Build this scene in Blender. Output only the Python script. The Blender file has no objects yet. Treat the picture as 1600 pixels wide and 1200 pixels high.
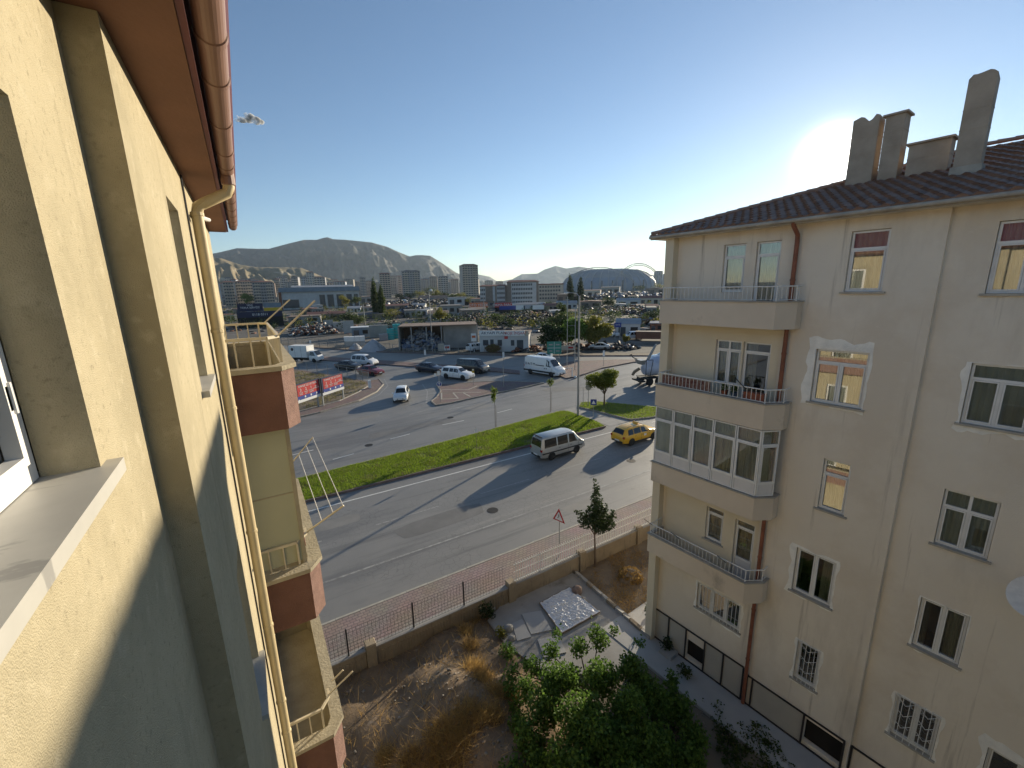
import bpy, bmesh, math, random
import numpy as np
from mathutils import Vector, Matrix

random.seed(7)
rng = np.random.default_rng(11)
rad = math.radians
SC = bpy.context.scene
COL = SC.collection

# ------------------------------------------------------------------ camera
# world: X runs along the near road, Y runs across it (away from the camera), Z up, road surface z = 0
HC = 13.6                        # camera height above the road
AZ = rad(58.5)                   # angle between the road and the camera heading
FPX, PITCH, ROLL = 670.0, rad(12.7), rad(-1.3)
_F = Vector((0, math.cos(PITCH), -math.sin(PITCH)))
_R0 = Vector((1, 0, 0)); _U0 = _R0.cross(_F)
_R = math.cos(ROLL)*_R0 + math.sin(ROLL)*_U0
_U = -math.sin(ROLL)*_R0 + math.cos(ROLL)*_U0
def c2w(v):                      # heading frame (right, forward, up) -> world
    return Vector((v[0]*math.sin(AZ)+v[1]*math.cos(AZ), -v[0]*math.cos(AZ)+v[1]*math.sin(AZ), v[2]))
CR, CU, CF = c2w(_R), c2w(_U), c2w(_F)
cam_data = bpy.data.cameras.new("camera")
cam = bpy.data.objects.new("camera", cam_data); COL.objects.link(cam)
cam.matrix_world = Matrix(((CR.x, CU.x, -CF.x, 0), (CR.y, CU.y, -CF.y, 0), (CR.z, CU.z, -CF.z, HC), (0, 0, 0, 1)))
cam_data.sensor_width = 36.0; cam_data.lens = FPX/1600.0*36.0
cam_data.clip_start = 0.05; cam_data.clip_end = 40000
SC.camera = cam

# ------------------------------------------------------------------ sky and sun
HAZE = 4.2e-5
SUN_AZ, SUN_EL = rad(34.9), rad(11.9)          # right of the camera heading, above the horizon
SUN_STRENGTH, SKY_STRENGTH, EXPOSURE = 2.75, 0.05, 1.6
sd = c2w((math.sin(SUN_AZ)*math.cos(SUN_EL), math.cos(SUN_AZ)*math.cos(SUN_EL), math.sin(SUN_EL)))
world = bpy.data.worlds.new("World"); SC.world = world; world.use_nodes = True
wt = world.node_tree; wt.nodes.clear()
w_out = wt.nodes.new("ShaderNodeOutputWorld"); w_bg = wt.nodes.new("ShaderNodeBackground")
w_sky = wt.nodes.new("ShaderNodeTexSky"); w_sky.sky_type = 'NISHITA'; w_sky.sun_disc = False
w_sky.sun_elevation = SUN_EL; w_sky.sun_rotation = math.atan2(sd.x, sd.y)
w_sky.altitude = 1050; w_sky.air_density = 1.0; w_sky.dust_density = 0.17; w_sky.ozone_density = 2.4
# bright aureole round the low sun (the sun itself stands in the frame)
w_tc = wt.nodes.new("ShaderNodeTexCoord"); w_dot = wt.nodes.new("ShaderNodeVectorMath"); w_dot.operation = 'DOT_PRODUCT'
w_dot.inputs[1].default_value = sd[:]
wt.links.new(w_tc.outputs["Generated"], w_dot.inputs[0])
def w_math(op, a, b):
    n = wt.nodes.new("ShaderNodeMath"); n.operation = op
    for i, x in enumerate((a, b)):
        if isinstance(x, (int, float)): n.inputs[i].default_value = x
        else: wt.links.new(x, n.inputs[i])
    return n.outputs[0]
dpos = w_math('MAXIMUM', w_dot.outputs["Value"], 0.0)
glow = w_math('ADD', w_math('MULTIPLY', w_math('POWER', dpos, 2300.0), 60.0),
              w_math('ADD', w_math('MULTIPLY', w_math('POWER', dpos, 420.0), 0.9), w_math('MULTIPLY', w_math('POWER', dpos, 28.0), 0.1)))
w_col = wt.nodes.new("ShaderNodeVectorMath"); w_col.operation = 'SCALE'; w_col.inputs[0].default_value = (1.0, 0.92, 0.74)
wt.links.new(glow, w_col.inputs["Scale"])
w_add = wt.nodes.new("ShaderNodeVectorMath"); w_add.operation = 'ADD'
wt.links.new(w_sky.outputs[0], w_add.inputs[0]); wt.links.new(w_col.outputs[0], w_add.inputs[1])
wt.links.new(w_add.outputs[0], w_bg.inputs["Color"]); w_bg.inputs["Strength"].default_value = SKY_STRENGTH
wt.links.new(w_bg.outputs[0], w_out.inputs["Surface"])
sun_data = bpy.data.lights.new("sun", 'SUN'); sun_data.energy = SUN_STRENGTH; sun_data.angle = rad(0.55); sun_data.color = (1.0, 0.87, 0.66)
sun = bpy.data.objects.new("sun", sun_data); COL.objects.link(sun)
sun.rotation_mode = 'QUATERNION'; sun.rotation_quaternion = sd.to_track_quat('Z', 'Y'); sun.location = (0, 0, 300)
SC.view_settings.view_transform = 'Standard'; SC.view_settings.look = 'None'; SC.view_settings.gamma = 1.0
SC.view_settings.use_curve_mapping = False; SC.view_settings.exposure = EXPOSURE
SC.render.engine = 'CYCLES'
SC.cycles.use_denoising = True; SC.cycles.max_bounces = 6; SC.cycles.diffuse_bounces = 3; SC.cycles.glossy_bounces = 3
SC.cycles.transparent_max_bounces = 12; SC.cycles.transmission_bounces = 3; SC.cycles.volume_bounces = 0
SC.cycles.caustics_reflective = False; SC.cycles.caustics_refractive = False; SC.cycles.sample_clamp_indirect = 6

# ------------------------------------------------------------------ survey helpers (a pixel of the 1600x1200 photo -> a place)
def ray(px, py): return (px-800)*CR - (py-600)*CU + FPX*CF
def G(px, py, z=0.0):
    d = ray(px, py); t = (z-HC)/d.z; return Vector((d.x*t, d.y*t, z))
def onY(px, py, Y):
    d = ray(px, py); t = Y/d.y; return Vector((d.x*t, Y, HC+d.z*t))
def onX(px, py, X):
    d = ray(px, py); t = X/d.x; return Vector((X, d.y*t, HC+d.z*t))
def far(px, py, dist):           # point at a horizontal distance
    d = ray(px, py); t = dist/math.hypot(d.x, d.y); return Vector((d.x*t, d.y*t, HC+d.z*t))

# ------------------------------------------------------------------ materials
MATS = {}
def lin(c): return tuple(c)+(1.0,)
def mat(name, col, rough=0.8, var=0.15, scale=3.0, metal=0.0, bump=0.0, bscale=40.0, col2=None, spec=0.4, detail=5.0, kind=None, island=0.0, trans=0.0, streak=None):
    if name in MATS: return MATS[name]
    m = bpy.data.materials.new(name); m.use_nodes = True; nt = m.node_tree; N = nt.nodes; L = nt.links
    p = N["Principled BSDF"]; p.inputs["Roughness"].default_value = rough; p.inputs["Metallic"].default_value = metal
    p.inputs["Specular IOR Level"].default_value = spec
    c2 = col2 if col2 else tuple(max(0, x*(1-var)) for x in col)
    c1 = col if col2 else tuple(min(1, x*(1+var)) for x in col)
    tc = N.new("ShaderNodeTexCoord")
    src = tc.outputs["Object"]
    if var > 0 or col2:
        mp = N.new("ShaderNodeMapping"); L.new(src, mp.inputs[0])
        if streak: mp.inputs["Scale"].default_value = streak
        nz = N.new("ShaderNodeTexNoise"); nz.inputs["Scale"].default_value = scale; nz.inputs["Detail"].default_value = detail; nz.inputs["Roughness"].default_value = 0.6
        L.new(mp.outputs[0], nz.inputs["Vector"])
        rp = N.new("ShaderNodeMapRange"); rp.inputs[1].default_value = 0.3; rp.inputs[2].default_value = 0.7
        L.new(nz.outputs[0], rp.inputs[0])
        fac = rp.outputs[0]
        if island > 0:
            ge = N.new("ShaderNodeNewGeometry"); mx0 = N.new("ShaderNodeMix"); mx0.data_type = 'FLOAT'
            mx0.inputs[0].default_value = island; L.new(fac, mx0.inputs[2]); L.new(ge.outputs["Random Per Island"], mx0.inputs[3]); fac = mx0.outputs[0]
        mx = N.new("ShaderNodeMix"); mx.data_type = 'RGBA'; mx.inputs[6].default_value = lin(c2); mx.inputs[7].default_value = lin(c1)
        L.new(fac, mx.inputs[0]); cout = mx.outputs[2]; L.new(cout, p.inputs["Base Color"])
    else:
        p.inputs["Base Color"].default_value = lin(col); cout = None
    if bump > 0:
        n2 = N.new("ShaderNodeTexNoise"); n2.inputs["Scale"].default_value = bscale; n2.inputs["Detail"].default_value = 4; L.new(src, n2.inputs["Vector"])
        bp = N.new("ShaderNodeBump"); bp.inputs["Strength"].default_value = bump; bp.inputs["Distance"].default_value = 0.02
        L.new(n2.outputs[0], bp.inputs["Height"]); L.new(bp.outputs[0], p.inputs["Normal"])
    if trans > 0:
        tr = N.new("ShaderNodeBsdfTranslucent"); ms = N.new("ShaderNodeMixShader"); ms.inputs[0].default_value = trans
        if cout: L.new(cout, tr.inputs[0])
        else: tr.inputs[0].default_value = lin(col)
        L.new(p.outputs[0], ms.inputs[1]); L.new(tr.outputs[0], ms.inputs[2]); L.new(ms.outputs[0], N["Material Output"].inputs[0])
    MATS[name] = m
    return m
def mix_layer(m, col, scale, lo, hi, streak=None):
    """a second patch layer (dirt, stain, worn patch) with a shape of its own over the base colour"""
    nt = m.node_tree; N = nt.nodes; L = nt.links; p = N["Principled BSDF"]; inp = p.inputs["Base Color"]
    tc = N.new("ShaderNodeTexCoord"); mp = N.new("ShaderNodeMapping"); L.new(tc.outputs["Object"], mp.inputs[0])
    if streak: mp.inputs["Scale"].default_value = streak
    nz = N.new("ShaderNodeTexNoise"); nz.inputs["Scale"].default_value = scale; nz.inputs["Detail"].default_value = 6; nz.inputs["Roughness"].default_value = 0.65
    L.new(mp.outputs[0], nz.inputs["Vector"])
    rp = N.new("ShaderNodeMapRange"); rp.inputs[1].default_value = lo; rp.inputs[2].default_value = hi; L.new(nz.outputs[0], rp.inputs[0])
    mx = N.new("ShaderNodeMix"); mx.data_type = 'RGBA'; mx.inputs[7].default_value = lin(col); L.new(rp.outputs[0], mx.inputs[0])
    if inp.links: L.new(inp.links[0].from_socket, mx.inputs[6])
    else: mx.inputs[6].default_value = inp.default_value[:]
    L.new(mx.outputs[2], inp)
    return m
def glass_mat(name, tint=(0.75, 0.8, 0.8), gloss=0.1, ior=1.5, floor=0.06):
    m = bpy.data.materials.new(name); m.use_nodes = True; nt = m.node_tree; N = nt.nodes; L = nt.links; N.remove(N["Principled BSDF"])
    t = N.new("ShaderNodeBsdfTransparent"); t.inputs[0].default_value = lin(tint); g = N.new("ShaderNodeBsdfGlossy"); g.inputs["Roughness"].default_value = 0.02
    fr = N.new("ShaderNodeFresnel"); fr.inputs[0].default_value = ior; ad = N.new("ShaderNodeMath"); ad.operation = 'ADD'; ad.inputs[1].default_value = floor
    L.new(fr.outputs[0], ad.inputs[0]); mx = N.new("ShaderNodeMixShader"); L.new(ad.outputs[0], mx.inputs[0]); L.new(t.outputs[0], mx.inputs[1]); L.new(g.outputs[0], mx.inputs[2])
    L.new(mx.outputs[0], N["Material Output"].inputs[0]); MATS[name] = m; return m
def brick_mat(name, c1, c2, mortar, bw, bh, scale=1.0, rough=0.85, msize=0.02, rot=0.0, bump=0.4):
    m = bpy.data.materials.new(name); m.use_nodes = True; nt = m.node_tree; N = nt.nodes; L = nt.links; p = N["Principled BSDF"]
    tc = N.new("ShaderNodeTexCoord"); mp = N.new("ShaderNodeMapping"); mp.inputs["Rotation"].default_value = (0, 0, rot); L.new(tc.outputs["Object"], mp.inputs[0])
    b = N.new("ShaderNodeTexBrick"); b.inputs["Color1"].default_value = lin(c1); b.inputs["Color2"].default_value = lin(c2); b.inputs["Mortar"].default_value = lin(mortar)
    b.inputs["Scale"].default_value = scale; b.inputs["Mortar Size"].default_value = msize; b.inputs["Brick Width"].default_value = bw; b.inputs["Row Height"].default_value = bh
    L.new(mp.outputs[0], b.inputs[0]); nz = N.new("ShaderNodeTexNoise"); nz.inputs["Scale"].default_value = 0.8; nz.inputs["Detail"].default_value = 6; L.new(tc.outputs["Object"], nz.inputs["Vector"])
    mx = N.new("ShaderNodeMix"); mx.data_type = 'RGBA'; mx.blend_type = 'MULTIPLY'; mx.inputs[0].default_value = 0.6; L.new(b.outputs["Color"], mx.inputs[6]); L.new(nz.outputs[1], mx.inputs[7])
    hs = N.new("ShaderNodeMix"); hs.data_type = 'RGBA'; hs.inputs[0].default_value = 0.35; L.new(mx.outputs[2], hs.inputs[6]); L.new(b.outputs["Color"], hs.inputs[7]); L.new(hs.outputs[2], p.inputs["Base Color"])
    p.inputs["Roughness"].default_value = rough; bp = N.new("ShaderNodeBump"); bp.inputs["Strength"].default_value = bump; bp.inputs["Distance"].default_value = 0.01; bp.invert = True
    L.new(b.outputs["Fac"], bp.inputs["Height"]); L.new(bp.outputs[0], p.inputs["Normal"]); MATS[name] = m; return m

# ------------------------------------------------------------------ mesh helpers
class MB:
    def __init__(s): s.v = []; s.f = []
    def add(s, vs, fs):
        o = len(s.v); s.v.extend([tuple(x) for x in vs]); s.f.extend([tuple(i+o for i in f) for f in fs]); return s
    def box(s, x0, x1, y0, y1, z0, z1):
        return s.add([(x0,y0,z0),(x1,y0,z0),(x1,y1,z0),(x0,y1,z0),(x0,y0,z1),(x1,y0,z1),(x1,y1,z1),(x0,y1,z1)],
                     [(0,3,2,1),(4,5,6,7),(0,1,5,4),(1,2,6,5),(2,3,7,6),(3,0,4,7)])
    def hexa(s, b, t):           # 4 bottom and 4 top points
        return s.add(list(b)+list(t), [(0,3,2,1),(4,5,6,7),(0,1,5,4),(1,2,6,5),(2,3,7,6),(3,0,4,7)])
    def obox(s, c, sx, sy, sz, rz=0.0):    # c = base centre
        co, si = math.cos(rz), math.sin(rz); q = []
        for z in (0, sz):
            for x, y in ((-1,-1),(1,-1),(1,1),(-1,1)):
                a, b = x*sx/2, y*sy/2; q.append((c[0]+a*co-b*si, c[1]+a*si+b*co, c[2]+z))
        return s.hexa(q[:4], q[4:])
    def poly(s, pts): return s.add(pts, [tuple(range(len(pts)))])
    def prism(s, pts, z0, z1):
        n = len(pts); vs = [(p[0],p[1],z0) for p in pts]+[(p[0],p[1],z1) for p in pts]
        return s.add(vs, [tuple(range(n-1,-1,-1)), tuple(range(n,2*n))]+[(i,(i+1)%n,n+(i+1)%n,n+i) for i in range(n)])
    def extrude(s, pts, d):      # planar ring of points swept by vector d
        n = len(pts); d = Vector(d); vs = [Vector(p) for p in pts]+[Vector(p)+d for p in pts]
        return s.add(vs, [tuple(range(n-1,-1,-1)), tuple(range(n,2*n))]+[(i,(i+1)%n,n+(i+1)%n,n+i) for i in range(n)])
    def tube(s, pts, r, n=8, cap=True):
        pts = [Vector(p) for p in pts]; m = len(pts); rs = r if isinstance(r, (list, tuple)) else [r]*m
        vs = []; up = None
        for i in range(m):
            d = (pts[min(i+1,m-1)]-pts[max(i-1,0)]).normalized()
            if up is None or abs(up.dot(d)) > 0.95: up = Vector((0,0,1)) if abs(d.z) < 0.9 else Vector((1,0,0))
            a = d.cross(up).normalized(); b = d.cross(a).normalized(); up = -b if False else up
            for k in range(n):
                t = 2*math.pi*k/n; vs.append(pts[i]+rs[i]*(math.cos(t)*a+math.sin(t)*b))
        fs = [(i*n+k, i*n+(k+1)%n, (i+1)*n+(k+1)%n, (i+1)*n+k) for i in range(m-1) for k in range(n)]
        if cap: fs += [tuple(range(n-1,-1,-1)), tuple(range((m-1)*n, m*n))]
        return s.add(vs, fs)
    def lathe(s, prof, n=16, M=None):      # prof [(r,z)]; axis z
        vs = []
        for r, z in prof:
            for k in range(n):
                t = 2*math.pi*k/n; p = Vector((r*math.cos(t), r*math.sin(t), z)); vs.append(M @ p if M else p)
        m = len(prof)
        fs = [(i*n+k, i*n+(k+1)%n, (i+1)*n+(k+1)%n, (i+1)*n+k) for i in range(m-1) for k in range(n)]
        if prof[0][0] > 1e-4: fs.append(tuple(range(n-1,-1,-1)))
        if prof[-1][0] > 1e-4: fs.append(tuple(range((m-1)*n, m*n)))
        return s.add(vs, fs)
    def mesh(s, name, smooth=None):
        me = bpy.data.meshes.new(name); me.from_pydata(s.v, [], s.f); me.update()
        if smooth is not None:
            for p in me.polygons: p.use_smooth = True
            me.set_sharp_from_angle(angle=rad(smooth))
        return me
def ob(name, me, m=None, parent=None, loc=None, rz=None, smooth=None):
    if isinstance(me, MB): me = me.mesh(name, smooth)
    if m is not None and len(me.materials) == 0: me.materials.append(MATS[m] if isinstance(m, str) else m)
    o = bpy.data.objects.new(name, me); COL.objects.link(o)
    if parent is not None: o.parent = parent
    if loc is not None: o.location = loc
    if rz is not None: o.rotation_euler = (0, 0, rz)
    return o
def empty(name, loc=(0,0,0), rz=0.0, parent=None):
    o = bpy.data.objects.new(name, None); COL.objects.link(o); o.location = loc; o.rotation_euler = (0,0,rz); o.empty_display_size = 0.2
    if parent is not None: o.parent = parent
    return o
def tag(o, label=None, cat=None, group=None, kind=None):
    if label: o["label"] = label
    if cat: o["category"] = cat
    if group: o["group"] = group
    if kind: o["kind"] = kind
    return o
def struct(name, me, m, label=None, **k): return tag(ob(name, me, m, **k), label, None, None, "structure")
def thing(name, label, cat, loc=(0,0,0), rz=0.0, group=None): return tag(empty(name, loc, rz), label, cat, group)
def np_mesh(name, V, F, m):
    """fast mesh from arrays: V (n,3), F (k,3 or 4)"""
    me = bpy.data.meshes.new(name); k = F.shape[1]
    me.vertices.add(len(V)); me.vertices.foreach_set("co", V.astype(np.float32).ravel())
    me.loops.add(F.size); me.loops.foreach_set("vertex_index", F.astype(np.int32).ravel())
    me.polygons.add(len(F)); me.polygons.foreach_set("loop_start", np.arange(0, F.size, k, dtype=np.int32)); 
    me.update(calc_edges=True); me.validate(); me.materials.append(MATS[m] if isinstance(m, str) else m); return me
def leaf_quads(C, size, flat=0.0, up=0.0):
    """one small bent leaf (quad) at each centre of C"""
    n = len(C); a = rng.normal(size=(n,3)); a[:,2] *= (1-flat); a /= np.linalg.norm(a,axis=1)[:,None]
    b = rng.normal(size=(n,3)); b[:,2] *= (1-flat); b -= (b*a).sum(1)[:,None]*a; b /= np.linalg.norm(b,axis=1)[:,None]
    s = size*(0.6+0.8*rng.random(n))[:,None]
    V = np.stack([C-a*s*0.5, C+b*s*0.32, C+a*s*0.5, C-b*s*0.32], 1).reshape(-1,3)
    return V, np.arange(4*n).reshape(n,4)
def crown_points(blobs, n):
    """points spread through a set of ellipsoids (x,y,z,rx,ry,rz), denser towards the skin"""
    w = np.array([b[3]*b[4]*b[5] for b in blobs]); w = w/w.sum(); out = []
    for b, k in zip(blobs, rng.multinomial(n, w)):
        d = rng.normal(size=(k,3)); d /= np.linalg.norm(d,axis=1)[:,None]; r = rng.random(k)**0.45
        out.append(np.array(b[:3])+d*r[:,None]*np.array(b[3:6]))
    return np.concatenate(out)
# ------------------------------------------------------------------ colours of the place
mat("earth", (0.16,0.13,0.095), 0.95, scale=0.05, col2=(0.24,0.20,0.15), bump=0.3, bscale=1.5)
mix_layer(MATS["earth"], (0.09,0.10,0.05), 0.02, 0.5, 0.62)
mat("asphalt", (0.195,0.19,0.18), 0.62, scale=0.35, col2=(0.23,0.222,0.208), bump=0.25, bscale=60, spec=0.45)
mix_layer(MATS["asphalt"], (0.155,0.152,0.148), 0.12, 0.52, 0.6, streak=(0.35,1.6,1))
mix_layer(MATS["asphalt"], (0.25,0.235,0.21), 1.3, 0.62, 0.75, streak=(0.3,1.5,1))
mat("asphalt_far", (0.22,0.21,0.19), 0.7, scale=0.2, col2=(0.27,0.255,0.23), bump=0.1, bscale=30)
mat("paint_white", (0.40,0.39,0.365), 0.7, scale=4, col2=(0.19,0.185,0.175))
mat("paint_bright", (0.72,0.71,0.66), 0.7, scale=5, col2=(0.5,0.49,0.46))
mat("kerb_stone", (0.30,0.27,0.23), 0.85, var=0.25, scale=2.5, bump=0.3)
mat("kerb_dark", (0.17,0.13,0.12), 0.85, var=0.25, scale=2.5, bump=0.3)
mat("kerb_white", (0.42,0.39,0.33), 0.85, var=0.2, scale=3, bump=0.2)
brick_mat("paver_red", (0.31,0.235,0.205), (0.36,0.285,0.25), (0.20,0.165,0.145), 0.24, 0.16, 1.0, msize=0.018)
brick_mat("paver_island", (0.21,0.14,0.125), (0.26,0.18,0.16), (0.15,0.11,0.10), 0.3, 0.2, 1.0, msize=0.02)
mat("garden_earth", (0.15,0.108,0.068), 0.97, scale=1.6, col2=(0.25,0.18,0.115), bump=0.8, bscale=14)
mix_layer(MATS["garden_earth"], (0.30,0.24,0.18), 2.4, 0.58, 0.72)
mat("dry_dirt", (0.24,0.185,0.125), 0.97, scale=1.2, col2=(0.15,0.115,0.08), bump=0.6, bscale=12)
mat("concrete", (0.36,0.345,0.32), 0.9, scale=1.1, col2=(0.28,0.265,0.245), bump=0.25, bscale=25)
mix_layer(MATS["concrete"], (0.20,0.185,0.165), 0.8, 0.56, 0.7)
mat("concrete_walk", (0.44,0.43,0.41), 0.9, scale=0.8, col2=(0.36,0.35,0.335), bump=0.15, bscale=30)
mat("old_wall", (0.33,0.27,0.19), 0.95, scale=1.5, col2=(0.24,0.19,0.135), bump=0.5, bscale=12)
mix_layer(MATS["old_wall"], (0.15,0.12,0.085), 1.2, 0.55, 0.7, streak=(2.5,2.5,0.4))
mat("black_metal", (0.02,0.02,0.022), 0.5, var=0.1)
mat("grey_metal", (0.30,0.31,0.31), 0.45, var=0.12, metal=0.5)
mat("galv", (0.30,0.305,0.305), 0.5, var=0.12, metal=0.4)
mat("white_paint_metal", (0.72,0.70,0.66), 0.5, var=0.1, scale=8)
mat("cream_metal", (0.66,0.57,0.40), 0.5, var=0.15, scale=6)
mat("wood_pole", (0.22,0.17,0.12), 0.9, var=0.2, scale=3, streak=(6,6,0.5))

def crack_layer(m, scale, width, col):
    nt = m.node_tree; N = nt.nodes; L = nt.links; inp = N["Principled BSDF"].inputs["Base Color"]; tc = N.new("ShaderNodeTexCoord")
    nz = N.new("ShaderNodeTexNoise"); nz.inputs["Scale"].default_value = scale*.7; nz.inputs["Detail"].default_value = 3; L.new(tc.outputs["Object"], nz.inputs["Vector"])
    mx0 = N.new("ShaderNodeMix"); mx0.data_type = 'VECTOR'; mx0.inputs[0].default_value = .18; L.new(tc.outputs["Object"], mx0.inputs[4]); L.new(nz.outputs[1], mx0.inputs[5])
    v = N.new("ShaderNodeTexVoronoi"); v.feature = 'DISTANCE_TO_EDGE'; v.inputs["Scale"].default_value = scale; L.new(mx0.outputs[1], v.inputs["Vector"])
    r = N.new("ShaderNodeMapRange"); r.inputs[1].default_value = 0; r.inputs[2].default_value = width; r.inputs[3].default_value = .7; r.inputs[4].default_value = 0; L.new(v.outputs[0], r.inputs[0])
    n2 = N.new("ShaderNodeTexNoise"); n2.inputs["Scale"].default_value = .22; L.new(tc.outputs["Object"], n2.inputs["Vector"]); r2 = N.new("ShaderNodeMapRange"); r2.inputs[1].default_value = .45; r2.inputs[2].default_value = .6; L.new(n2.outputs[0], r2.inputs[0])
    mu = N.new("ShaderNodeMath"); mu.operation = 'MULTIPLY'; L.new(r.outputs[0], mu.inputs[0]); L.new(r2.outputs[0], mu.inputs[1])
    mx = N.new("ShaderNodeMix"); mx.data_type = 'RGBA'; mx.inputs[7].default_value = lin(col); L.new(mu.outputs[0], mx.inputs[0]); L.new(inp.links[0].from_socket, mx.inputs[6]); L.new(mx.outputs[2], inp)
mix_layer(MATS["asphalt"], (0.15,0.146,0.14), .9, .54, .66, streak=(.06,1.2,1)); mix_layer(MATS["asphalt"], (0.255,0.245,0.225), .7, .58, .70, streak=(.05,1.5,1)); mix_layer(MATS["asphalt"], (0.125,0.122,0.118), .55, .66, .72)
crack_layer(MATS["asphalt"], 3.2, .035, (0.095,0.092,0.088))
mat("yard_dirt", (0.085,0.075,0.062), .95, scale=.06, col2=(0.15,0.135,0.115), detail=8, bump=.3, bscale=2); mix_layer(MATS["yard_dirt"], (0.05,0.052,0.04), .03, .5, .6); mix_layer(MATS["yard_dirt"], (0.20,0.18,0.155), .09, .60, .70)
# ------------------------------------------------------------------ ground
gm = MB()
B = 16000
gm.add([(-B,-B,-0.5),(B,-B,-0.5),(B,14.74,-0.5),(-B,14.74,-0.5),(B,14.76,-0.03),(-B,14.76,-0.03),(B,B,-0.03),(-B,B,-0.03)],[(0,1,2,3),(3,2,4,5),(5,4,6,7)])
struct("ground", gm, "earth", "dry brown earth reaching from the garden to the hills")
far_kerb = [(8.7,126.2),(17.0,109.8),(25.5,96.0),(35.6,83.9),(41.4,77.4),(47.8,70.4),(58.7,61.9),(67.1,54.9),(100,30)]
rd = MB(); rd.poly([(-90,17.28,0),(170,17.28,0),(170,24,0)]+[(x,y,0) for x,y in reversed(far_kerb)]+[(-6,150,0),(-90,150,0)])
struct("road", rd, "asphalt", "grey asphalt carriageways and junction")
# paler, sun-bleached asphalt of the through road beyond the junction
fr = MB(); fr.poly([(p[0],p[1],0.004) for p in [(7.5,125.5)]]+[(x-0.3,y-0.3,0.004) for x,y in far_kerb[:-1]]+[(62.5,52.5,0.004),(58.3,53.3,0.004),(45.9,57.8,0.004),(35.5,66.3,0.004),(29.9,73.3,0.004),(24.3,82.2,0.004),(18.9,90.5,0.004),(10.7,102.6,0.004),(2,116,0.004)])
struct("road", fr, "asphalt_far", "paler asphalt of the far carriageway by the scrapyard")

def stripe(mb, a, b, w, z=0.006):
    a = Vector((a[0],a[1],0)); b = Vector((b[0],b[1],0)); d = (b-a).normalized(); n = Vector((-d.y,d.x,0))*w/2
    mb.add([(a-n).to_tuple()[:2]+(z,), (b-n).to_tuple()[:2]+(z,), (b+n).to_tuple()[:2]+(z,), (a+n).to_tuple()[:2]+(z,)], [(0,1,2,3)])
def marks(label, segs, w, m): 
    mb = MB()
    for a, b in segs: stripe(mb, a, b, w)
    return struct("road_marking", mb, m, label)
marks("worn white line along the lane by the pavement", [((-20,20.15),(70,20.15))], 0.13, "paint_white")
marks("faint dashed line between the lanes of the near road", [((x,24.0),(x+4,24.0)) for x in range(-16,70,7)], 0.12, "paint_white")
marks("white edge line along the green median", [((-20,28.05),(29,28.05)),((33.5,27.9),(60,27.9))], 0.14, "paint_bright")
dl = []
for a,b in (((440,715),(490,703)),((520,718),(553,709)),((691,664),(725,657)),((777,645),(800,639)),((610,686),(640,678))):
    dl.append((G(*a)[:2],G(*b)[:2]))
marks("white dashes between the lanes behind the green median", dl, 0.14, "paint_bright")
ml = []
for a,b in (((452,655),(560,632)),((560,632),(592,617)),((592,617),(606,603)),((606,603),(600,592)),((700,640),(790,622)),((790,622),(870,603)),((668,640),(640,648)),((660,600),(668,612)),((668,612),(666,630)),((640,578),(810,586)),((600,561),(690,567)),((480,552),(600,557)),((700,562),(800,566)),((760,562),(820,564))):
    ml.append((G(*a)[:2],G(*b)[:2]))
marks("white edge lines round the junction islands", ml, 0.16, "paint_white")

mat("asphalt_patch", (0.16,0.156,0.15), .75, var=.15, scale=.8, bump=.3, bscale=50); mat("asphalt_pale", (0.225,0.216,0.20), .75, var=.12, scale=.8, bump=.3, bscale=50)
for i,(x,y,w_,h_,r_,m_,l_) in enumerate(((8.5,22.3,5.5,1.5,.02,"asphalt_patch","dark repair patch in the near road"),(3.2,25.6,2.4,1.1,-.03,"asphalt_pale","pale repair patch near the clothes rack"),(16.8,19.0,3.2,.9,.01,"asphalt_pale","pale repair patch beside the warning sign"),(13,40.5,9,1.6,.05,"asphalt_patch","long dark repair strip behind the green median"),(22,43.5,3,1.8,.2,"asphalt_pale","pale repair patch behind the young trees"),(36,44,7,2.2,-.5,"asphalt_patch","dark repair patch before the panel van"),(9.5,47.0,4,1.2,.1,"asphalt_pale","pale repair patch below the hoardings"))):
    q = MB(); n = 10; pts = [(math.copysign(abs(math.cos(t))**.35,math.cos(t))*w_/2*(1+.05*math.sin(5*t+i)), math.copysign(abs(math.sin(t))**.35,math.sin(t))*h_/2*(1+.07*math.cos(4*t+i))) for t in [2*math.pi*k/28 for k in range(28)]]
    q.poly([(a,b,0) for a,b in pts]); struct("road_patch", q, m_, l_, loc=(x,y,.0035), rz=r_)
mat("iron", (0.06,0.055,0.05), .6, var=.2, metal=.5)
for (x,y,l_) in ((11.6,21.6,"round iron manhole cover in the near road"),(24.5,22.2,"round iron manhole cover before the taxi"),(17.5,41.5,"round iron manhole cover behind the green median"),(8,38,"round iron manhole cover beyond the clothes rack lines")):
    t_ = thing("manhole_cover", l_, "manhole cover", (x,y,.003)); q = MB(); q.lathe([(.36,-.01),(.36,.006),(.33,.006),(.33,.002),(.001,.003)],24); ob("ring", q, "iron", t_); q = MB()
    for k in range(-3,4): L_ = math.sqrt(max(0,.3**2-(k*.08)**2)); q.box(-L_,L_,k*.08-.018,k*.08+.018,.001,.008)
    ob("ribs", q, "iron", t_)
KST = {}
def kerb_mesh(m, h):
    if (m,h) not in KST:
        mb = MB(); b = 0.02
        mb.hexa([(-.49,-.075,-.05),(.49,-.075,-.05),(.49,.075,-.05),(-.49,.075,-.05)], [(-.49,-.075+b,h),(.49,-.075+b,h),(.49,.075-b,h),(-.49,.075-b,h)])
        me = mb.mesh("kerb_stone"); me.materials.append(MATS[m]); KST[(m,h)] = me
    return KST[(m,h)]
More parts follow.
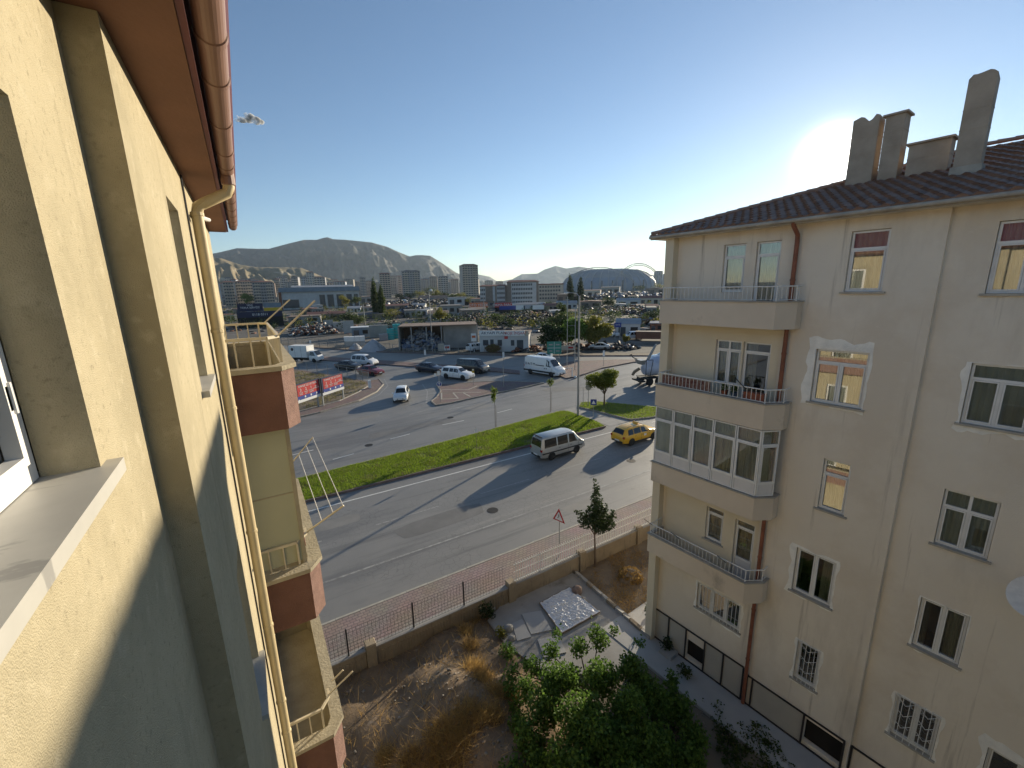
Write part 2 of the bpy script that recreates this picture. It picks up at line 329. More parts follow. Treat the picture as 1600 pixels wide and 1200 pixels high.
def kerb(label, path, m, step=1.0, h=0.13):
    root = tag(empty("kerb", (path[0][0],path[0][1],0)), label, None, None, "structure")
    for i in range(len(path)-1):
        a, b = Vector(path[i][:2]), Vector(path[i+1][:2]); d = b-a; n = max(1, round(d.length/step)); rz = math.atan2(d.y,d.x)
        for k in range(n):
            c = a+d*((k+0.5)/n); o = ob("kerb_stone", kerb_mesh(m,h), None, root, (c.x-path[0][0],c.y-path[0][1],random.uniform(-.006,.006)), rz+random.uniform(-.006,.006))
            o.scale = (d.length/n, 1+random.uniform(-.03,.03), 1)
    return root
def kerb_joined(label, path, m, h=0.13, w=0.16):
    mb = MB()
    for i in range(len(path)-1):
        a, b = Vector(path[i][:2]), Vector(path[i+1][:2]); d = b-a; n = max(1, round(d.length/1.0)); rz = math.atan2(d.y,d.x)
        for k in range(n):
            c = a+d*((k+0.5)/n); mb.obox((c.x,c.y,-0.05), d.length/n-0.02, w, h+0.05+random.uniform(-.008,.008), rz)
    return struct("kerb", mb, m, label)
# near pavement
sw = MB(); sw.box(-60,90,14.86,17.2,-0.4,0.12)
struct("pavement", sw, "paver_red", "pavement of small reddish interlocking blocks beside the near road")
kerb("pale kerb stones along the near pavement", [(-1.5,17.2),(25,17.2)], "kerb_white")
kerb_joined("pale kerb beyond the houses", [(-60,17.2),(-1.6,17.2)], "kerb_white"); kerb_joined("pale kerb behind the grey house", [(25.1,17.2),(90,17.2)], "kerb_white")
# green median
med = [(-60,29.5),(28.6,29.5),(29.0,31.0),(29.0,35.6),(28.4,36.2),(14.3,34.6),(2.0,33.6),(-60,28.9+0.7)]
mm = MB(); mm.prism(med, -0.1, 0.10); struct("median_soil", mm, "garden_earth", "soil under the grass of the road median")
kerb("dark kerb stones along the road side of the green median", [(-1,29.42),(28.6,29.42)], "kerb_dark", h=0.16)
kerb("kerb stones along the far side of the green median", [(-1,33.3),(2,33.68),(14.3,34.7),(28.4,36.3)], "kerb_stone")
kerb("kerb stones across the end of the green median", [(28.7,29.45),(29.1,31),(29.1,35.6),(28.5,36.3)], "kerb_stone")
isl2 = [(32.3,29.7),(34.8,28.9),(60,28.7),(60,29.5),(45,30.0),(38,31.2),(34.4,36.9),(32.6,37.6),(31.2,36.4)]
mm = MB(); mm.prism(isl2, -0.1, 0.10); struct("median_soil", mm, "garden_earth", "soil under the grass of the tree island")
kerb_joined("kerb round the grass island with the round tree", isl2+[isl2[0]], "kerb_stone")
pth = MB(); pth.poly([(x,y,0.012) for x,y in [(29.25,29.4),(31.9,29.4),(32.0,30.2),(31.0,36.4),(29.2,36.6)]]); struct("path", pth, "concrete", "grey crossing path between the two grass islands")
def px(pts, z=0.0): return [tuple(G(*p, z)[:2]) for p in pts]
# triangular splitter island
tri = px([(674,628),(681,634),(702,631),(760,618),(810,608),(850,599),(800,597),(760,597),(700,601),(683,602),(689,612),(682,622)])
mm = MB(); mm.prism(tri, -0.1, 0.11); struct("island", mm, "paver_island", "brown paved triangular island between the turning lanes")
kerb_joined("kerb round the triangular paved island", tri+[tri[0]], "kerb_stone", h=0.15)
il = MB()
for a,b in (((690,625),(716,624)),((690,615),(690,625)),((708,615),(716,624)),((690,610),(732,610)),((732,610),(746,604)),((724,615),(735,621)),((708,615),(752,614))): stripe(il, G(*a)[:2], G(*b)[:2], 0.18, 0.118)
struct("island_marking", il, "kerb_white", "pale bands inlaid in the triangular island")
# left island with the hoardings
li = px([(380,672),(440,659),(500,645),(560,627),(588,613),(599,601),(592,593),(575,597),(530,588.5),(480,580.5),(440,575),(380,566)])
mm = MB(); mm.prism(li, -0.1, 0.11); struct("island", mm, "paver_island", "brown paved island edge round the weedy plot with hoardings")
kerb_joined("curved kerb round the plot with the hoardings", li[:7], "kerb_stone", h=0.15)
kerb_joined("inner kerb between paving and weeds by the hoardings", px([(430,651),(470,643.5),(530,628),(560,614),(576,604)]), "kerb_white", h=0.17)
lg = px([(380,663),(430,650),(470,642.5),(530,627),(559,613.5),(575,603.5),(572,598.5),(530,591),(480,583),(440,577.5),(380,569)])
mm = MB(); mm.prism(lg, -0.1, 0.14); struct("plot_soil", mm, "dry_dirt", "dry weedy soil of the plot with the hoardings")
# median strip of the far road
ms = px([(380,547),(480,556),(560,561.3),(620,565.3),(690,570.3),(760,573.5),(812,580),(812,585),(760,580),(700,577.5),(620,571.5),(560,567.2),(480,562),(380,553)])
mm = MB(); mm.prism(ms, -0.1, 0.12); struct("island", mm, "paver_island", "long reddish paved strip between the carriageways of the far road")
kerb_joined("dark kerb along the near side of the far median strip", ms[7:], "kerb_dark", h=0.17)
rs = px([(884,592),(905,588.5),(940,576),(990,566.5),(1025,563),(960,562.5),(890,566),(866,573),(862,582)])
mm = MB(); mm.prism(rs, -0.1, 0.12); struct("island", mm, "paver_island", "reddish paved island nose behind the white panel van")
kerb_joined("dark kerb round the island nose behind the white panel van", rs[:5]+[rs[7],rs[8],rs[0]][:0], "kerb_dark", h=0.17)
# far pavement and kerb
fk = [(x+0.1,y+0.1) for x,y in far_kerb]
kerb_joined("dark kerb along the far side of the through road", fk, "kerb_dark", h=0.2, w=0.3)
fp = MB(); fp.prism(fk+[(x+2.2,y+2.4) for x,y in reversed(far_kerb)], -0.1, 0.10); struct("pavement", fp, "dry_dirt", "dusty verge in front of the scrapyard fences")

yd = MB(); yd.poly([(x+2.0,y+2.2,-.012) for x,y in far_kerb]+[(300,120,-.012),(700,500,-.012),(380,900,-.012),(-160,900,-.012),(-90,160,-.012)][0:5]); struct("yard_ground", yd, "yard_dirt", "dark trampled ground of the scrapyards and workshops")
# ------------------------------------------------------------------ garden below
ZG = -0.5
def gpx(pts, z=ZG): return [tuple(G(*p, z)[:2]) for p in pts]
# heaped earth with weeds: a height field
nx, ny = 70, 60; xs = np.linspace(-0.2, 7.6, nx); ys = np.linspace(1.0, 14.7, ny); X, Y = np.meshgrid(xs, ys)
Hm = 0.10*np.sin(X*1.3+0.6)*np.cos(Y*0.9)+0.05*np.sin(X*2.3+Y*1.9)+0.02*np.sin(X*4.7-Y*4.1)+0.012*rng.normal(size=X.shape)
Hm += 0.75*np.exp(-((X-4.4)**2/2.6+(Y-11.3)**2/2.6)) + 0.55*np.exp(-((X-4.9)**2/2.0+(Y-8.4)**2/4.0))
ed = np.clip(np.minimum(np.minimum(X+0.2, 7.6-X)/0.9, np.minimum(Y-1.0, 14.7-Y)/0.5+0.4), 0, 1)
Z = ZG-0.02+np.clip(Hm+0.15,-.02,2)*ed
V = np.stack([X,Y,Z],-1).reshape(-1,3); idx = np.arange(nx*ny).reshape(ny,nx)
Fq = np.stack([idx[:-1,:-1],idx[:-1,1:],idx[1:,1:],idx[1:,:-1]],-1).reshape(-1,4)
me = np_mesh("garden_soil", V, Fq, "garden_earth")
for p in me.polygons: p.use_smooth = True
struct("garden_soil", me, None, "heaped brown earth with rubble in the shaded garden")
def soil_z(x, y):
    i = int(round((x+0.2)/7.8*(nx-1))); j = int(round((y-1.0)/13.7*(ny-1)))
    return float(Z[j,i]) if 0 <= i < nx and 0 <= j < ny else ZG
# patio slabs
patio = gpx([(762,972),(800,930),(892,888),(1012,1000),(965,1052),(860,1060),(790,1010)])
mm = MB(); mm.prism(patio, -0.6, ZG+0.10); pat = struct("patio", mm, "concrete", "cracked grey concrete patio in the garden corner")
for k,(a,b,c,d) in enumerate((((815,960),(845,955),(862,985),(830,992)),((840,1000),(872,993),(885,1020),(850,1028)),((800,975),(816,968),(830,996),(808,1002)))):
    q = gpx([a,b,c,d], ZG+0.1); m2 = MB(); m2.prism(q, ZG+0.09, ZG+0.135); ob("paving_slab", m2, "concrete_walk", pat)
# dirt plot behind the little wall, path and walkway by the grey house
mm = MB(); mm.prism(gpx([(893,888),(1040,815),(1120,860),(1030,926),(1010,1000)]), -0.6, ZG+0.03); struct("garden_soil", mm, "dry_dirt", "bare dry soil round the slim tree")
# ------------------------------------------------------------------ grey-beige apartment house on the right
mat("render_beige", (0.79,0.71,0.59), 0.92, scale=0.7, col2=(0.74,0.66,0.545), bump=0.35, bscale=55)
mix_layer(MATS["render_beige"], (0.62,0.545,0.445), 0.5, 0.54, 0.72, streak=(1.4,1.4,0.35))
mix_layer(MATS["render_beige"], (0.48,0.415,0.335), 1.6, 0.585, 0.70, streak=(2.2,2.2,.10)); mix_layer(MATS["render_beige"], (0.70,0.61,0.49), .22, .5, .6); mix_layer(MATS["render_beige"], (0.79,0.715,0.61), 5.0, 0.6, 0.8, streak=(1,1,3))
mat("render_cream", (0.72,0.63,0.47), 0.92, scale=0.8, col2=(0.66,0.57,0.42), bump=0.25, bscale=50)
mat("parapet_beige", (0.70,0.60,0.475), 0.92, scale=0.9, col2=(0.63,0.535,0.42), bump=0.35, bscale=45)
mix_layer(MATS["parapet_beige"], (0.42,0.355,0.28), 1.1, 0.58, 0.70, streak=(1,1,0.6))
mat("plaster_patch", (0.86,0.83,0.76), 0.95, var=0.12, scale=3, bump=0.6, bscale=25)
mat("coping", (0.40,0.36,0.30), 0.9, var=0.2, scale=3, bump=0.3)
mat("pvc", (0.76,0.75,0.72), 0.45, var=0.06, scale=4)
mat("pvc_panel", (0.66,0.64,0.62), 0.5, var=0.05, scale=3)
mat("curtain", (0.80,0.80,0.74), 0.95, var=0.12, scale=2, trans=0.3)
mat("curtain_warm", (0.85,0.79,0.64), 0.95, var=0.12, scale=2, trans=0.3)
mat("curtain_green", (0.72,0.77,0.69), 0.95, var=0.12, scale=2, trans=0.3)
mat("blind", (0.62,0.60,0.53), 0.8, var=0.1)
mat("stone_sill", (0.42,0.38,0.32), 0.7, var=0.15, scale=6)
mat("brown_pipe", (0.235,0.085,0.048), 0.55, var=0.25, scale=4)
mat("roof_tile", (0.30,0.19,0.14), 0.85, var=0.3, scale=5, island=0.6)
mat("chimney_render", (0.46,0.375,0.29), 0.95, scale=2, col2=(0.34,0.275,0.21), bump=0.5, bscale=20)
mat("dark_frame", (0.035,0.03,0.028), 0.6, var=0.2)
mat("plinth_panel", (0.46,0.43,0.37), 0.8, scale=1.2, col2=(0.40,0.375,0.325), bump=0.15)
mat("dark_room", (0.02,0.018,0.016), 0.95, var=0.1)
glass_mat("window_glass", (0.93,0.95,0.94), floor=0.15); glass_mat("window_glass_dull", (0.9,0.93,0.91), floor=0.12)

aR = rad(-36.2); tW = c2w((math.sin(aR), math.cos(aR), 0)); nW = c2w((math.cos(aR), -math.sin(aR), 0))
RZ = math.atan2(tW.y, tW.x)
rb = thing("apartment_house", "beige rendered apartment house with balconies, tiled roof and chimneys", "building", (nW.x*13.2, nW.y*13.2, 0), RZ)
def rloc(s, e, z): p = nW*13.2 + tW*s - nW*e; return Vector((p.x, p.y, z))

def wall_holes(mb, M, a0, a1, z0, z1, holes, depth):
    """rectangular wall in (a,z) with openings; M(a,z,d) -> point, d = depth behind the face; reveals included"""
    A = sorted({a0,a1,*[h[0] for h in holes],*[h[1] for h in holes]}); Zs = sorted({z0,z1,*[h[2] for h in holes],*[h[3] for h in holes]})
    A = [a for a in A if a0-1e-6 <= a <= a1+1e-6]; Zs = [z for z in Zs if z0-1e-6 <= z <= z1+1e-6]
    for i in range(len(A)-1):
        for j in range(len(Zs)-1):
            ca, cz = (A[i]+A[i+1])/2, (Zs[j]+Zs[j+1])/2
            if any(h[0] < ca < h[1] and h[2] < cz < h[3] for h in holes): continue
            mb.add([M(A[i],Zs[j],0),M(A[i+1],Zs[j],0),M(A[i+1],Zs[j+1],0),M(A[i],Zs[j+1],0)],[(0,1,2,3)])
    for h in holes:
        c = [(h[0],h[2]),(h[1],h[2]),(h[1],h[3]),(h[0],h[3])]
        for k in range(4):
            p, q = c[k], c[(k+1)%4]; mb.add([M(*p,0),M(*q,0),M(*q,depth),M(*p,depth)],[(0,1,2,3)])
def bar(mb, M, a0, a1, z0, z1, d0, d1):
    mb.hexa([M(a0,z0,d0),M(a1,z0,d0),M(a1,z0,d1),M(a0,z0,d1)],[M(a0,z1,d0),M(a1,z1,d0),M(a1,z1,d1),M(a0,z1,d1)])
def window(parent, M, a0, a1, z0, z1, cols=2, transom=0.0, split=True, d=0.07, fw=0.055, sill="stone_sill", curtain=None, grille=None, patch=None, glass="window_glass", name="window", open_leaf=None, sill_d=0.06, panel=0.0):
    """framed window: frame is the part; panes, sill, curtain, grille and plaster patch its pieces"""
    mb = MB(); g = 0.01
    bar(mb,M,a0+g,a0+fw,z0+g,z1-g,d,d+.06); bar(mb,M,a1-fw,a1-g,z0+g,z1-g,d,d+.06)
    bar(mb,M,a0+fw,a1-fw,z0+g,z0+fw,d,d+.06); bar(mb,M,a0+fw,a1-fw,z1-fw,z1-g,d,d+.06)
    zt = z1-fw
    if transom > 0: zt = z1-transom; bar(mb,M,a0+fw,a1-fw,zt-.03,zt+.03,d+.002,d+.058)
    w = (a1-a0-2*fw)/cols; cells = []
    zb = z0+fw
    if panel > 0: bar(mb,M,a0+fw,a1-fw,z0+panel,z0+panel+.05,d+.002,d+.058); zb = z0+panel+.05
    for k in range(cols):
        l, r = a0+fw+k*w, a0+fw+(k+1)*w
        if k > 0: bar(mb,M,l-.028,l+.028,z0+fw,(z1-fw if split else zt-.03),d+.004,d+.056)
        cells.append((l+(.028 if k else 0), r-(.028 if k < cols-1 else 0), zb, zt-(.03 if transom else 0)))
    leafs = list(cells)
    if transom:
        if split: cells += [(c[0],c[1],zt+.03,z1-fw) for c in leafs]
        else: cells.append((a0+fw,a1-fw,zt+.03,z1-fw))
    fr = ob(name, mb, "pvc", parent)
    for i, c in enumerate(cells):
        pm = MB(); bar(pm,M,c[0]+.001,c[1]-.001,c[2]+.001,c[3]-.001,d+.028,d+.034); ob("pane", pm, glass, fr)
        if i < len(leafs):       # slim sash round the casement glass, seated inside the frame
            sm = MB(); t = .032
            bar(sm,M,c[0]+.004,c[0]+t,c[2]+.004,c[3]-.004,d-.012,d+.026); bar(sm,M,c[1]-t,c[1]-.004,c[2]+.004,c[3]-.004,d-.012,d+.026)
            bar(sm,M,c[0]+t,c[1]-t,c[2]+.004,c[2]+t,d-.012,d+.026); bar(sm,M,c[0]+t,c[1]-t,c[3]-t,c[3]-.004,d-.012,d+.026); ob("sash", sm, "pvc", fr)
    if panel > 0:
        for c in leafs: pm = MB(); bar(pm,M,c[0]+.012,c[1]-.012,z0+fw,z0+panel,d+.01,d+.04); ob("panel", pm, "pvc_panel", fr)
    if sill:
        sm = MB(); bar(sm,M,a0-.07,a1+.07,z0-.040,z0+.007,-sill_d,d+.05); ob("sill", sm, sill, fr)
    if curtain:
        for (c0, c1, cm) in curtain:  # fractions of the width
            cb = MB(); n = 26; A0 = a0+fw+(a1-a0-2*fw)*c0; A1 = a0+fw+(a1-a0-2*fw)*c1; ph = random.random()*6
            for k in range(n+1):
                a = A0+(A1-A0)*k/n; dd = d+.10+.022*math.sin(k*1.9+ph)+.012*math.sin(k*0.7+ph)
                cb.v += [tuple(M(a,z0+.03,dd+.01*math.sin(k))), tuple(M(a,z1-.02,dd))]
                if k: o = 2*k; cb.f.append((o-2,o,o+1,o-1))
            ob("curtain", cb, cm, fr, smooth=60)
    if grille:
        gb = MB(); gd = -.035
        n = max(3, round((a1-a0)/.13))
        for k in range(n+1): a = a0+.02+(a1-a0-.04)*k/n; gb.tube([M(a,z0-.06,gd),M(a,z1+.05,gd)], .008, 5)
        for zz in (z0, z0+.22, z1): gb.tube([M(a0-.02,zz,gd-.009),M(a1+.02,zz,gd-.009)], .008, 5)
        if grille == "ornate":
            m = (a0+a1)/2
            for q in range(cols):
                w0 = a0+(a1-a0)*q/cols; w1 = a0+(a1-a0)*(q+1)/cols; mid = (w0+w1)/2; hh = z1-z0
                for zz in (z0+.30*hh, z0+.58*hh, z0+.84*hh):
                    for sg in (-1,1):
                        gb.tube([M(mid,zz,gd-.012),M(mid+sg*.09,zz+.09,gd-.014),M(mid+sg*.13,zz+.04,gd-.012)], .006, 4)
                        gb.tube([M(mid,zz,gd-.012),M(mid+sg*(w1-w0)*.45,zz+hh*.16,gd-.012)], .006, 4)
        ob("grille", gb, "white_paint_metal", fr)
    if patch:                    # rough lighter plaster round the opening
        pb = MB(); l, r, b, t = patch; ou = []; inn = []; random.seed(int(a0*100+z0*10)); ph = random.random()*9
        def jag(k): return .04*math.sin(k*.43+ph)+.03*math.sin(k*1.07+ph*2)+random.uniform(-.022,.022)
        n = 14; k = 0
        def edge(p0, p1, q0, q1, nx_, nz_, w_):
            nonlocal k
            for i in range(n):
                f = i/n; k += 1; j = jag(k)*min(1, w_/.1)
                ou.append((p0[0]+(p1[0]-p0[0])*f+nx_*j, p0[1]+(p1[1]-p0[1])*f+nz_*j)); inn.append((q0[0]+(q1[0]-q0[0])*f, q0[1]+(q1[1]-q0[1])*f))
        A,Bp,C_,D_ = (a0-l,z0-b),(a1+r,z0-b),(a1+r,z1+t),(a0-l,z1+t); a_,b_,c_,d_ = (a0-.002,z0-.002),(a1+.002,z0-.002),(a1+.002,z1+.002),(a0-.002,z1+.002)
        edge(A,Bp,a_,b_,0,-1,b); edge(Bp,C_,b_,c_,1,0,r); edge(C_,D_,c_,d_,0,1,t); edge(D_,A,d_,a_,-1,0,l)
        N_ = len(ou); vs = [M(*p,-.006) for p in ou]+[M(*p,-.009) for p in inn]+[M(*p,.004) for p in ou]
        pb.add(vs, [(i,(i+1)%N_,N_+(i+1)%N_,N_+i) for i in range(N_)]+[(i,(i+1)%N_,2*N_+(i+1)%N_,2*N_+i) for i in range(N_)])
        ob("plaster_patch", pb, "plaster_patch", fr)
    return fr

M1 = lambda a,z,d: Vector((a,-d,z)); M2 = lambda a,z,d: Vector((a,-.12-d,z))
S0, S1, SEAM, ZB, ZE = -7.0, 8.85, 2.2, -0.45, 15.06
W1 = [(3.15,3.90,13.30,14.74),(3.17,4.31,10.39,11.83),(3.17,3.79,7.43,8.90),(3.15,4.13,4.60,6.02),(3.18,3.78,1.72,3.10)]
W2 = [(.52,1.49,13.25,14.68),(.48,1.45,10.45,11.80),(.58,1.45,7.47,8.87),(.62,1.45,4.61,6.00),(.68,1.52,1.77,3.06)]
W3 = [(-1.15,-.12,1.75,3.0)]
WB = [(6.39,7.05,13.30,14.70),(5.45,6.10,12.45,14.70),(6.25,7.05,10.45,11.86),(5.42,6.20,9.65,11.86),(6.30,6.90,4.95,6.17),(5.30,5.92,4.02,6.13),(5.45,7.00,2.10,3.13)]
PL = [(2.35,3.3,-.2,.62),(6.55,7.25,-.22,.55)]      # dark cellar openings in the plinth
wl = MB(); wall_holes(wl, M1, SEAM, S1, ZB, ZE, W1+WB+PL, .13); ob("wall", wl, "render_beige", rb)
wl = MB(); wall_holes(wl, M2, S0, SEAM, ZB, ZE, W2+W3, .13)
wl.add([(SEAM,0,ZB),(SEAM,-.12,ZB),(SEAM,-.12,ZE),(SEAM,0,ZE)],[(0,1,2,3)]); ob("wall", wl, "render_beige", rb)
wl = MB(); wl.add([(S1,0,ZB),(S1,-12,ZB),(S1,-12,ZE),(S1,0,ZE),(S0,-.12,ZB),(S0,-12,ZB),(S0,-12,ZE),(S0,-.12,ZE)],[(0,1,2,3),(4,7,6,5),(1,5,6,2),(3,2,6,7)]); ob("wall", wl, "render_beige", rb)
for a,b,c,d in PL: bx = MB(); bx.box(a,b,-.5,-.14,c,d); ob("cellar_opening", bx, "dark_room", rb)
# floors inside, so that the rooms are dark behind the glass
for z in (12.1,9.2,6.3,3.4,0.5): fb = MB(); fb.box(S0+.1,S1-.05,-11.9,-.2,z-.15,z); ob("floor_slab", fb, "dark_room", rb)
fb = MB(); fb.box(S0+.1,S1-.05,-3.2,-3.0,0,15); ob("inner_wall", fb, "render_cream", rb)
cu = "curtain"; cw = "curtain_warm"; cg = "curtain_green"
window(rb,M1,*W1[0],cols=1,transom=.42,curtain=[(0,1,cw)])
window(rb,M1,*W1[1],cols=2,transom=.34,split=False,curtain=[(0,.5,cw),(.62,1,cu)],patch=(.05,.20,.08,.26))
window(rb,M1,*W1[2],cols=1,transom=.42,curtain=[(0,1,cw)])
window(rb,M1,*W1[3],cols=2,curtain=[(.0,.34,cg),(.9,1,cg)],patch=(.05,.13,.10,.08))
window(rb,M1,*W1[4],cols=1,grille="ornate",patch=(.05,.06,.10,.03))
window(rb,M2,*W2[0],cols=2,transom=.42,split=False,curtain=[(.5,1,cu)])
window(rb,M2,*W2[1],cols=2,transom=.34,split=False,curtain=[(0,1,cg)],patch=(.03,.08,.14,.02))
window(rb,M2,*W2[2],cols=2,transom=.42,curtain=[(.0,1,cg)])
window(rb,M2,*W2[3],cols=2,curtain=[(0,.5,cg),(.82,1,cg)],patch=(.02,.03,.09,.02))
window(rb,M2,*W2[4],cols=2,grille="ornate",patch=(.06,.05,.09,.03))
window(rb,M2,*W3[0],cols=2,patch=(.12,.1,.4,.25))
# balcony bay: cream back walls set 8 mm proud of the facade, windows and doors
M1b = lambda a,z,d: Vector((a,.008-d,z))
for z0,z1 in ((9.62,12.3),(4.0,6.7)):
    cb = MB(); wall_holes(cb, M1b, 5.2, 8.5, z0, z1, [h for h in WB if z0 < h[2] < z1], .02); ob("balcony_wall", cb, "render_cream", rb)
window(rb,M1,*WB[0],cols=1,transom=.36,curtain=[(0,1,cg)],sill=None)
window(rb,M1,*WB[1],cols=1,transom=.36,curtain=[(0,1,cg)],sill=None,name="balcony_door",panel=.5)
window(rb,M1,*WB[2],cols=2,transom=.3,curtain=[(0,1,cg)],sill=None)
window(rb,M1,*WB[3],cols=1,transom=.3,curtain=[(.55,1,cu)],sill=None,name="balcony_door",panel=.6)
window(rb,M1,*WB[4],cols=1,transom=.22,curtain=[(0,1,"blind")])
window(rb,M1,*WB[5],cols=1,transom=.26,curtain=[(0,1,"blind")],sill=None,name="balcony_door",panel=.7)
window(rb,M1,*WB[6],cols=3,grille="plain",curtain=[(0,.32,cg),(.38,.6,cu),(.7,1,cg)],patch=(.06,.06,.12,.03))
pl = MB(); pl.box(8.58,8.88,.003,.28,ZB,15.05); ob("corner_pillar", pl, "render_cream", rb)
# balconies
BALC = [(12.34,13.05,True),(9.52,10.25,True),(6.72,7.43,False),(3.87,4.58,True)]
bplan = [(4.76,.004),(4.76,.34),(5.10,.80),(8.62,.80),(8.62,.004)]
bal_me = None
for bi,(z0,z1,rail) in enumerate(BALC):
    p = MB(); t = .11
    inner = [(4.76+t,.004),(4.76+t,.30),(5.15,.80-t),(8.62-t,.80-t),(8.62-t,.004)]
    for k in range(4):
        o0,o1,i0,i1 = bplan[k],bplan[k+1],inner[k],inner[k+1]
        p.hexa([(*o0,z0),(*o1,z0),(*i1,z0),(*i0,z0)],[(*o0,z1),(*o1,z1),(*i1,z1),(*i0,z1)])
    par = ob("balcony", p, "parapet_beige", rb)
    f = MB(); f.prism(inner, z0+.02, z0+.16); ob("balcony_floor", f, "coping", par)
    c = MB()
    co = [(4.73,.004),(4.73,.355),(5.085,.835),(8.655,.835),(8.655,.004)]; ci = [(4.89,.004),(4.89,.29),(5.16,.67),(8.49,.67),(8.49,.004)]
    for k in range(4):
        c.hexa([(*co[k],z1+.001),(*co[k+1],z1+.001),(*ci[k+1],z1+.001),(*ci[k],z1+.001)],[(*co[k],z1+.035),(*co[k+1],z1+.035),(*ci[k+1],z1+.035),(*ci[k],z1+.035)])
    ob("coping", c, "coping", par)
    if rail:
        path = [Vector((4.82,.05,0)),Vector((4.82,.32,0)),Vector((5.13,.74,0)),Vector((8.56,.74,0)),Vector((8.56,.06,0))]; r = MB(); zt = z1+.42
        r.tube([(q.x,q.y,zt) for q in path], .019, 6); r.tube([(q.x,q.y,z1+.07) for q in path], .01, 5)
        for q in path[1:4]: r.tube([(q.x,q.y,z1+.03),(q.x,q.y,zt)], .016, 6)
        rl = ob("railing", r, "white_paint_metal", rb)
        if bal_me is None:
            b = MB(); b.tube([(0,0,.06),(0,0,.42)], .0085, 5); bal_me = b.mesh("baluster"); bal_me.materials.append(MATS["white_paint_metal"])
        for k in range(4):
            a, bb = path[k], path[k+1]; L_ = (bb-a).length; n = max(1,round(L_/.125))
            for j in range(1,n): q = a.lerp(bb, j/n); ob("baluster", bal_me, None, rl, (q.x,q.y,z1))
# glazed balcony of the third floor
Mg = lambda a,z,d: Vector((a,.76-d,z))
for k in range(5):
    a1_ = 8.60-k*.70; window(rb,Mg,a1_-.70,a1_,7.47,9.50,cols=1,transom=.45,sill=None,d=0.0,fw=.045,curtain=[(0,1,cg if k != 4 else cu)],panel=.38,name="balcony_glazing",glass="window_glass_dull")
q0, q1 = Vector((5.09,.745,0)), Vector((4.80,.30,0)); dq = (q1-q0); Lq = dq.length; dq.normalize(); nq = Vector((-dq.y,dq.x,0))
Mgs = lambda a,z,d: Vector((q0.x+dq.x*a-nq.x*d*-1, q0.y+dq.y*a+nq.y*d, z))
window(rb,Mgs,0.0,Lq,7.47,9.50,cols=1,transom=.45,sill=None,d=0.0,fw=.045,curtain=None,panel=.38,name="balcony_glazing",glass="window_glass_dull")
# plinth: dark metal frame over panels
pf = MB()
def seg(mb,a0,a1,z0,z1,e0=.02,e1=.05): mb.box(a0,a1,e0,e1,z0,z1)
xs_ = [8.86,8.0,7.27,6.53,5.85,5.16]
for k,x in enumerate(xs_): seg(pf,x-.025,x+.025,-.38,.93)
seg(pf,5.16,8.86,.93,.98); seg(pf,5.16,8.86,-.38,-.33,.018,.048)
ys_ = [4.85,3.33,2.32]
for x in ys_: seg(pf,x-.025,x+.025,-.38,.73)
seg(pf,2.3,5.02,.73,.78); seg(pf,2.3,5.02,-.38,-.33,.018,.048); seg(pf,4.99,5.03,-.38,.80)
ob("plinth_frame", pf, "dark_frame", rb)
pf2 = MB()
for x in (2.16,1.2,.2,-.8,-1.8): pf2.box(x-.025,x+.025,-.10,-.07,-.38,.62)
pf2.box(-3,2.18,-.1,-.07,.62,.67); ob("plinth_frame", pf2, "dark_frame", rb)
for a,b in zip(xs_[:-1],xs_[1:]):
    if abs((a+b)/2-6.9) < .3: continue
    q = MB(); q.box(b+.03,a-.03,.003,.016,-.33,.925); ob("plinth_panel", q, "plinth_panel", rb)
for a,b in ((4.82,3.36),):
    q = MB(); q.box(b,a,.003,.016,-.33,.725); ob("plinth_panel", q, "plinth_panel", rb)
# brown downpipe, with hopper bend at the eave
dp = MB(); dp.tube([(5.04,.46,15.08),(5.04,.42,14.98),(5.04,.12,14.78),(5.04,.10,14.6),(5.04,.10,2.2),(5.04,.10,-.36)], .055, 10)
dpo = ob("downpipe", dp, "brown_pipe", rb, smooth=50)
for z in (13.6,11.6,8.8,7.0,5.2,3.3,1.4): r = MB(); r.lathe([(.058,z),(.068,z+.005),(.068,z+.05),(.058,z+.055)], 10, Matrix.Translation((5.04,.10,0))); ob("pipe_collar", r, "brown_pipe", dpo)
# roof: hipped at the far end
E0, RID, TZ = .45, -6.0, math.tan(rad(18)); ZR = ZE+.10; LR = E0-RID; SE = 9.3
def rz_(e): return ZR+(E0-e)*TZ
sof = MB(); sof.box(S0,SE,-.10,E0,ZE-.02,ZE+.03); sof.box(S1+.002,SE-.002,-12,-.102,ZE-.02,ZE+.03); ob("soffit", sof, "render_beige", rb)
fas = MB(); fas.box(S0,SE+.03,E0+.002,E0+.035,ZE-.03,ZE+.10); ob("fascia", fas, "coping", rb)
gut = MB(); gut.tube([(S0,E0+.075,ZE+.045),(SE+.04,E0+.075,ZE+.045)], .05, 10); ob("gutter", gut, "coping", rb, smooth=60)
base = MB(); base.add([(S0,E0,ZR),(SE,E0,ZR),(SE-LR,RID,ZR+LR*TZ),(S0,RID,ZR+LR*TZ),(SE,RID-LR,ZR),(S0,RID-LR,ZR)],[(0,1,2,3),(1,4,2),(3,2,4,5)])
roof = ob("roof", base, "roof_tile", rb)
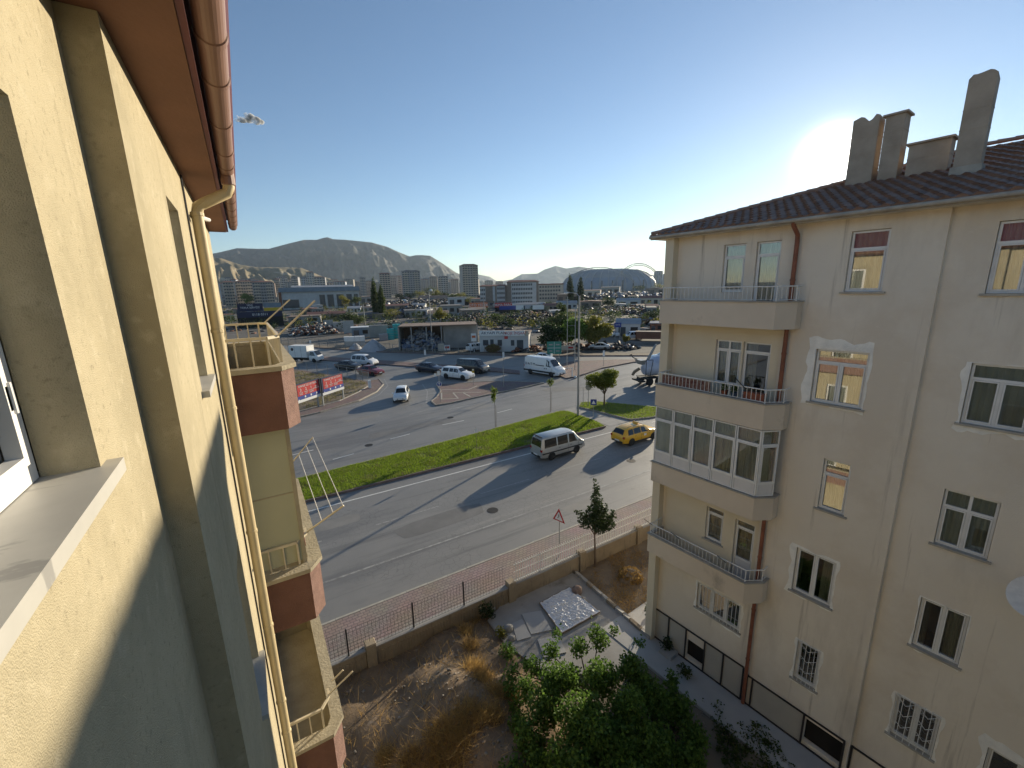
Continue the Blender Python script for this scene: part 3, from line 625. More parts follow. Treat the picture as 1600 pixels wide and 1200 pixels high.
# pantile field of the front slope: rows of curved tiles
tv = []; tf = []; tw, tl = .24, .34; nr = int(LR/math.cos(rad(18))/tl)
tile = [(-.5,0),(-.3,.035),(-.05,.05),(.15,.02),(.3,.0),(.5,.0)]
for r in range(nr):
    e0 = E0+.06-r*tl*math.cos(rad(18)); e1 = e0-tl*math.cos(rad(18))*1.1
    smax = SE-(E0-e0)+.05
    for c in range(int((smax-(-3.2))/tw)):
        s = smax-.05-(c+.5)*tw
        o = len(tv); j = random.uniform(-.006,.006)
        for xx,h in tile: tv.append((s+xx*tw, e0, rz_(e0)+.045+h+j)); tv.append((s+xx*tw, e1, rz_(e1)+.012+h+j))
        for k in range(5): tf.append((o+2*k,o+2*k+2,o+2*k+3,o+2*k+1))
        o2 = len(tv)
        for xx,h in tile: tv.append((s+xx*tw, e0-.012, rz_(e0)+.0))
        for k in range(5): tf.append((o+2*k,o+2*k+2,o2+k+1,o2+k))
tm = np_mesh("roof_tiles", np.array(tv), np.array(tf), "roof_tile"); to = ob("roof_tiles", tm, None, rb); tag(to, kind="stuff")
hm = MB(); n = 8
for k in range(n): a0,a1 = math.pi*k/n, math.pi*(k+1)/n; hm.add([(-.19,.11*math.cos(a0),.10*math.sin(a0)),(-.19,.11*math.cos(a1),.10*math.sin(a1)),(.19,.085*math.cos(a1),.08*math.sin(a1)),(.19,.085*math.cos(a0),.08*math.sin(a0))],[(0,1,2,3)])
hme = hm.mesh("hip_tile", 60); hme.materials.append(MATS["roof_tile"])
hv = Vector((-1,-1,TZ)).normalized(); nh = int(LR*math.sqrt(2+TZ*TZ)/.34)
q = Vector((hv.x,hv.y,hv.z)).to_track_quat('X','Z')
for k in range(nh):
    c = Vector((SE,E0,ZR+.05))+hv*(.34*(k+.5)); o = ob("hip_tile", hme, None, roof, c); o.rotation_mode = 'QUATERNION'; o.rotation_quaternion = q
for k in range(int((SE-LR-S0)/.34)):
    s = SE-LR-.34*(k+.5); ob("ridge_tile", hme, None, roof, (s,RID,ZR+LR*TZ+.05), math.pi)
# chimneys
def chimney(s0,s1,e0,e1,z0,z1,cap=False,broken=None):
    c = MB(); n = 7 if broken else 1
    if broken:
        for k in range(n):
            a = s0+(s1-s0)*k/n; b = s0+(s1-s0)*(k+1)/n; c.hexa([(a,e0,z0),(b,e0,z0),(b,e1,z0),(a,e1,z0)],[(a,e0,z1-broken[k]),(b,e0,z1-broken[(k+1)%n]),(b,e1,z1-broken[(k+1)%n]*.6),(a,e1,z1-broken[k]*.6)])
    else: c.box(s0,s1,e0,e1,z0,z1)
    o = ob("chimney", c, "chimney_render", rb)
    if cap: k_ = MB(); k_.hexa([(s0-.06,e0-.06,z1+.001),(s1+.06,e0-.06,z1+.001),(s1+.06,e1+.06,z1+.001),(s0-.06,e1+.06,z1+.001)],[(s0-.06,e0-.06,z1+.05),(s1+.06,e0-.06,z1+.05),(s1+.06,e1+.06,z1+.05),(s0-.06,e1+.06,z1+.05)]); ob("chimney_cap", k_, "chimney_render", o)
    jb = MB(); zz = z0+.5
    while zz < z1-.35: jb.box(s0-.006,s1+.006,e0-.006,e1+.006,zz,zz+.02); zz += .42
    ob("render_band", jb, "chimney_render", o)
    if s0 < 2.5: f_ = MB(); f_.box(s0-.04,s1+.04,e0-.04,e1+.05,z0,z0+.55); ob("flashing", f_, "coping", o)
    return o
chimney(4.52,5.13,-3.5,-3.0,15.8,18.12,broken=[.10,.03,.22,.28,.06,0,.05])
chimney(3.96,4.38,-3.5,-3.0,15.8,17.95,cap=True)
chimney(2.95,3.78,-3.45,-3.0,15.8,17.08,cap=True)
chimney(2.20,2.66,-2.30,-1.95,15.6,18.12,broken=[.16,.05,.0,.02,.04,.05,.03])
# walkway round the house
mm = MB(); mm.box(-8,10.2,.02,1.35,-.75,-.38); wk = struct("walkway", mm, "concrete_walk", "grey concrete walkway along the foot of the beige house"); wk.parent = None; wk.location = (nW.x*13.2,nW.y*13.2,0); wk.rotation_euler = (0,0,RZ)
mm = MB(); mm.prism(gpx([(978,962),(1030,926),(1075,905),(1060,985),(1022,1008),(1010,1000)],-.42), -.8, -.415); struct("path", mm, "concrete_walk", "sunlit pale concrete path at the corner of the beige house")
st = MB(); st.hexa([(7.5,.06,-.4),(8.05,.06,-.4),(8.05,.55,-.4),(7.5,.55,-.4)],[(7.52,.06,-.24),(8.03,.06,-.24),(8.03,.50,-.27),(7.52,.50,-.27)]); o = ob("step", st, "concrete", None, (nW.x*13.2,nW.y*13.2,0), RZ); tag(o, "small pale stone step on the grey walkway below the plinth", "step")
# satellite dish at the picture edge
sdsh = thing("satellite_dish", "grey satellite dish on the wall of the beige house", "satellite dish", rloc(-.22,.45,7.28), RZ)
Md = Matrix.Rotation(rad(-55),4,'X') @ Matrix.Rotation(rad(20),4,'Y')
d = MB(); d.lathe([(0.001,0),(.15,.012),(.3,.05),(.42,.10),(.43,.095),(.3,.04),(.15,.002),(0.001,-.012)], 28, Md); ob("dish", d, "white_paint_metal", sdsh, smooth=40)
d = MB(); d.tube([(0,-.55,-.1),(0,-.2,-.1),(0,-.02,0)], .02, 6); d.tube([Md@Vector((0,-.4,.08)),Md@Vector((0,-.1,.45))], .01, 5); ob("arm", d, "grey_metal", sdsh)
d = MB(); d.lathe([(.001,0),(.03,0),(.03,.09),(.001,.1)], 10, Md@Matrix.Translation((0,-.08,.42))); ob("receiver", d, "white_paint_metal", sdsh)
# things kept on the balconies
def pot(loc, label, col, leaf):
    t = thing("potted_plant", label, "plant", loc); m = MB(); m.lathe([(.07,0),(.10,.16),(.11,.17),(.09,.15)], 12); ob("pot", m, col, t, smooth=50)
    V, F = leaf_quads(crown_points([(0,0,.27,.12,.12,.13)], 90), .07); ob("foliage", np_mesh("foliage", V, F, leaf), None, t)
mat("pot_red", (0.28,0.09,0.05), 0.7); mat("pot_blue", (0.06,0.09,0.15), 0.6); mat("leaf_pot", (0.10,0.15,0.04), 0.7, col2=(0.05,0.08,0.02), island=0.7, trans=0.4)
pot(rloc(6.05,.62,10.26), "potted plant beside the open balcony door, light leaves", "pot_blue", "leaf_pot")
pot(rloc(6.35,.60,10.26), "dark potted plant standing on the balcony coping below the window", "pot_red", "leaf_pot")
bxo = MB(); bxo.box(-.28,.28,-.09,.09,0,.20); bxo.box(-.29,.29,-.1,.1,.18,.21); o = ob("crate", bxo, "pot_red", None, rloc(5.5,.55,10.285), RZ); tag(o, "low terracotta planter box behind the balcony railing", "planter")
rugm = mat("rug", (0.10,0.02,0.025), 0.95, scale=12, col2=(0.28,0.20,0.16))
rg = MB(); n = 20
for k in range(n+1):
    s = 6.75+1.7*k/n; rg.v += [(s,.70+.006*math.sin(k*1.7),10.62),(s,.70+.008*math.sin(k*1.7+.5),10.30)]
    if k: o_ = 2*k; rg.f.append((o_-2,o_,o_+1,o_-1))
o = ob("rug", rg, "rug", None, (nW.x*13.2,nW.y*13.2,0), RZ); tag(o, "dark red patterned rug hung inside the balcony railing", "rug")
o = MB(); o.tube([(0,0,0),(.02,.25,.34)], .012, 6); 
for i,(s,z) in enumerate(((5.72,10.66),(7.4,4.98),(8.5,4.98),(5.75,4.95))):
    o = MB(); o.tube([(0,0,-.02),(.12,.34,.30)], .012, 6); b = ob("drying_arm", o, "black_metal", None, rloc(s,.74,z), RZ)
    tag(b, ("black folding arm on the middle balcony railing","black folding arm halfway along the lowest balcony railing","black folding arm at the far corner of the lowest balcony railing","black folding arm on the lowest balcony railing in front of the door")[i], "drying arm")
# ------------------------------------------------------------------ sand-coloured house on the left, seen along its wall
sm_ = mat("render_sand", (0.52,0.45,0.30), 0.95, scale=2.2, col2=(0.45,0.385,0.25), bump=0.55, bscale=240)
mix_layer(sm_, (0.37,0.315,0.205), 2.6, 0.54, 0.74, streak=(2,2,0.16)); mix_layer(sm_, (0.34,0.29,0.19), 34, 0.56, 0.70)
mix_layer(sm_, (0.40,0.345,0.225), .9, .52, .66); mix_layer(sm_, (0.58,0.51,0.355), 9.0, 0.56, 0.8)
mat("soffit_brown", (0.21,0.105,0.07), 0.8, var=0.12, scale=1.5, bump=0.15)
mat("parapet_brown", (0.20,0.10,0.072), 0.9, var=0.14, scale=3, bump=0.4, bscale=60)
mix_layer(MATS["parapet_brown"], (0.24,0.125,0.09), 4.0, 0.6, 0.8)
mat("parapet_sunlit", (0.29,0.175,0.14), 0.95, var=0.2, scale=9, bump=0.6, bscale=60)  # sunlit tone of the brown parapet painted into chamfer and outer faces
mat("gutter_brown", (0.27,0.155,0.115), 0.5, var=0.1, scale=2)
mat("drip_edge", (0.14,0.035,0.04), 0.5, var=0.1)
mat("pipe_sand", (0.62,0.50,0.29), 0.45, var=0.1, scale=3)
mat("balcony_conc", (0.47,0.41,0.29), 0.95, scale=4, col2=(0.36,0.31,0.215), bump=0.5, bscale=30)
mat("frost_panel", (0.48,0.47,0.32), 0.35, var=0.05, scale=1.2, spec=0.5)
mm_ = mat("marble", (0.52,0.50,0.45), 0.45, scale=2.5, col2=(0.40,0.385,0.35), detail=8)
mix_layer(mm_, (0.30,0.29,0.27), 3.0, 0.60, 0.66, streak=(1,3,1))

lb = thing("apartment_house", "sand-coloured rendered house with brown eaves, gutter and balconies, along the picture edge", "building", (-6,4,-0.5))
OFF = Vector((6,-4,0.5))         # the house's meshes are drawn in world coordinates
def lob(name, me, m, parent=None, **k):
    o = ob(name, me, m, parent if parent else lb, **k)
    if parent is None: o.location = OFF
    return o
X1, X2, YS, YE, ZT, YB = -0.465, -0.335, 2.55, 9.8, 14.71, -30.0  # YB: house lengthened out of view behind the camera to bounce sunlight
ML1 = lambda a,z,d: Vector((X1-d,a,z)); ML2 = lambda a,z,d: Vector((X2-d,a,z))
L1 = [(-.35,1.83,13.05-2.9*k,14.14-2.9*k) for k in range(5)]; L2 = [(3.80,4.47,12.91-2.9*k,14.25-2.9*k) for k in range(5)]
LD = [(7.0,7.9,11.95-2.9*k,14.1-2.9*k) for k in range(4)]
w = MB(); wall_holes(w, ML1, YB, YS, -.5, ZT, L1, .14); w.add([(X1,YS,-.5),(X2,YS,-.5),(X2,YS,ZT),(X1,YS,ZT)],[(0,1,2,3)]); lob("wall", w, "render_sand")
w = MB(); wall_holes(w, ML2, YS, YE, -.5, ZT, L2+LD, .10); w.add([(X2,YE,-.5),(-12,YE,-.5),(-12,YE,ZT),(X2,YE,ZT)],[(0,1,2,3)]); lob("wall", w, "render_sand")
w = MB(); w.add([(-12,YE,-.5),(-12,YB,-.5),(-12,YB,ZT),(-12,YE,ZT),(X1,YB,-.5),(X1,YB,ZT)],[(0,1,2,3),(1,4,5,2)]); lob("wall", w, "render_sand")
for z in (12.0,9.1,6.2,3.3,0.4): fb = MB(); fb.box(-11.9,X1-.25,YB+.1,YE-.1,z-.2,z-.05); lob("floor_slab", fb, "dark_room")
fb = MB(); fb.box(-4.2,-4.0,YB+.1,YE-.1,-.4,14.7); lob("inner_wall", fb, "render_cream")
def lwin(*a, **k):
    o = window(lb,*a,**k); o.location = OFF; return o
for i,h in enumerate(L1): lwin(ML1,*h,cols=2,d=.14,fw=.07,sill="marble",sill_d=.045,curtain=[(0,.25,"curtain")])
for i,h in enumerate(L2): lwin(ML2,*h,cols=1,d=.10,fw=.05,sill="marble",sill_d=.05,curtain=[(0,1,"curtain")])
for i,h in enumerate(LD): lwin(ML2,*h,cols=1,d=.06,fw=.06,sill=None,curtain=[(0,1,"curtain")],name="balcony_door",panel=.6)
h_ = MB(); h_.box(-.603,-.593,1.735,1.765,13.29,13.36); h_.tube([(-.592,1.755,13.28),(-.592,1.755,13.37)], .007, 8); lob("hinge", h_, "pvc")
# eave
w = MB(); w.box(-12.3,-.07,YB-.2,YE+.12,ZT+.003,ZT+.035); lob("soffit", w, "soffit_brown")
w = MB(); w.box(-.068,-.038,YB-.2,YE+.12,ZT+.01,ZT+.10); lob("fascia", w, "drip_edge")
w = MB(); n = 14
for k in range(n):
    a0, a1 = math.pi*(1+k/n), math.pi*(1+(k+1)/n); r = .066
    w.add([(.045+r*math.cos(a0),YB-.2,ZT+.11+r*math.sin(a0)),(.045+r*math.cos(a1),YB-.2,ZT+.11+r*math.sin(a1)),(.045+r*math.cos(a1),YE+.15,ZT+.11+r*math.sin(a1)),(.045+r*math.cos(a0),YE+.15,ZT+.11+r*math.sin(a0))],[(0,1,2,3)])
gt = lob("gutter", w, "gutter_brown", smooth=60)
rc = MB(); n = 14
for k in range(n):
    a0, a1 = math.pi*(1+k/n), math.pi*(1+(k+1)/n)
    for (ra,ya,rb_,yb) in ((.067,-.03,.072,-.026),(.072,-.026,.072,.026),(.072,.026,.067,.03)):
        rc.add([(ra*math.cos(a0),ya,ra*math.sin(a0)),(ra*math.cos(a1),ya,ra*math.sin(a1)),(rb_*math.cos(a1),yb,rb_*math.sin(a1)),(rb_*math.cos(a0),yb,rb_*math.sin(a0))],[(0,1,2,3)])
rcm = rc.mesh("gutter_joint", 50); rcm.materials.append(MATS["gutter_brown"])
for y in (-1.2,.4,1.5,2.75,3.25,4.0,4.75,5.25,5.9,6.5,7.1,7.7,8.3,8.9,9.4): ob("gutter_joint", rcm, None, gt, (.045,y,ZT+.11))
w = MB(); w.add([(.11,YB-.2,ZT+.12),(.125,YB-.2,ZT+.14),(.125,YE+.17,ZT+.14),(.11,YE+.17,ZT+.12),(.125,YB-.2,ZT+.17),(.125,YE+.17,ZT+.17),(-6,YB-.2,17.0),(-6,YE+.17,17.0),(-12.3,YB-.2,ZT+.17),(-12.3,YE+.17,ZT+.17)],[(0,1,2,3),(1,4,5,2),(4,6,7,5),(6,8,9,7)]); lob("roof", w, "drip_edge")
# downpipe with two ribbed bends
PX, PY = -.262, 5.5
w = MB(); w.tube([(.045,PY,14.78),(.045,PY,14.66),(.02,PY,14.60),(-.20,PY,14.48),(-.245,PY,14.45),(PX,PY,14.38),(PX,PY,9),(PX,PY,-.4)], .052, 12); dp = lob("downpipe", w, "pipe_sand", smooth=50)
w = MB(); w.lathe([(.05,14.67),(.062,14.68),(.062,14.79),(.05,14.80)], 12, Matrix.Translation((.045,PY,0))); ob("outlet", w, "gutter_brown", dp)
for z in (14.36,13.2,12.35,10.85,9.55,8.4,7.9,6.7,5.2,3.8): 
    w = MB(); w.lathe([(.053,z),(.059,z+.004),(.059,z+.035),(.053,z+.04)], 12, Matrix.Translation((PX,PY,0))); ob("pipe_collar", w, "pipe_sand", dp)
for (p, q) in (((.045,14.665),(.018,14.602)),((-.205,14.477),(-.25,14.435))):
    for k in range(5):
        f = k/4; x = p[0]+(q[0]-p[0])*f; z = p[1]+(q[1]-p[1])*f
        w = MB(); w.lathe([(.052,-.006),(.057,0),(.052,.006)], 12, Matrix.Translation((x,PY,z))@Matrix.Rotation(rad(-60 if k else -20),4,'Y')); ob("rib", w, "pipe_sand", dp)
w = MB(); w.tube([(-.30,PY+.04,14.37),(-.18,PY+.30,14.37)], [.035,.02], 8); lob("lamp_holder", w, "white_paint_metal")
w = MB(); w.tube([(X2+.012,5.25,14.68),(X2+.012,5.22,14.3),(X2+.012,5.26,13.2),(X2+.012,5.2,10),(X2+.012,5.25,2)], .009, 5); lob("cable", w, "black_metal")
# balconies
for bi,z1 in enumerate((12.65,9.80,6.92,4.0)):
    z0 = z1-.76; pl_ = [(X2+.002,6.0),(.30,6.0),(.46,6.22),(.46,9.28),(.30,9.5),(X2+.002,9.5)]; t = .13
    inn = [(X2+.002,6.0+t),(.26,6.0+t),(.46-t,6.28),(.46-t,9.22),(.26,9.5-t),(X2+.002,9.5-t)]
    bp_ = MB(); bp_.hexa([(*pl_[0],z0),(*pl_[1],z0),(*inn[1],z0),(*inn[0],z0)],[(*pl_[0],z1),(*pl_[1],z1),(*inn[1],z1),(*inn[0],z1)]); bo = lob("balcony", bp_, "parapet_brown")
    q = MB()
    for k in (1,2,3,4): q.hexa([(*pl_[k],z0),(*pl_[k+1],z0),(*inn[k+1],z0),(*inn[k],z0)],[(*pl_[k],z1),(*pl_[k+1],z1),(*inn[k+1],z1),(*inn[k],z1)])
    ob("parapet", q, "parapet_sunlit", bo)
    q = MB(); q.prism(inn, z0+.003, z0+.14); ob("balcony_floor", q, "balcony_conc", bo)
    q = MB(); iq = [(X2+.003,6.0+t+.001),(.258,6.0+t+.001),(.46-t-.001,6.281),(.46-t-.001,9.219),(.258,9.5-t-.001),(X2+.003,9.5-t-.001)]
    for k in range(5): a, b = iq[k], iq[k+1]; q.add([(*a,z0+.14),(*b,z0+.14),(*b,z1-.002),(*a,z1-.002)],[(0,1,2,3)])
    ob("inner_face", q, "balcony_conc", bo)
    co = [(X2+.002,5.965),(.312,5.965),(.495,6.21),(.495,9.29),(.312,9.535),(X2+.002,9.535)]; ci = [(X2+.002,6.15),(.25,6.15),(.315,6.29),(.315,9.21),(.25,9.35),(X2+.002,9.35)]
    q = MB()
    for k in range(5): q.hexa([(*co[k],z1+.002),(*co[k+1],z1+.002),(*ci[k+1],z1+.002),(*ci[k],z1+.002)],[(*co[k],z1+.06),(*co[k+1],z1+.06),(*ci[k+1],z1+.06),(*ci[k],z1+.06)])
    ob("coping", q, "balcony_conc", bo)
    if bi < 3:
        zt = z1+.40; r = MB(); path = [Vector((X2+.01,6.16,0)),Vector((.20,6.16,0)),Vector((.34,6.34,0)),Vector((.34,9.16,0)),Vector((.20,9.34,0)),Vector((X2+.01,9.34,0))]
        if bi: path = path[:4]
        for k in range(len(path)-1):
            a, b = path[k], path[k+1]; d = (b-a).normalized(); n_ = Vector((-d.y,d.x,0))*.016
            if bi and k == 2: b = a.lerp(b, .05)
            r.hexa([(*(a-n_)[:2],zt-.018),(*(b-n_)[:2],zt-.018),(*(b+n_)[:2],zt-.018),(*(a+n_)[:2],zt-.018)],[(*(a-n_)[:2],zt+.018),(*(b-n_)[:2],zt+.018),(*(b+n_)[:2],zt+.018),(*(a+n_)[:2],zt+.018)])
        rl = lob("railing", r, "cream_metal")
        for k in range(len(path)-1):
            if bi and k == 2: continue
            a, b = path[k], path[k+1]; L_ = (b-a).length; n = max(1,round(L_/.19))
            for j in range(n+1):
                if j == n and k < len(path)-2: continue
                c = a.lerp(b,j/n); s = MB(); h = .009 if j else .014; s.box(c.x-h,c.x+h,c.y-h,c.y+h,z1+.06,zt-.018); ob("baluster", s, "cream_metal", rl)
# frosted screen that closes the side of the second balcony
for (a,b) in ((9.9,10.93),(10.95,11.86)):
    q = MB(); q.box(X2+.02,.25,6.185,6.205,a,b); lob("frosted_panel", q, "frost_panel")
q = MB(); q.box(.252,.30,6.17,6.22,9.86,11.88); q.box(X2+.02,.25,6.18,6.21,10.931,10.949); lob("screen_frame", q, "balcony_conc")
# folding clothes racks on the railings
def rack(label, z, arms, tips, wires):
    root = thing("clothes_rack", label, "clothes rack", arms[0])
    O = Vector(arms[0])
    for a, t_ in zip(arms, tips): m = MB(); m.tube([Vector(a)-O, Vector(t_)-O], .014, 6); ob("arm", m, "cream_metal", root)
    for f in wires: m = MB(); m.tube([Vector(arms[0]).lerp(Vector(tips[0]),f)-O, Vector(arms[1]).lerp(Vector(tips[1]),f)-O], .0055, 5); ob("line", m, "white_paint_metal", root)
    return root
rack("pale folded clothes rack arms rising from the top balcony railing", 13.05, [(.34,6.3,13.06),(.30,9.2,13.06)], [onY(492,470,6.3),onY(453,468,9.2)], [])
rack("clothes rack with four stretched lines on the balcony with the frosted screen", 10.2, [(.34,6.36,10.20),(.34,9.15,10.2)], [onY(537,790,6.2),onY(489,683,9.15)], [.42,.72,.985])
b3_ = onX(519,1064,.42)
rack("short clothes rack arm on the lowest visible balcony", 7.3, [(.345,6.36,7.33),b3_], [onY(551,1049,6.4),onY(536,1047,b3_.y)], [])
mat("cloth_red", (0.22,0.02,0.025), 0.95)
cl = MB()
for k in range(5): a = k/4; cl.v += [(.26+.05*a,6.31+.012*math.sin(k*2),10.24),(.27+.045*a,6.32+.015*math.sin(k*2+1),10.02)]; cl.f += [(2*k-2,2*k,2*k+1,2*k-1)] if k else []
o = ob("cloth", cl, "cloth_red", None); tag(o, "small dark red cloth hanging at the railing corner beside the frosted screen", "cloth")
# ------------------------------------------------------------------ vehicles
def paint(name, c, rough=0.28, metal=0.0):
    m = mat(name, c, rough, var=0.05, scale=1.5, metal=metal, spec=0.55); m.node_tree.nodes["Principled BSDF"].inputs["Coat Weight"].default_value = 0.5; return m
paint("car_white", (0.72,0.72,0.71)); paint("car_black", (0.018,0.018,0.02)); paint("car_red", (0.19,0.03,0.035)); paint("car_navy", (0.015,0.02,0.035))
paint("car_silver", (0.46,0.455,0.43), 0.32, 0.35); paint("car_yellow", (0.72,0.40,0.012)); paint("car_grey", (0.40,0.41,0.42), 0.3, 0.4); paint("car_maroon", (0.06,0.025,0.025))
paint("car_blue", (0.08,0.15,0.33)); paint("car_green", (0.10,0.20,0.17))
mat("car_glass", (0.012,0.014,0.016), 0.05, var=0, spec=0.7); mat("tyre", (0.018,0.018,0.018), 0.85, var=0.1); mat("rim", (0.42,0.42,0.42), 0.35, var=0.05, metal=0.6)
mat("dark_trim", (0.025,0.025,0.026), 0.6, var=0.1); mat("head_lamp", (0.75,0.75,0.72), 0.12, var=0, spec=0.8); mat("tail_lamp", (0.32,0.012,0.01), 0.2, var=0, spec=0.6); mat("plate", (0.75,0.75,0.74), 0.5, var=0)
mat("box_white", (0.74,0.73,0.70), 0.6, var=0.06, scale=1.2); mat("chassis", (0.03,0.03,0.03), 0.7, var=0.2); mat("drum_blue", (0.40,0.46,0.58), 0.4, var=0.12, scale=1.5)
mix_layer(MATS["drum_blue"], (0.45,0.42,0.38), 2.0, 0.58, 0.7)

# stations from tail to nose: x, belt height, top height, half width at the top
SPEC = {
 "sedan": dict(L=4.45, W=1.76, st=[(-2.2,.70,.80,.60),(-2.12,.86,.98,.66),(-1.62,.92,1.04,.68),(-1.0,.93,1.37,.56),(-.35,.92,1.45,.57),(.30,.90,1.40,.56),(1.0,.88,.99,.66),(1.85,.78,.86,.66),(2.16,.58,.66,.58),(2.2,.42,.48,.55)],
      ws=(.33,.97), rw=(-1.57,-1.03), sw=[(-1.25,-.42,-.92,-.38),(-.34,.72,-.30,.36)], wh=(-1.32,1.36), r=.31),
 "hatch": dict(L=4.1, W=1.72, st=[(-2.03,.62,.72,.60),(-2.0,.90,1.00,.64),(-1.72,.93,1.36,.55),(-1.2,.93,1.46,.57),(-.2,.92,1.49,.57),(.35,.90,1.43,.56),(1.05,.90,1.00,.66),(1.75,.80,.88,.66),(2.0,.58,.66,.58),(2.04,.42,.48,.55)],
      ws=(.38,1.02), rw=(-1.98,-1.74), sw=[(-1.55,-.50,-1.40,-.46),(-.42,.78,-.36,.42)], wh=(-1.25,1.28), r=.30),
 "wagon": dict(L=4.5, W=1.74, st=[(-2.25,.66,.76,.62),(-2.22,.93,1.02,.66),(-1.92,.95,1.44,.56),(-1.5,.95,1.54,.58),(-.2,.94,1.57,.58),(.35,.92,1.48,.57),(1.05,.90,1.00,.66),(1.85,.82,.90,.66),(2.18,.60,.68,.58),(2.22,.42,.48,.55)],
      ws=(.38,1.02), rw=(-2.20,-1.94), sw=[(-1.80,-1.12,-1.62,-1.10),(-1.05,-.22,-1.03,-.20),(-.14,.80,-.12,.44)], wh=(-1.36,1.42), r=.32),
 "mpv": dict(L=4.35, W=1.82, st=[(-2.17,.70,.80,.68),(-2.15,1.02,1.12,.70),(-2.02,1.04,1.72,.62),(-1.7,1.04,1.82,.64),(.1,1.02,1.82,.64),(.55,1.0,1.70,.62),(1.2,.99,1.10,.70),(1.85,.86,.95,.68),(2.13,.62,.70,.6),(2.17,.42,.48,.56)],
      ws=(.58,1.17), rw=(-2.14,-2.03), sw=[(-1.86,-1.12,-1.82,-1.10),(-1.02,-.12,-1.0,-.10),(-.02,.92,0,.62)], wh=(-1.36,1.38), r=.32),
 "minibus": dict(L=4.6, W=1.72, st=[(-2.28,.62,.72,.70),(-2.26,1.02,1.12,.72),(-2.14,1.06,1.80,.64),(-1.9,1.06,1.93,.66),(.7,1.05,1.95,.66),(1.15,1.04,1.88,.64),(1.85,1.0,1.10,.70),(2.2,.85,.92,.68),(2.28,.50,.56,.64)],
      ws=(1.18,1.83), rw=(-2.25,-2.15), sw=[(-1.98,-.78,-1.92,-.76),(-.66,.38,-.64,.40),(.52,1.45,.54,1.06)], wh=(-1.30,1.30), r=.31),
 "van": dict(L=5.1, W=1.92, st=[(-2.52,.66,.76,.74),(-2.5,1.06,1.16,.76),(-2.40,1.08,1.84,.70),(-2.1,1.08,1.95,.70),(.7,1.07,1.95,.70),(1.1,1.06,1.84,.68),(1.75,1.05,1.16,.74),(2.3,.92,1.02,.72),(2.5,.66,.74,.66),(2.54,.42,.48,.6)],
      ws=(1.13,1.72), rw=(-2.49,-2.41), sw=[(-2.2,-.9,-2.16,-.88),(-.75,.32,-.73,.34),(.46,1.42,.48,1.08)], wh=(-1.5,1.62), r=.34),
 "panelvan": dict(L=6.0, W=2.02, st=[(-2.97,.72,.84,.80),(-2.95,1.25,1.36,.84),(-2.90,1.30,2.34,.78),(-2.6,1.30,2.50,.78),(1.0,1.30,2.46,.78),(1.45,1.28,2.26,.74),(2.2,1.24,1.36,.80),(2.75,1.02,1.12,.78),(2.97,.72,.80,.72),(3.0,.42,.48,.66)],
      ws=(1.50,2.17), rw=None, sw=[(1.02,2.0,1.04,1.52)], wh=(-1.75,1.95), r=.35),
 "pickup": dict(L=5.3, W=1.85, st=[(-2.62,.66,.76,.70),(-2.6,1.08,1.18,.74),(-2.45,1.10,1.66,.62),(-2.1,1.10,1.74,.64),(-.9,1.10,1.76,.64),(.2,1.08,1.76,.62),(.55,1.07,1.66,.60),(1.15,1.06,1.17,.72),(2.2,.96,1.06,.72),(2.55,.74,.82,.66),(2.6,.48,.54,.62)],
      ws=(.58,1.12), rw=(-2.59,-2.46), sw=[(-2.2,-1.1,-2.1,-1.08),(-.92,-.22,-.86,-.20),(-.12,.86,-.10,.58)], wh=(-1.55,1.62), r=.39),
 "cab": dict(L=2.0, W=1.75, st=[(-.98,.70,.85,.74),(-.96,1.05,1.95,.66),(-.7,1.06,2.0,.66),(.05,1.05,1.96,.66),(.70,1.02,1.14,.72),(.95,.80,.88,.70),(1.0,.45,.5,.66)],
      ws=(.08,.67), rw=None, sw=[(-.75,.42,-.72,.04)], wh=(), r=.36),
}
def interp(st, x, k):
    for a, b in zip(st[:-1], st[1:]):
        if a[0] <= x <= b[0]: f = (x-a[0])/(b[0]-a[0]); return a[k]+(b[k]-a[k])*f
    return st[0][k] if x < st[0][0] else st[-1][k]
def body_mesh(sp, z0=.22):
    st = sp["st"]; W = sp["W"]/2; xs = set(s[0] for s in st)
    for a, b in zip(st[:-1], st[1:]):
        if b[0]-a[0] > .5: xs |= {a[0]+(b[0]-a[0])*.5}
    xs = sorted(xs); m = MB(); rings = []
    xa, xb = st[0][0], st[-1][0]
    for x in xs:
        zb, zt, wt_ = (interp(st,x,k) for k in (1,2,3)); e = min(x-xa, xb-x); tp = 1-.13*max(0,(1-e/.5))**2   # rounded plan at the ends
        w = W*tp; zl = z0+.10*max(0,1-e/.6); zs = min(zl+.16, zb-.1); zm = zs+(zb-zs)*.6; wt2 = min(wt_, w*.97)
        h = zt-zb
        if h > .2: up = [(w*.965,zb),(wt2+(w*.965-wt2)*.12,zt-.10),(wt2*.93,zt-.025),(wt2*.6,zt+.01),(0,zt+.022)]
        else: up = [(w*.965,zb),(w*.93,zb+h*.5),(w*.84,zt-.01),(w*.5,zt+.012),(0,zt+.02)]
        half = [(w*.90,zl),(w*.985,zs),(w,zm)]+up
        rings.append([(x,y,z) for y,z in half]+[(x,-y,z) for y,z in reversed(half[:-1])])
    n = len(rings[0])
    for i,r in enumerate(rings): m.v += r
    for i in range(len(rings)-1):
        for k in range(n-1): m.f.append((i*n+k,i*n+k+1,(i+1)*n+k+1,(i+1)*n+k))
        m.f.append((i*n+n-1,i*n,(i+1)*n,(i+1)*n+n-1))
    m.f.append(tuple(range(n-1,-1,-1))); m.f.append(tuple(range((len(rings)-1)*n,len(rings)*n)))
    return m
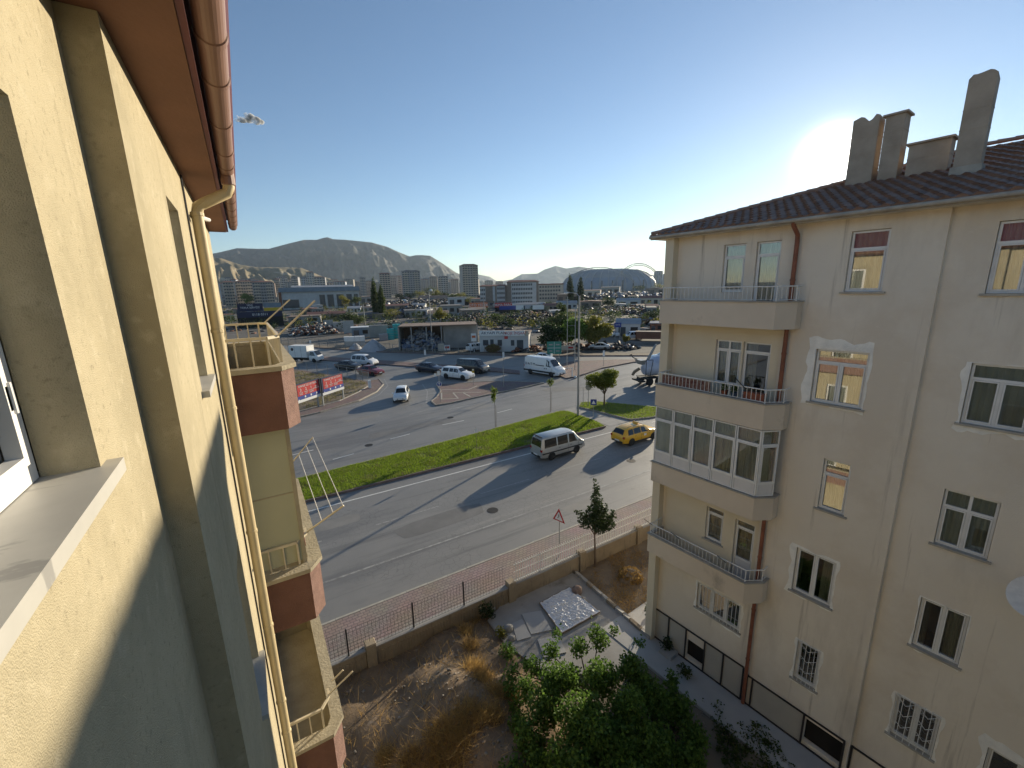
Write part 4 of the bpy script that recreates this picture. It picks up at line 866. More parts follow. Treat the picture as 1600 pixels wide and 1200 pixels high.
def side_pt(sp, x, t, sg, off):
    st = sp["st"]; zb, zt, wt_ = (interp(st,x,k) for k in (1,2,3)); w = sp["W"]/2*.965
    y1 = wt_+(w-wt_)*.12; return (x, sg*(w+(y1-w)*t+off), zb+(zt-.10-zb)*t+off*.3)
MC = {}
def wheel_mesh(r):
    if r not in MC:
        R = Matrix.Rotation(rad(90),4,'X'); t = MB(); t.lathe([(r*.6,-.10),(r*.95,-.105),(r,-.08),(r,.08),(r*.95,.105),(r*.6,.10)], 20, R)
        m = MB(); m.lathe([(.001,.075),(r*.15,.085),(r*.55,.07),(r*.63,.10),(r*.64,.0),(r*.64,-.06),(.001,-.06)], 20, R)
        for k in range(5):
            a = 2*math.pi*k/5; m.obox((r*.36*math.cos(a),0,r*.36*math.sin(a)),.001,.001,.001)
        tm = t.mesh("tyre",40); tm.materials.append(MATS["tyre"]); rm = m.mesh("rim",40); rm.materials.append(MATS["rim"]); MC[r] = (tm,rm)
    return MC[r]
def add_wheels(root, xs, y, r):
    tm, rm = wheel_mesh(r)
    for x in xs:
        for sg in (1,-1):
            w = ob("wheel", tm, None, root, (x,sg*y,r), 0 if sg < 0 else math.pi); ob("rim", rm, None, w)
def vehicle(name, label, kind, col, pos, head, sc=1.0, cat="car", group=None, roofc=None, two=None, parts=True):
    sp = SPEC[kind]; root = thing(name, label, cat, (pos[0],pos[1],0.004), head); root.scale = (sc,sc,sc)
    key = (kind,col)
    if key not in MC: bm = body_mesh(sp).mesh("body", 32); bm.materials.append(MATS[col]); MC[key] = bm
    bd = ob("body", MC[key], None, root)
    W = sp["W"]/2; st = sp["st"]; xa, xb = st[0][0], st[-1][0]
    wk = (kind,"glass")
    if wk not in MC:
        lst = []
        for sg in (1,-1):
            for (a0,b0,a1,b1) in sp["sw"]:
                m = MB(); n = 6
                for k in range(n+1):
                    f = k/n
                    for t in (.07,.5,.93): m.v.append(side_pt(sp, (a0+(a1-a0)*t)+((b0+(b1-b0)*t)-(a0+(a1-a0)*t))*f, t, sg, .010))
                    if k: 
                        o = 3*k; m.f += [(o-3,o,o+1,o-2),(o-2,o+1,o+2,o-1)]
                lst.append(("side_window", m.mesh("side_window")))
        for nm, rg in (("windscreen",sp["ws"]),("rear_window",sp["rw"])):
            if not rg: continue
            m = MB(); x0, x1 = rg
            for k in range(5):
                x = x0+(x1-x0)*k/4; zt, wt_ = interp(st,x,2), interp(st,x,3); dn = (interp(st,x1,2)-interp(st,x0,2))/(x1-x0); L_ = math.hypot(1,dn); ox, oz = -dn/L_*.014, 1/L_*.014
                if nm == "rear_window": ox, oz = -abs(dn)/L_*.016, 1/L_*.016
                for y in (-.90,-.45,0,.45,.90): m.v.append((x+ox, y*wt_*.98, zt+oz+.022-.03*y*y))
                if k:
                    for j in range(4): o = 5*k+j; m.f.append((o-5,o-4,o+1,o))
            lst.append((nm, m.mesh(nm)))
        for _, me_ in lst: me_.materials.append(MATS["car_glass"])
        MC[wk] = lst
    for nm, me_ in MC[wk]: ob(nm, me_, None, root)
    add_wheels(root, sp["wh"], W-.085, sp["r"])
    if not parts: return root
    zf = interp(st,xb-.12,2); zr = st[1][1]
    for sg in (1,-1):
        h = MB(); h.hexa([(xb-.34,sg*W*.84,zf-.20),(xb-.10,sg*W*.52,zf-.20),(xb-.02,sg*W*.52,zf-.16),(xb-.28,sg*W*.90,zf-.16)],[(xb-.36,sg*W*.84,zf-.05),(xb-.14,sg*W*.52,zf-.05),(xb-.07,sg*W*.52,zf-.05),(xb-.30,sg*W*.89,zf-.05)]); ob("headlight", h, "head_lamp", root)
        t = MB(); t.box(xa-.012,xa+.22,min(sg*W*.70,sg*W*.90),max(sg*W*.70,sg*W*.90),zr-.20,zr-.02); ob("tail_light", t, "tail_lamp", root)
        mi = MB(); xm = sp["ws"][1]-.18; zb = interp(st,xm,1); mi.hexa([(xm-.06,sg*(W-.02),zb+.02),(xm+.07,sg*(W-.02),zb+.02),(xm+.05,sg*(W+.15),zb+.04),(xm-.06,sg*(W+.15),zb+.04)],[(xm-.06,sg*(W-.02),zb+.12),(xm+.05,sg*(W-.02),zb+.12),(xm+.02,sg*(W+.15),zb+.16),(xm-.06,sg*(W+.15),zb+.16)]); ob("wing_mirror", mi, col if kind != "minibus" else "dark_trim", root)
        for x in sp["wh"]:   # dark half disc painting the shade of an uncut wheel well
            a = MB(); r = sp["r"]*1.17; q = [(x+r*math.cos(math.pi*k/12), sg*(W+.004), sp["r"]+r*math.sin(math.pi*k/12)) for k in range(13)]; a.extrude(q, (0,-sg*.06,0)); ob("wheel_well_shade", a, "dark_trim", root)
        dl_ = MB()
        for (a0,b0,a1,b1) in sp["sw"][-2:]: dl_.box(b0+.02,b0+.032,min(sg*(W-.01),sg*(W+.003)),max(sg*(W-.01),sg*(W+.003)),.40,interp(st,b0,1)-.05)
        ob("door_seam", dl_, "dark_trim", root)
        hd = MB()
        for (a0,b0,a1,b1) in sp["sw"][-2:]: hd.box(a0+.08,a0+.22,min(sg*(W-.01),sg*(W+.018)),max(sg*(W-.01),sg*(W+.018)),interp(st,a0,1)-.16,interp(st,a0,1)-.13)
        ob("door_handle", hd, "dark_trim", root)
        sk = MB(); sk.box(sp["wh"][0]+sp["r"]*1.15,sp["wh"][1]-sp["r"]*1.15,min(sg*(W-.12),sg*(W-.003)),max(sg*(W-.12),sg*(W-.003)),.20,.33); ob("side_skirt", sk, "dark_trim", root)
    b = MB(); b.box(xb-.10,xb+.025,-W*.66,W*.66,.30,.42); ob("front_bumper", b, "dark_trim", root)
    b = MB(); b.box(xb-.06,xb+.012,-W*.42,W*.42,.46,.56); ob("grille", b, "dark_trim", root)
    b = MB(); b.box(xa-.03,xa+.10,-W*.70,W*.70,.32,.46); ob("rear_bumper", b, "dark_trim", root)
    for x0,x1 in ((xa-.045,xa-.031),(xb+.026,xb+.036)):
        b = MB(); b.box(x0,x1,-.26,.26,.44,.55); ob("number_plate", b, "plate", root)
    return root
def head(a, b): return math.atan2(b[1]-a[1], b[0]-a[0])
def place(p0, p1, f=.5): return ((p0[0]+p1[0])*f, (p0[1]+p1[1])*f)

# near road
mb_ = vehicle("minibus", "old silver minibus with dark trim driving beside the green median", "minibus", "car_silver", (20.75,26.75), rad(1), 1.0, "van")
b = MB(); b.box(-2.25,1.9,-.873,-.863,.62,.72); b.box(-2.25,1.9,.863,.873,.62,.72); ob("side_stripe", b, "dark_trim", mb_)
b = MB(); b.box(-2.12,-2.02,-.55,.55,1.93,1.985); ob("roof_spoiler", b, "dark_trim", mb_)
tx = vehicle("taxi", "yellow estate taxi with roof bars on the near road", "wagon", "car_yellow", (28.35,25.35), rad(1), 1.0, "taxi")
for sg in (1,-1): b = MB(); b.tube([(-1.6,sg*.52,1.58),(-1.5,sg*.52,1.63),(.1,sg*.52,1.63),(.25,sg*.52,1.55)], .018, 6); ob("roof_bar", b, "dark_trim", tx)
b = MB(); b.hexa([(-.12,-.28,1.59),(.1,-.28,1.59),(.1,.28,1.59),(-.12,.28,1.59)],[(-.06,-.24,1.73),(.04,-.24,1.73),(.04,.24,1.73),(-.06,.24,1.73)]); ob("roof_sign", b, "car_yellow", tx)
b = MB(); b.box(.15,.45,-.882,-.874,.62,.80); ob("door_sign", b, "plate", tx)
# junction
vehicle("hatchback", "small white car coming towards the camera through the junction", "hatch", "car_white", (15.7,52.6), rad(-112), 1.05)
pk = vehicle("pickup_truck", "white pickup with a hard top waiting at the triangular island", "pickup", "car_white", (26.9,59.9), head((25.1,61.5),(27.6,56.6)), 1.03, "pickup")
vehicle("sedan", "dark navy saloon just behind the white pickup", "sedan", "car_navy", (25.4,68.0), head((23.8,69.8),(26.2,65.2)), 1.1)
vehicle("van", "black passenger van beside the white pickup", "van", "car_black", (31.2,63.3), head((29.3,65.5),(31.9,60.0)), 1.12, "van")
pv = vehicle("panel_van", "tall white panel van with dark lettering crossing the junction", "panelvan", "car_white", (39.3,54.2), head((37.9,57.3),(39.8,50.1)), 1.14, "van")
for (x0,x1,z0,z1) in ((-.75,.75,1.36,1.47),(1.05,1.22,1.0,1.12),(.75,.92,1.0,1.12)): b = MB(); b.box(x0,x1,-1.022,-1.012,z0,z1); ob("side_print", b, "car_navy", pv)
b = MB(); b.box(-2.95,2.6,-1.02,-1.012,.48,.70); ob("side_trim", b, "dark_trim", pv)
def text3d(parent, body, loc, size, m, rot, name="lettering", ext=0.004, align='CENTER', sx=1.0):
    cu_ = bpy.data.curves.new(name, 'FONT'); cu_.body = body; cu_.size = size; cu_.extrude = ext; cu_.align_x = align; cu_.align_y = 'CENTER'; cu_.materials.append(MATS[m] if isinstance(m,str) else m)
    o = bpy.data.objects.new(name, cu_); COL.objects.link(o); o.parent = parent; o.location = loc; o.rotation_euler = rot; o.scale = (sx,1,1); return o

vehicle("sedan", "white saloon with dark windows passing on the far road behind the panel van", "sedan", "car_white", (46.6,65.6), head((48.0,64.3),(44.4,66.3)), 1.0)
vehicle("sedan", "silver saloon parked on the verge under the big trees", "sedan", "car_grey", (64.6,68.9), head((65.9,66.7),(63.2,69.9)), 1.05)
vehicle("people_carrier", "white people carrier in the queue behind the black saloon", "mpv", "car_white", (18.0,81.8), head((16.0,83.3),(19.1,79.6)), 1.12)
vehicle("sedan", "black saloon in the queue beside the railing", "sedan", "car_black", (14.6,79.6), head((12.6,82.1),(15.9,77.6)), 1.08)
vehicle("sedan", "dark red old saloon turning at the end of the railing", "sedan", "car_red", (16.6,71.9), head((14.6,74.6),(17.4,69.3)), 1.08)
# box truck
bt = thing("box_truck", "white box truck on the far road at the balcony edge", "truck", (9.4,93.9,0.004), head((6.6,96.2),(11.4,91.3))); bt.scale = (1.1,)*3
cm = body_mesh(SPEC["cab"]).mesh("cab", 32); cm.materials.append(MATS["car_white"]); ob("cab", cm, None, bt, (2.2,0,.12))
sp = SPEC["cab"]
for sg in (1,-1):
    m = MB(); a0,b0,a1,b1 = sp["sw"][0]; m.add([side_pt(sp,a0,.1,sg,.012),side_pt(sp,b0,.1,sg,.012),side_pt(sp,b1,.92,sg,.012),side_pt(sp,a1,.92,sg,.012)],[(0,1,2,3)]); ob("side_window", m, "car_glass", bt, (2.2,0,.12))
    m = MB(); m.box(3.1,3.22,min(sg*.5,sg*.74),max(sg*.5,sg*.74),.78,.94); ob("headlight", m, "head_lamp", bt)
m = MB(); m.add([(.10,-.62,1.93),(.10,.62,1.93),(.70,.66,1.17),(.70,-.66,1.17)],[(0,1,2,3)]); ob("windscreen", m, "car_glass", bt, (2.22,0,.14))
m = MB(); m.box(-2.7,1.12,-.98,.98,.92,3.0); bxo_ = ob("cargo_box", m, "box_white", bt)
m = MB()
for x in (-2.68,-1.4,-.1,1.08): m.box(x-.02,x+.02,-1.0,-.981,.92,3.0); m.box(x-.02,x+.02,.981,1.0,.92,3.0)
m.box(-2.72,1.14,-1.0,1.0,.88,.919); ob("box_frame", m, "galv", bxo_)
m = MB(); m.lathe([(.001,0),(.28,0),(.28,.006),(.001,.006)], 20, Matrix.Translation((-1.9,-.983,2.35))@Matrix.Rotation(rad(90),4,'X')); ob("side_print", m, "car_navy", bxo_)
m = MB(); m.box(-2.6,2.2,-.4,.4,.55,.86); m.box(.2,1.1,-.85,-.45,.4,.8); ob("chassis", m, "chassis", bt); add_wheels(bt,(-1.6,2.3),.78,.39)
# concrete mixer
mx_ = thing("mixer_truck", "concrete mixer lorry with pale blue drum half hidden by the beige house", "truck", (48.9,39.3,0.004), rad(-14)); mx_.scale = (1.06,)*3
m = MB(); m.box(-3.6,4.4,-.45,.45,.75,1.05); m.box(-3.9,-3.3,-1.1,1.1,.55,.75); m.box(-3.2,-1.2,-1.15,-.75,.95,1.05); m.box(-3.2,-1.2,.75,1.15,.95,1.05); ob("chassis", m, "chassis", mx_); add_wheels(mx_,(-2.6,-1.25,1.6,3.2),.98,.52)
m = MB(); Mdr = Matrix.Translation((-.6,0,2.45))@Matrix.Rotation(rad(77),4,'Y'); m.lathe([(.62,-3.0),(.75,-2.9),(1.02,-1.9),(1.22,-.6),(1.22,.6),(.95,1.9),(.6,2.4),(.001,2.45)], 28, Mdr@Matrix.Rotation(math.pi,4,'X')@Matrix.Scale(1,4)); ob("drum", m, "drum_blue", mx_, smooth=40)
m = MB(); m.lathe([(.66,-3.05),(.68,-2.85)],24,Mdr@Matrix.Rotation(math.pi,4,'X')); ob("drum_ring", m, "galv", mx_)
m = MB(); m.box(2.6,4.6,-1.2,1.2,.8,2.9); ob("cab", m, "car_white", mx_)
m = MB(); m.box(4.601,4.62,-1.05,1.05,1.8,2.7); ob("windscreen", m, "car_glass", mx_)
m = MB(); m.hexa([(-3.6,-.5,2.75),(-3.1,-.5,2.75),(-3.1,.5,2.75),(-3.6,.5,2.75)],[(-3.9,-.7,3.35),(-3.0,-.7,3.35),(-3.0,.7,3.35),(-3.9,.7,3.35)]); ob("hopper", m, "galv", mx_)
m = MB(); m.tube([(-3.5,.0,2.2),(-4.1,.25,1.75),(-4.3,.4,1.3)], [.20,.2,.17], 8); ob("chute", m, "wood_pole", mx_)
m = MB(); m.tube([(-3.2,-.95,1.0),(-3.2,-.95,3.4)], .04, 6); m.tube([(-2.6,-.95,1.0),(-2.2,-.95,3.3)], .04, 6); m.tube([(-3.2,-.95,3.4),(-2.2,-.95,3.35)], .04, 6); ob("ladder", m, "chassis", mx_)
m = MB(); m.hexa([(-2.9,-.65,3.3),(-2.6,-.65,3.3),(-2.6,-.4,3.3),(-2.9,-.4,3.3)],[(-1.7,-.65,5.3),(-1.5,-.65,5.3),(-1.5,-.45,5.3),(-1.7,-.45,5.3)]); ob("folded_chute", m, "galv", mx_)
m = MB(); m.tube([(-3.3,.4,3.2),(-4.2,.6,3.6),(-4.5,.6,4.0)], .06, 6); m.tube([(-4.35,.6,4.0),(-4.65,.6,3.95)], .05, 6); ob("pipe", m, "chassis", mx_)
m = MB(); m.box(-1.0,.6,-1.2,-.95,1.1,1.6); ob("tank", m, "car_white", mx_)
# ------------------------------------------------------------------ plants
def leafmat(name, c, c2, tr=0.45): return mat(name, c, 0.6, scale=1.2, col2=c2, island=0.75, trans=tr, spec=0.3)
leafmat("leaf_round", (0.20,0.22,0.03), (0.09,0.12,0.018)); leafmat("leaf_sapling", (0.16,0.21,0.03), (0.08,0.12,0.02)); leafmat("leaf_pine", (0.055,0.085,0.03), (0.025,0.045,0.018),.25)
leafmat("leaf_bush", (0.17,0.28,0.05), (0.05,0.10,0.02)); leafmat("leaf_dark", (0.05,0.075,0.025), (0.02,0.04,0.012),.35); leafmat("leaf_yellow", (0.26,0.23,0.04), (0.10,0.115,0.022)); leafmat("leaf_mid", (0.10,0.13,0.03), (0.04,0.065,0.018),.4)
leafmat("grass_green", (0.36,0.47,0.045), (0.16,0.24,0.025),.5); leafmat("grass_dry", (0.56,0.37,0.13), (0.30,0.19,0.07),.5); leafmat("weed", (0.16,0.16,0.05), (0.26,0.22,0.10),.4)
mat("bark", (0.12,0.085,0.06), 0.95, var=0.25, scale=6, bump=0.5, streak=(3,3,.5))

def in_poly(P, poly):
    x, y = P[:,0], P[:,1]; c = np.zeros(len(P), bool); n = len(poly)
    for i in range(n):
        x0,y0 = poly[i]; x1,y1 = poly[(i+1)%n]
        k = ((y0 > y) != (y1 > y)) & (x < (x1-x0)*(y-y0)/((y1-y0) if y1 != y0 else 1e-9)+x0); c ^= k
    return c
def blades(poly, n, z, h, w, lean=0.5, zf=None, clump=None):
    P = np.array([p[:2] for p in poly]); lo, hi = P.min(0), P.max(0)
    Q = lo+(hi-lo)*rng.random((int(n*2.2),2)); Q = Q[in_poly(Q, [tuple(p) for p in P])][:n]
    if clump is not None: Q = Q[clump(Q)]
    m = len(Q); zz = np.full(m, z) if zf is None else np.array([zf(*q) for q in Q]); a = rng.random(m)*6.283; hh = h*(.5+rng.random(m)); ww = w*(.6+.8*rng.random(m))
    d = np.stack([np.cos(a),np.sin(a)],1)*ww[:,None]/2; l = rng.normal(size=(m,2))*lean*hh[:,None]
    B0 = np.column_stack([Q-d,zz]); B1 = np.column_stack([Q+d,zz]); T = np.column_stack([Q+l,zz+hh])
    return np.stack([B0,B1,T],1).reshape(-1,3), np.arange(3*m).reshape(m,3)
def stuff(name, label, V, F, m, cat=None): 
    o = ob(name, np_mesh(name, V, F, m)); return tag(o, label, cat, None, "stuff")
def thin(Q): 
    f = np.sin(Q[:,0]*.9+1.2*np.sin(Q[:,1]*.8))*np.cos(Q[:,1]*1.1-.4*Q[:,0])+.4*np.sin(Q[:,0]*3.3+Q[:,1]*2.1); e = np.minimum(np.abs(Q[:,1]-29.5),2)
    return (f+.45*rng.normal(size=len(Q)) > -1.05) & (rng.random(len(Q)) < .55+.6*e)
GP = [(-4,29.5),(28.6,29.5),(29.0,31),(29.0,35.6),(28.4,36.1),(14.3,34.6),(2,33.6),(-4,33.1)]
V, F = blades(GP, 110000, .10, .11, .035, .55, clump=thin); stuff("grass", "bright green grass of the long road median", V, F, "grass_green", "grass")
V, F = blades(GP, 16000, .10, .17, .03, .7, clump=lambda Q: np.sin(Q[:,0]*1.9+Q[:,1])*np.cos(Q[:,1]*2.3-Q[:,0]*.7) > .25); stuff("grass", "longer pale tufts in the grass of the long road median", V, F, "weed", "grass")
V, F = blades([p for p in isl2], 30000, .10, .10, .035, .55)
stuff("grass", "shaded green grass of the island under the round tree", V, F, "grass_green", "grass")
def patchy(Q): return (np.sin(Q[:,0]*1.7+1)*np.cos(Q[:,1]*1.3)+.6*np.sin(Q[:,0]*4.1-Q[:,1]*3.3)+.5*rng.normal(size=len(Q))) > .15
V, F = blades(lg, 16000, .14, .35, .05, .5, clump=patchy); stuff("weeds", "dry and green weeds under the hoardings", V, F, "weed", "weeds")

def tree(name, label, base, height, blobs, n, size, leaf, trunk_r=.08, trunk_top=None, limbs=True, cat="tree", group=None, lean=(0,0), trunk_m="bark"):
    t = thing(name, label, cat, base, 0, group); tt = trunk_top if trunk_top else height*.6
    m = MB(); m.tube([(0,0,-.15),(lean[0]*.3,lean[1]*.3,tt*.4),(lean[0],lean[1],tt)], [trunk_r,trunk_r*.8,trunk_r*.5], 8)
    if limbs:
        for b in blobs[:9]: m.tube([(lean[0]*.7,lean[1]*.7,tt*.75),((b[0]+lean[0])*.5,(b[1]+lean[1])*.5,(b[2]+tt*.8)*.5),(b[0],b[1],b[2])], [trunk_r*.45,trunk_r*.3,trunk_r*.12], 5)
    ob("trunk", m, trunk_m, t, smooth=60)
    V, F = leaf_quads(crown_points(blobs, n), size); ob("crown", np_mesh("crown", V, F, leaf), None, t); return t
def blobs_round(cx, cy, cz, rx, rz, k, br=.42):
    out = []
    for i in range(k):
        d = rng.normal(size=3); d /= np.linalg.norm(d); q = .75*rng.random()**.4
        s = br*(.75+.5*rng.random()); out.append((cx+d[0]*rx*q, cy+d[1]*rx*q, cz+d[2]*rz*q, rx*s, rx*s, rz*s*.9))
    return out
tree("round_tree", "low round-crowned tree with yellow-green leaves on the grass island", G(944,633,.1), 4.6, blobs_round(-.3,.3,3.05,2.0,1.25,22,.40), 9000, .17, "leaf_round", .11, 1.7)
def sapling(label, p, h, cz, rx, rz, n):
    t = tree("sapling", label, p, h, blobs_round(0,0,cz,rx,rz,7,.5), n, .15, "leaf_sapling", .025, h*.95, False, group="young trees of the green median")
    for sg in (-1,): m = MB(); m.tube([(.12,0,0),(.12,0,h*.55)], .02, 6); ob("stake", m, "wood_pole", t)
sapling("thin young tree standing in the middle of the green median", G(774,668,.1), 4.1, 3.35, .42, .85, 420)
sapling("thin young tree near the tip of the green median, before the panel van", G(860,642,.1), 4.0, 3.3, .5, .6, 300)
# slim tree in the garden of the beige house
tree("slim_tree", "slim dark tree with a bare lower trunk beside the garden wall", G(930,886,-.47), 4.7,
     [(0,0,3.0,.55,.55,.55),(-.35,.35,2.55,.45,.45,.38),(.35,-.3,2.5,.48,.48,.42),(.1,-.1,2.3,.4,.4,.35),(0,0,3.7,.32,.32,.5),(-.05,0,4.3,.2,.2,.4),(.62,-.48,2.95,.22,.22,.3),(-.62,.5,2.95,.24,.24,.22),(-.1,.1,4.75,.09,.09,.25),(-.75,.62,3.05,.15,.15,.15),(.3,-.2,3.3,.25,.25,.3)], 3600, .115, "leaf_pine", .055, 2.4, lean=(-.05,.08))
# big bush in the garden
bb = []
for (x,y,z,r) in ((935,1000,1.0,.55),(905,1010,.9,.5),(860,1020,.7,.5),(830,1040,.6,.5),(800,1050,.3,.4),(880,1060,1.0,.75),(940,1060,1.2,.85),(990,1050,1.0,.7),(850,1100,.8,.8),(910,1120,1.2,.95),(980,1120,1.1,.9),(1030,1100,.7,.65),(830,1150,.5,.7),(890,1180,.9,.9),(960,1190,1.0,.95),(1030,1170,.6,.8),(840,1200,.3,.6),(1050,1060,.4,.4),(900,1230,.8,.9),(985,1250,.8,.95),(870,990,.5,.3),(960,985,.9,.3),(1000,1005,.5,.3),(930,978,1.5,.22),(805,1100,.1,.35),(815,1180,.1,.4),(800,1075,.2,.45),(812,1130,.2,.5),(1060,1110,.5,.6),(1080,1150,.4,.6),(1075,1190,.4,.7),(1010,1075,.9,.7),(860,1070,.9,.7),(820,1080,.5,.55),(800,1210,.2,.6),(1000,1160,1.0,.9),(930,1150,1.2,.9),(1045,1085,.5,.5)):
    q = G(x,y,z); bb.append((q.x,q.y,q.z,r*.75,r*.75,r*.72))
sub = []
for b in bb:
    for k in range(6):
        d = rng.normal(size=3); d /= np.linalg.norm(d); q = .9*rng.random()**.5; sc_ = .35+.35*rng.random(); sub.append((b[0]+d[0]*b[3]*q,b[1]+d[1]*b[4]*q,max(ZG+.2,b[2]+d[2]*b[5]*q),b[3]*sc_,b[4]*sc_,b[5]*sc_*1.15))
    if rng.random() < .8: sub.append((b[0]+rng.normal()*b[3]*.5,b[1]+rng.normal()*b[4]*.5,b[2]+b[5]*.95,.07,.07,.26))
bb = bb+sub
c0 = G(920,1110,ZG); bl = [(b[0]-c0.x,b[1]-c0.y,b[2]-c0.z,b[3],b[4],b[5]) for b in bb]
tree("bush", "large leafy green bush filling the garden below", c0, 2.0, bl, 52000, .10, "leaf_bush", .09, .9, cat="bush")
# low shoots and ivy round it
def shoot(label, x, y, h, r, n, leaf, grp=None):
    q = G(x,y,ZG); return tree("shrub", label, q, h, [(0,0,h*.55,r,r,h*.45),(r*.5,-r*.3,h*.35,r*.7,r*.7,h*.3)], n, .09, leaf, .018, h*.8, False, "shrub", grp)
shoot("spindly shrub at the corner of the pale path", 1010,965,.8,.10,70,"leaf_dark"); shoot("small dark shrub standing at the edge of the grey walkway", 1040,1020,.75,.25,220,"leaf_dark")
shoot("low dark shrub hanging over the grey walkway", 1068,1060,.6,.28,260,"leaf_mid"); shoot("ivy-like green shrub climbing at the end of the garden wall", 760,968,.9,.35,420,"leaf_dark")
shoot("green shrub along the broken edge of the patio", 792,1030,.7,.35,420,"leaf_bush"); shoot("pale flowering weeds beside the patio corner", 782,998,.6,.22,260,"leaf_yellow")
P = []
wp = gpx([(1010,1050),(1190,1140),(1320,1260),(1080,1290),(1000,1150)]); lo_, hi_ = np.min(wp,0), np.max(wp,0); Q = lo_+(hi_-lo_)*rng.random((600,2)); Q = Q[in_poly(Q,wp)]; Q = Q[patchy(Q)]
for q in Q: r = rng.uniform(.10,.26); P.append(crown_points([(q[0],q[1],ZG+r*.7,r,r,r*.9)], 34))
V, F = leaf_quads(np.concatenate(P), .08); stuff("weeds", "dark weeds in the shade beside the grey walkway", V, F, "leaf_mid", "weeds")
# dry grass
def clumps(cs, s):
    def f(Q):
        k = np.zeros(len(Q), bool)
        for (x,y,r) in cs: k |= ((Q[:,0]-x)**2+(Q[:,1]-y)**2) < (r*(.6+.6*rng.random(len(Q))))**2
        return k | (rng.random(len(Q)) < s)
    return f
cs = []
for (x,y,r) in ((700,1175,.75),(735,1140,.5),(690,1210,.6),(740,1050,.40),(755,1065,.4),(735,1010,.3),(728,985,.3),(780,1090,.35),(770,1130,.4),(800,1090,.3),(640,1190,.35),(600,1180,.3),(740,960,.3)):
    q = G(x,y,ZG+.3); cs.append((q.x,q.y,r*1.0))
V, F = blades([(-.1,1.5),(7.4,1.5),(7.4,14.5),(-.1,14.5)], 130000, ZG, .30, .016, .7, zf=soil_z, clump=clumps(cs,.025)); stuff("dry_grass", "tufts of straw-coloured dry grass on the heaped earth", V, F, "grass_dry", "grass")
V, F = blades(gpx([(893,888),(1040,815),(1030,926),(1005,990)]), 9000, ZG+.03, .10, .02, 1.2, clump=patchy); stuff("dry_grass", "short dry grass on the bare soil by the slim tree", V, F, "grass_dry", "grass")
hp = thing("hay_heap", "small heap of cut dry grass on the bare garden soil", "heap", G(985,903,ZG)); m = MB(); m.lathe([(.62,-.03),(.55,.12),(.38,.28),(.18,.38),(.001,.42)], 18); 
m.v = [(x*(1+.12*math.sin(7*x+3*y)),y*(1+.1*math.cos(5*y)),z+.03*math.sin(9*x+8*y)) for x,y,z in m.v]; ob("core", m, "dry_dirt", hp, smooth=60)
V, F = leaf_quads(crown_points([(0,0,.12,.6,.6,.30)], 2600), .12); V[:,2] = np.abs(V[:,2]); ob("straw", np_mesh("straw", V, F, "grass_dry"), None, hp)

# ------------------------------------------------------------------ garden wall and fences
gw = thing("garden_wall", "weathered tan garden wall with square pillars along the pavement", "wall", (0,14.72,-.5)); GO = Vector((0,-14.72,.5))
ZW = .36
def gob(name, m, mt, p=None): o = ob(name, m, mt, p if p else gw); o.location = GO if p is None else (0,0,0); return o
pil = [G(580,1012,.45).x, G(798,912,.45).x, G(906,862,.45).x, G(994,823,.45).x]; edges = [-30]+pil+[40]
for i in range(len(edges)-1):
    m = MB(); m.box(edges[i]+(.2 if i else 0),edges[i+1]-.2,14.60,14.82,-.6,ZW-.05*(i<2)); wo = gob("wall_panel", m, "old_wall")
    if i < 2:                    # ribbed face of the left panels
        r = MB(); x = max(edges[i],-2)+.25
        while x < edges[i+1]-.3: r.box(x,x+.06,14.575,14.598,-.5,ZW-.25); x += .13
        gob("ribbing", r, "old_wall", wo)
    c = MB(); c.box(edges[i]+(.2 if i else 0),edges[i+1]-.2,14.57,14.85,ZW-.05*(i<2)+.002,ZW-.05*(i<2)+.055); gob("coping", c, "concrete", wo)
for x in pil: m = MB(); m.box(x-.18,x+.18,14.50,14.86,-.6,ZW+.16); m.hexa([(x-.2,14.48,ZW+.162),(x+.2,14.48,ZW+.162),(x+.2,14.88,ZW+.162),(x-.2,14.88,ZW+.162)],[(x-.17,14.5,ZW+.23),(x+.18,14.52,ZW+.20),(x+.16,14.86,ZW+.22),(x-.18,14.84,ZW+.24)]); gob("pillar", m, "old_wall")
fz = ZW+.0
fn = thing("mesh_fence", "black posts and wire mesh on top of the garden wall", "fence", (0,14.7,fz)); xp = [-2.5]+[G(x,y,fz).x for x,y in ((538,1001),(637,961),(714,930))]+[pil[1]-.2]
for x in xp[1:-1]: m = MB(); m.box(x-.025,x+.025,-.025,.025,-.1,1.15); ob("post", m, "black_metal", fn)
m = MB()
for zz in np.arange(.05,1.1,.15): m.tube([(-2.5,0,zz),(pil[1]-.3,0,zz)], .0055, 4, False)
x = -2.5
while x < pil[1]-.3: m.tube([(x,0,.03),(x,0,1.08)], .0045, 4, False); x += .14
o = ob("wire_mesh", m, "black_metal", fn); tag(o, kind="stuff")
pk_ = thing("picket_fence", "pale metal picket fence on the garden wall beside the beige house", "fence", (0,14.7,fz)); m = MB()
for zz in (.10,.95): m.box(pil[1]+.2,40,-.012,.012,zz-.02,zz+.02)
m.box(pil[1]+.2,40,.02,.035,.55,.575); ob("rail", m, "white_paint_metal", pk_)
pm_ = MB(); pm_.box(-.013,.013,-.036,-.014,.02,1.08); pme = pm_.mesh("picket"); pme.materials.append(MATS["white_paint_metal"])
x = pil[1]+.3
while x < 22:
    ob("picket", pme, None, pk_, (x,0,0)); x += .125
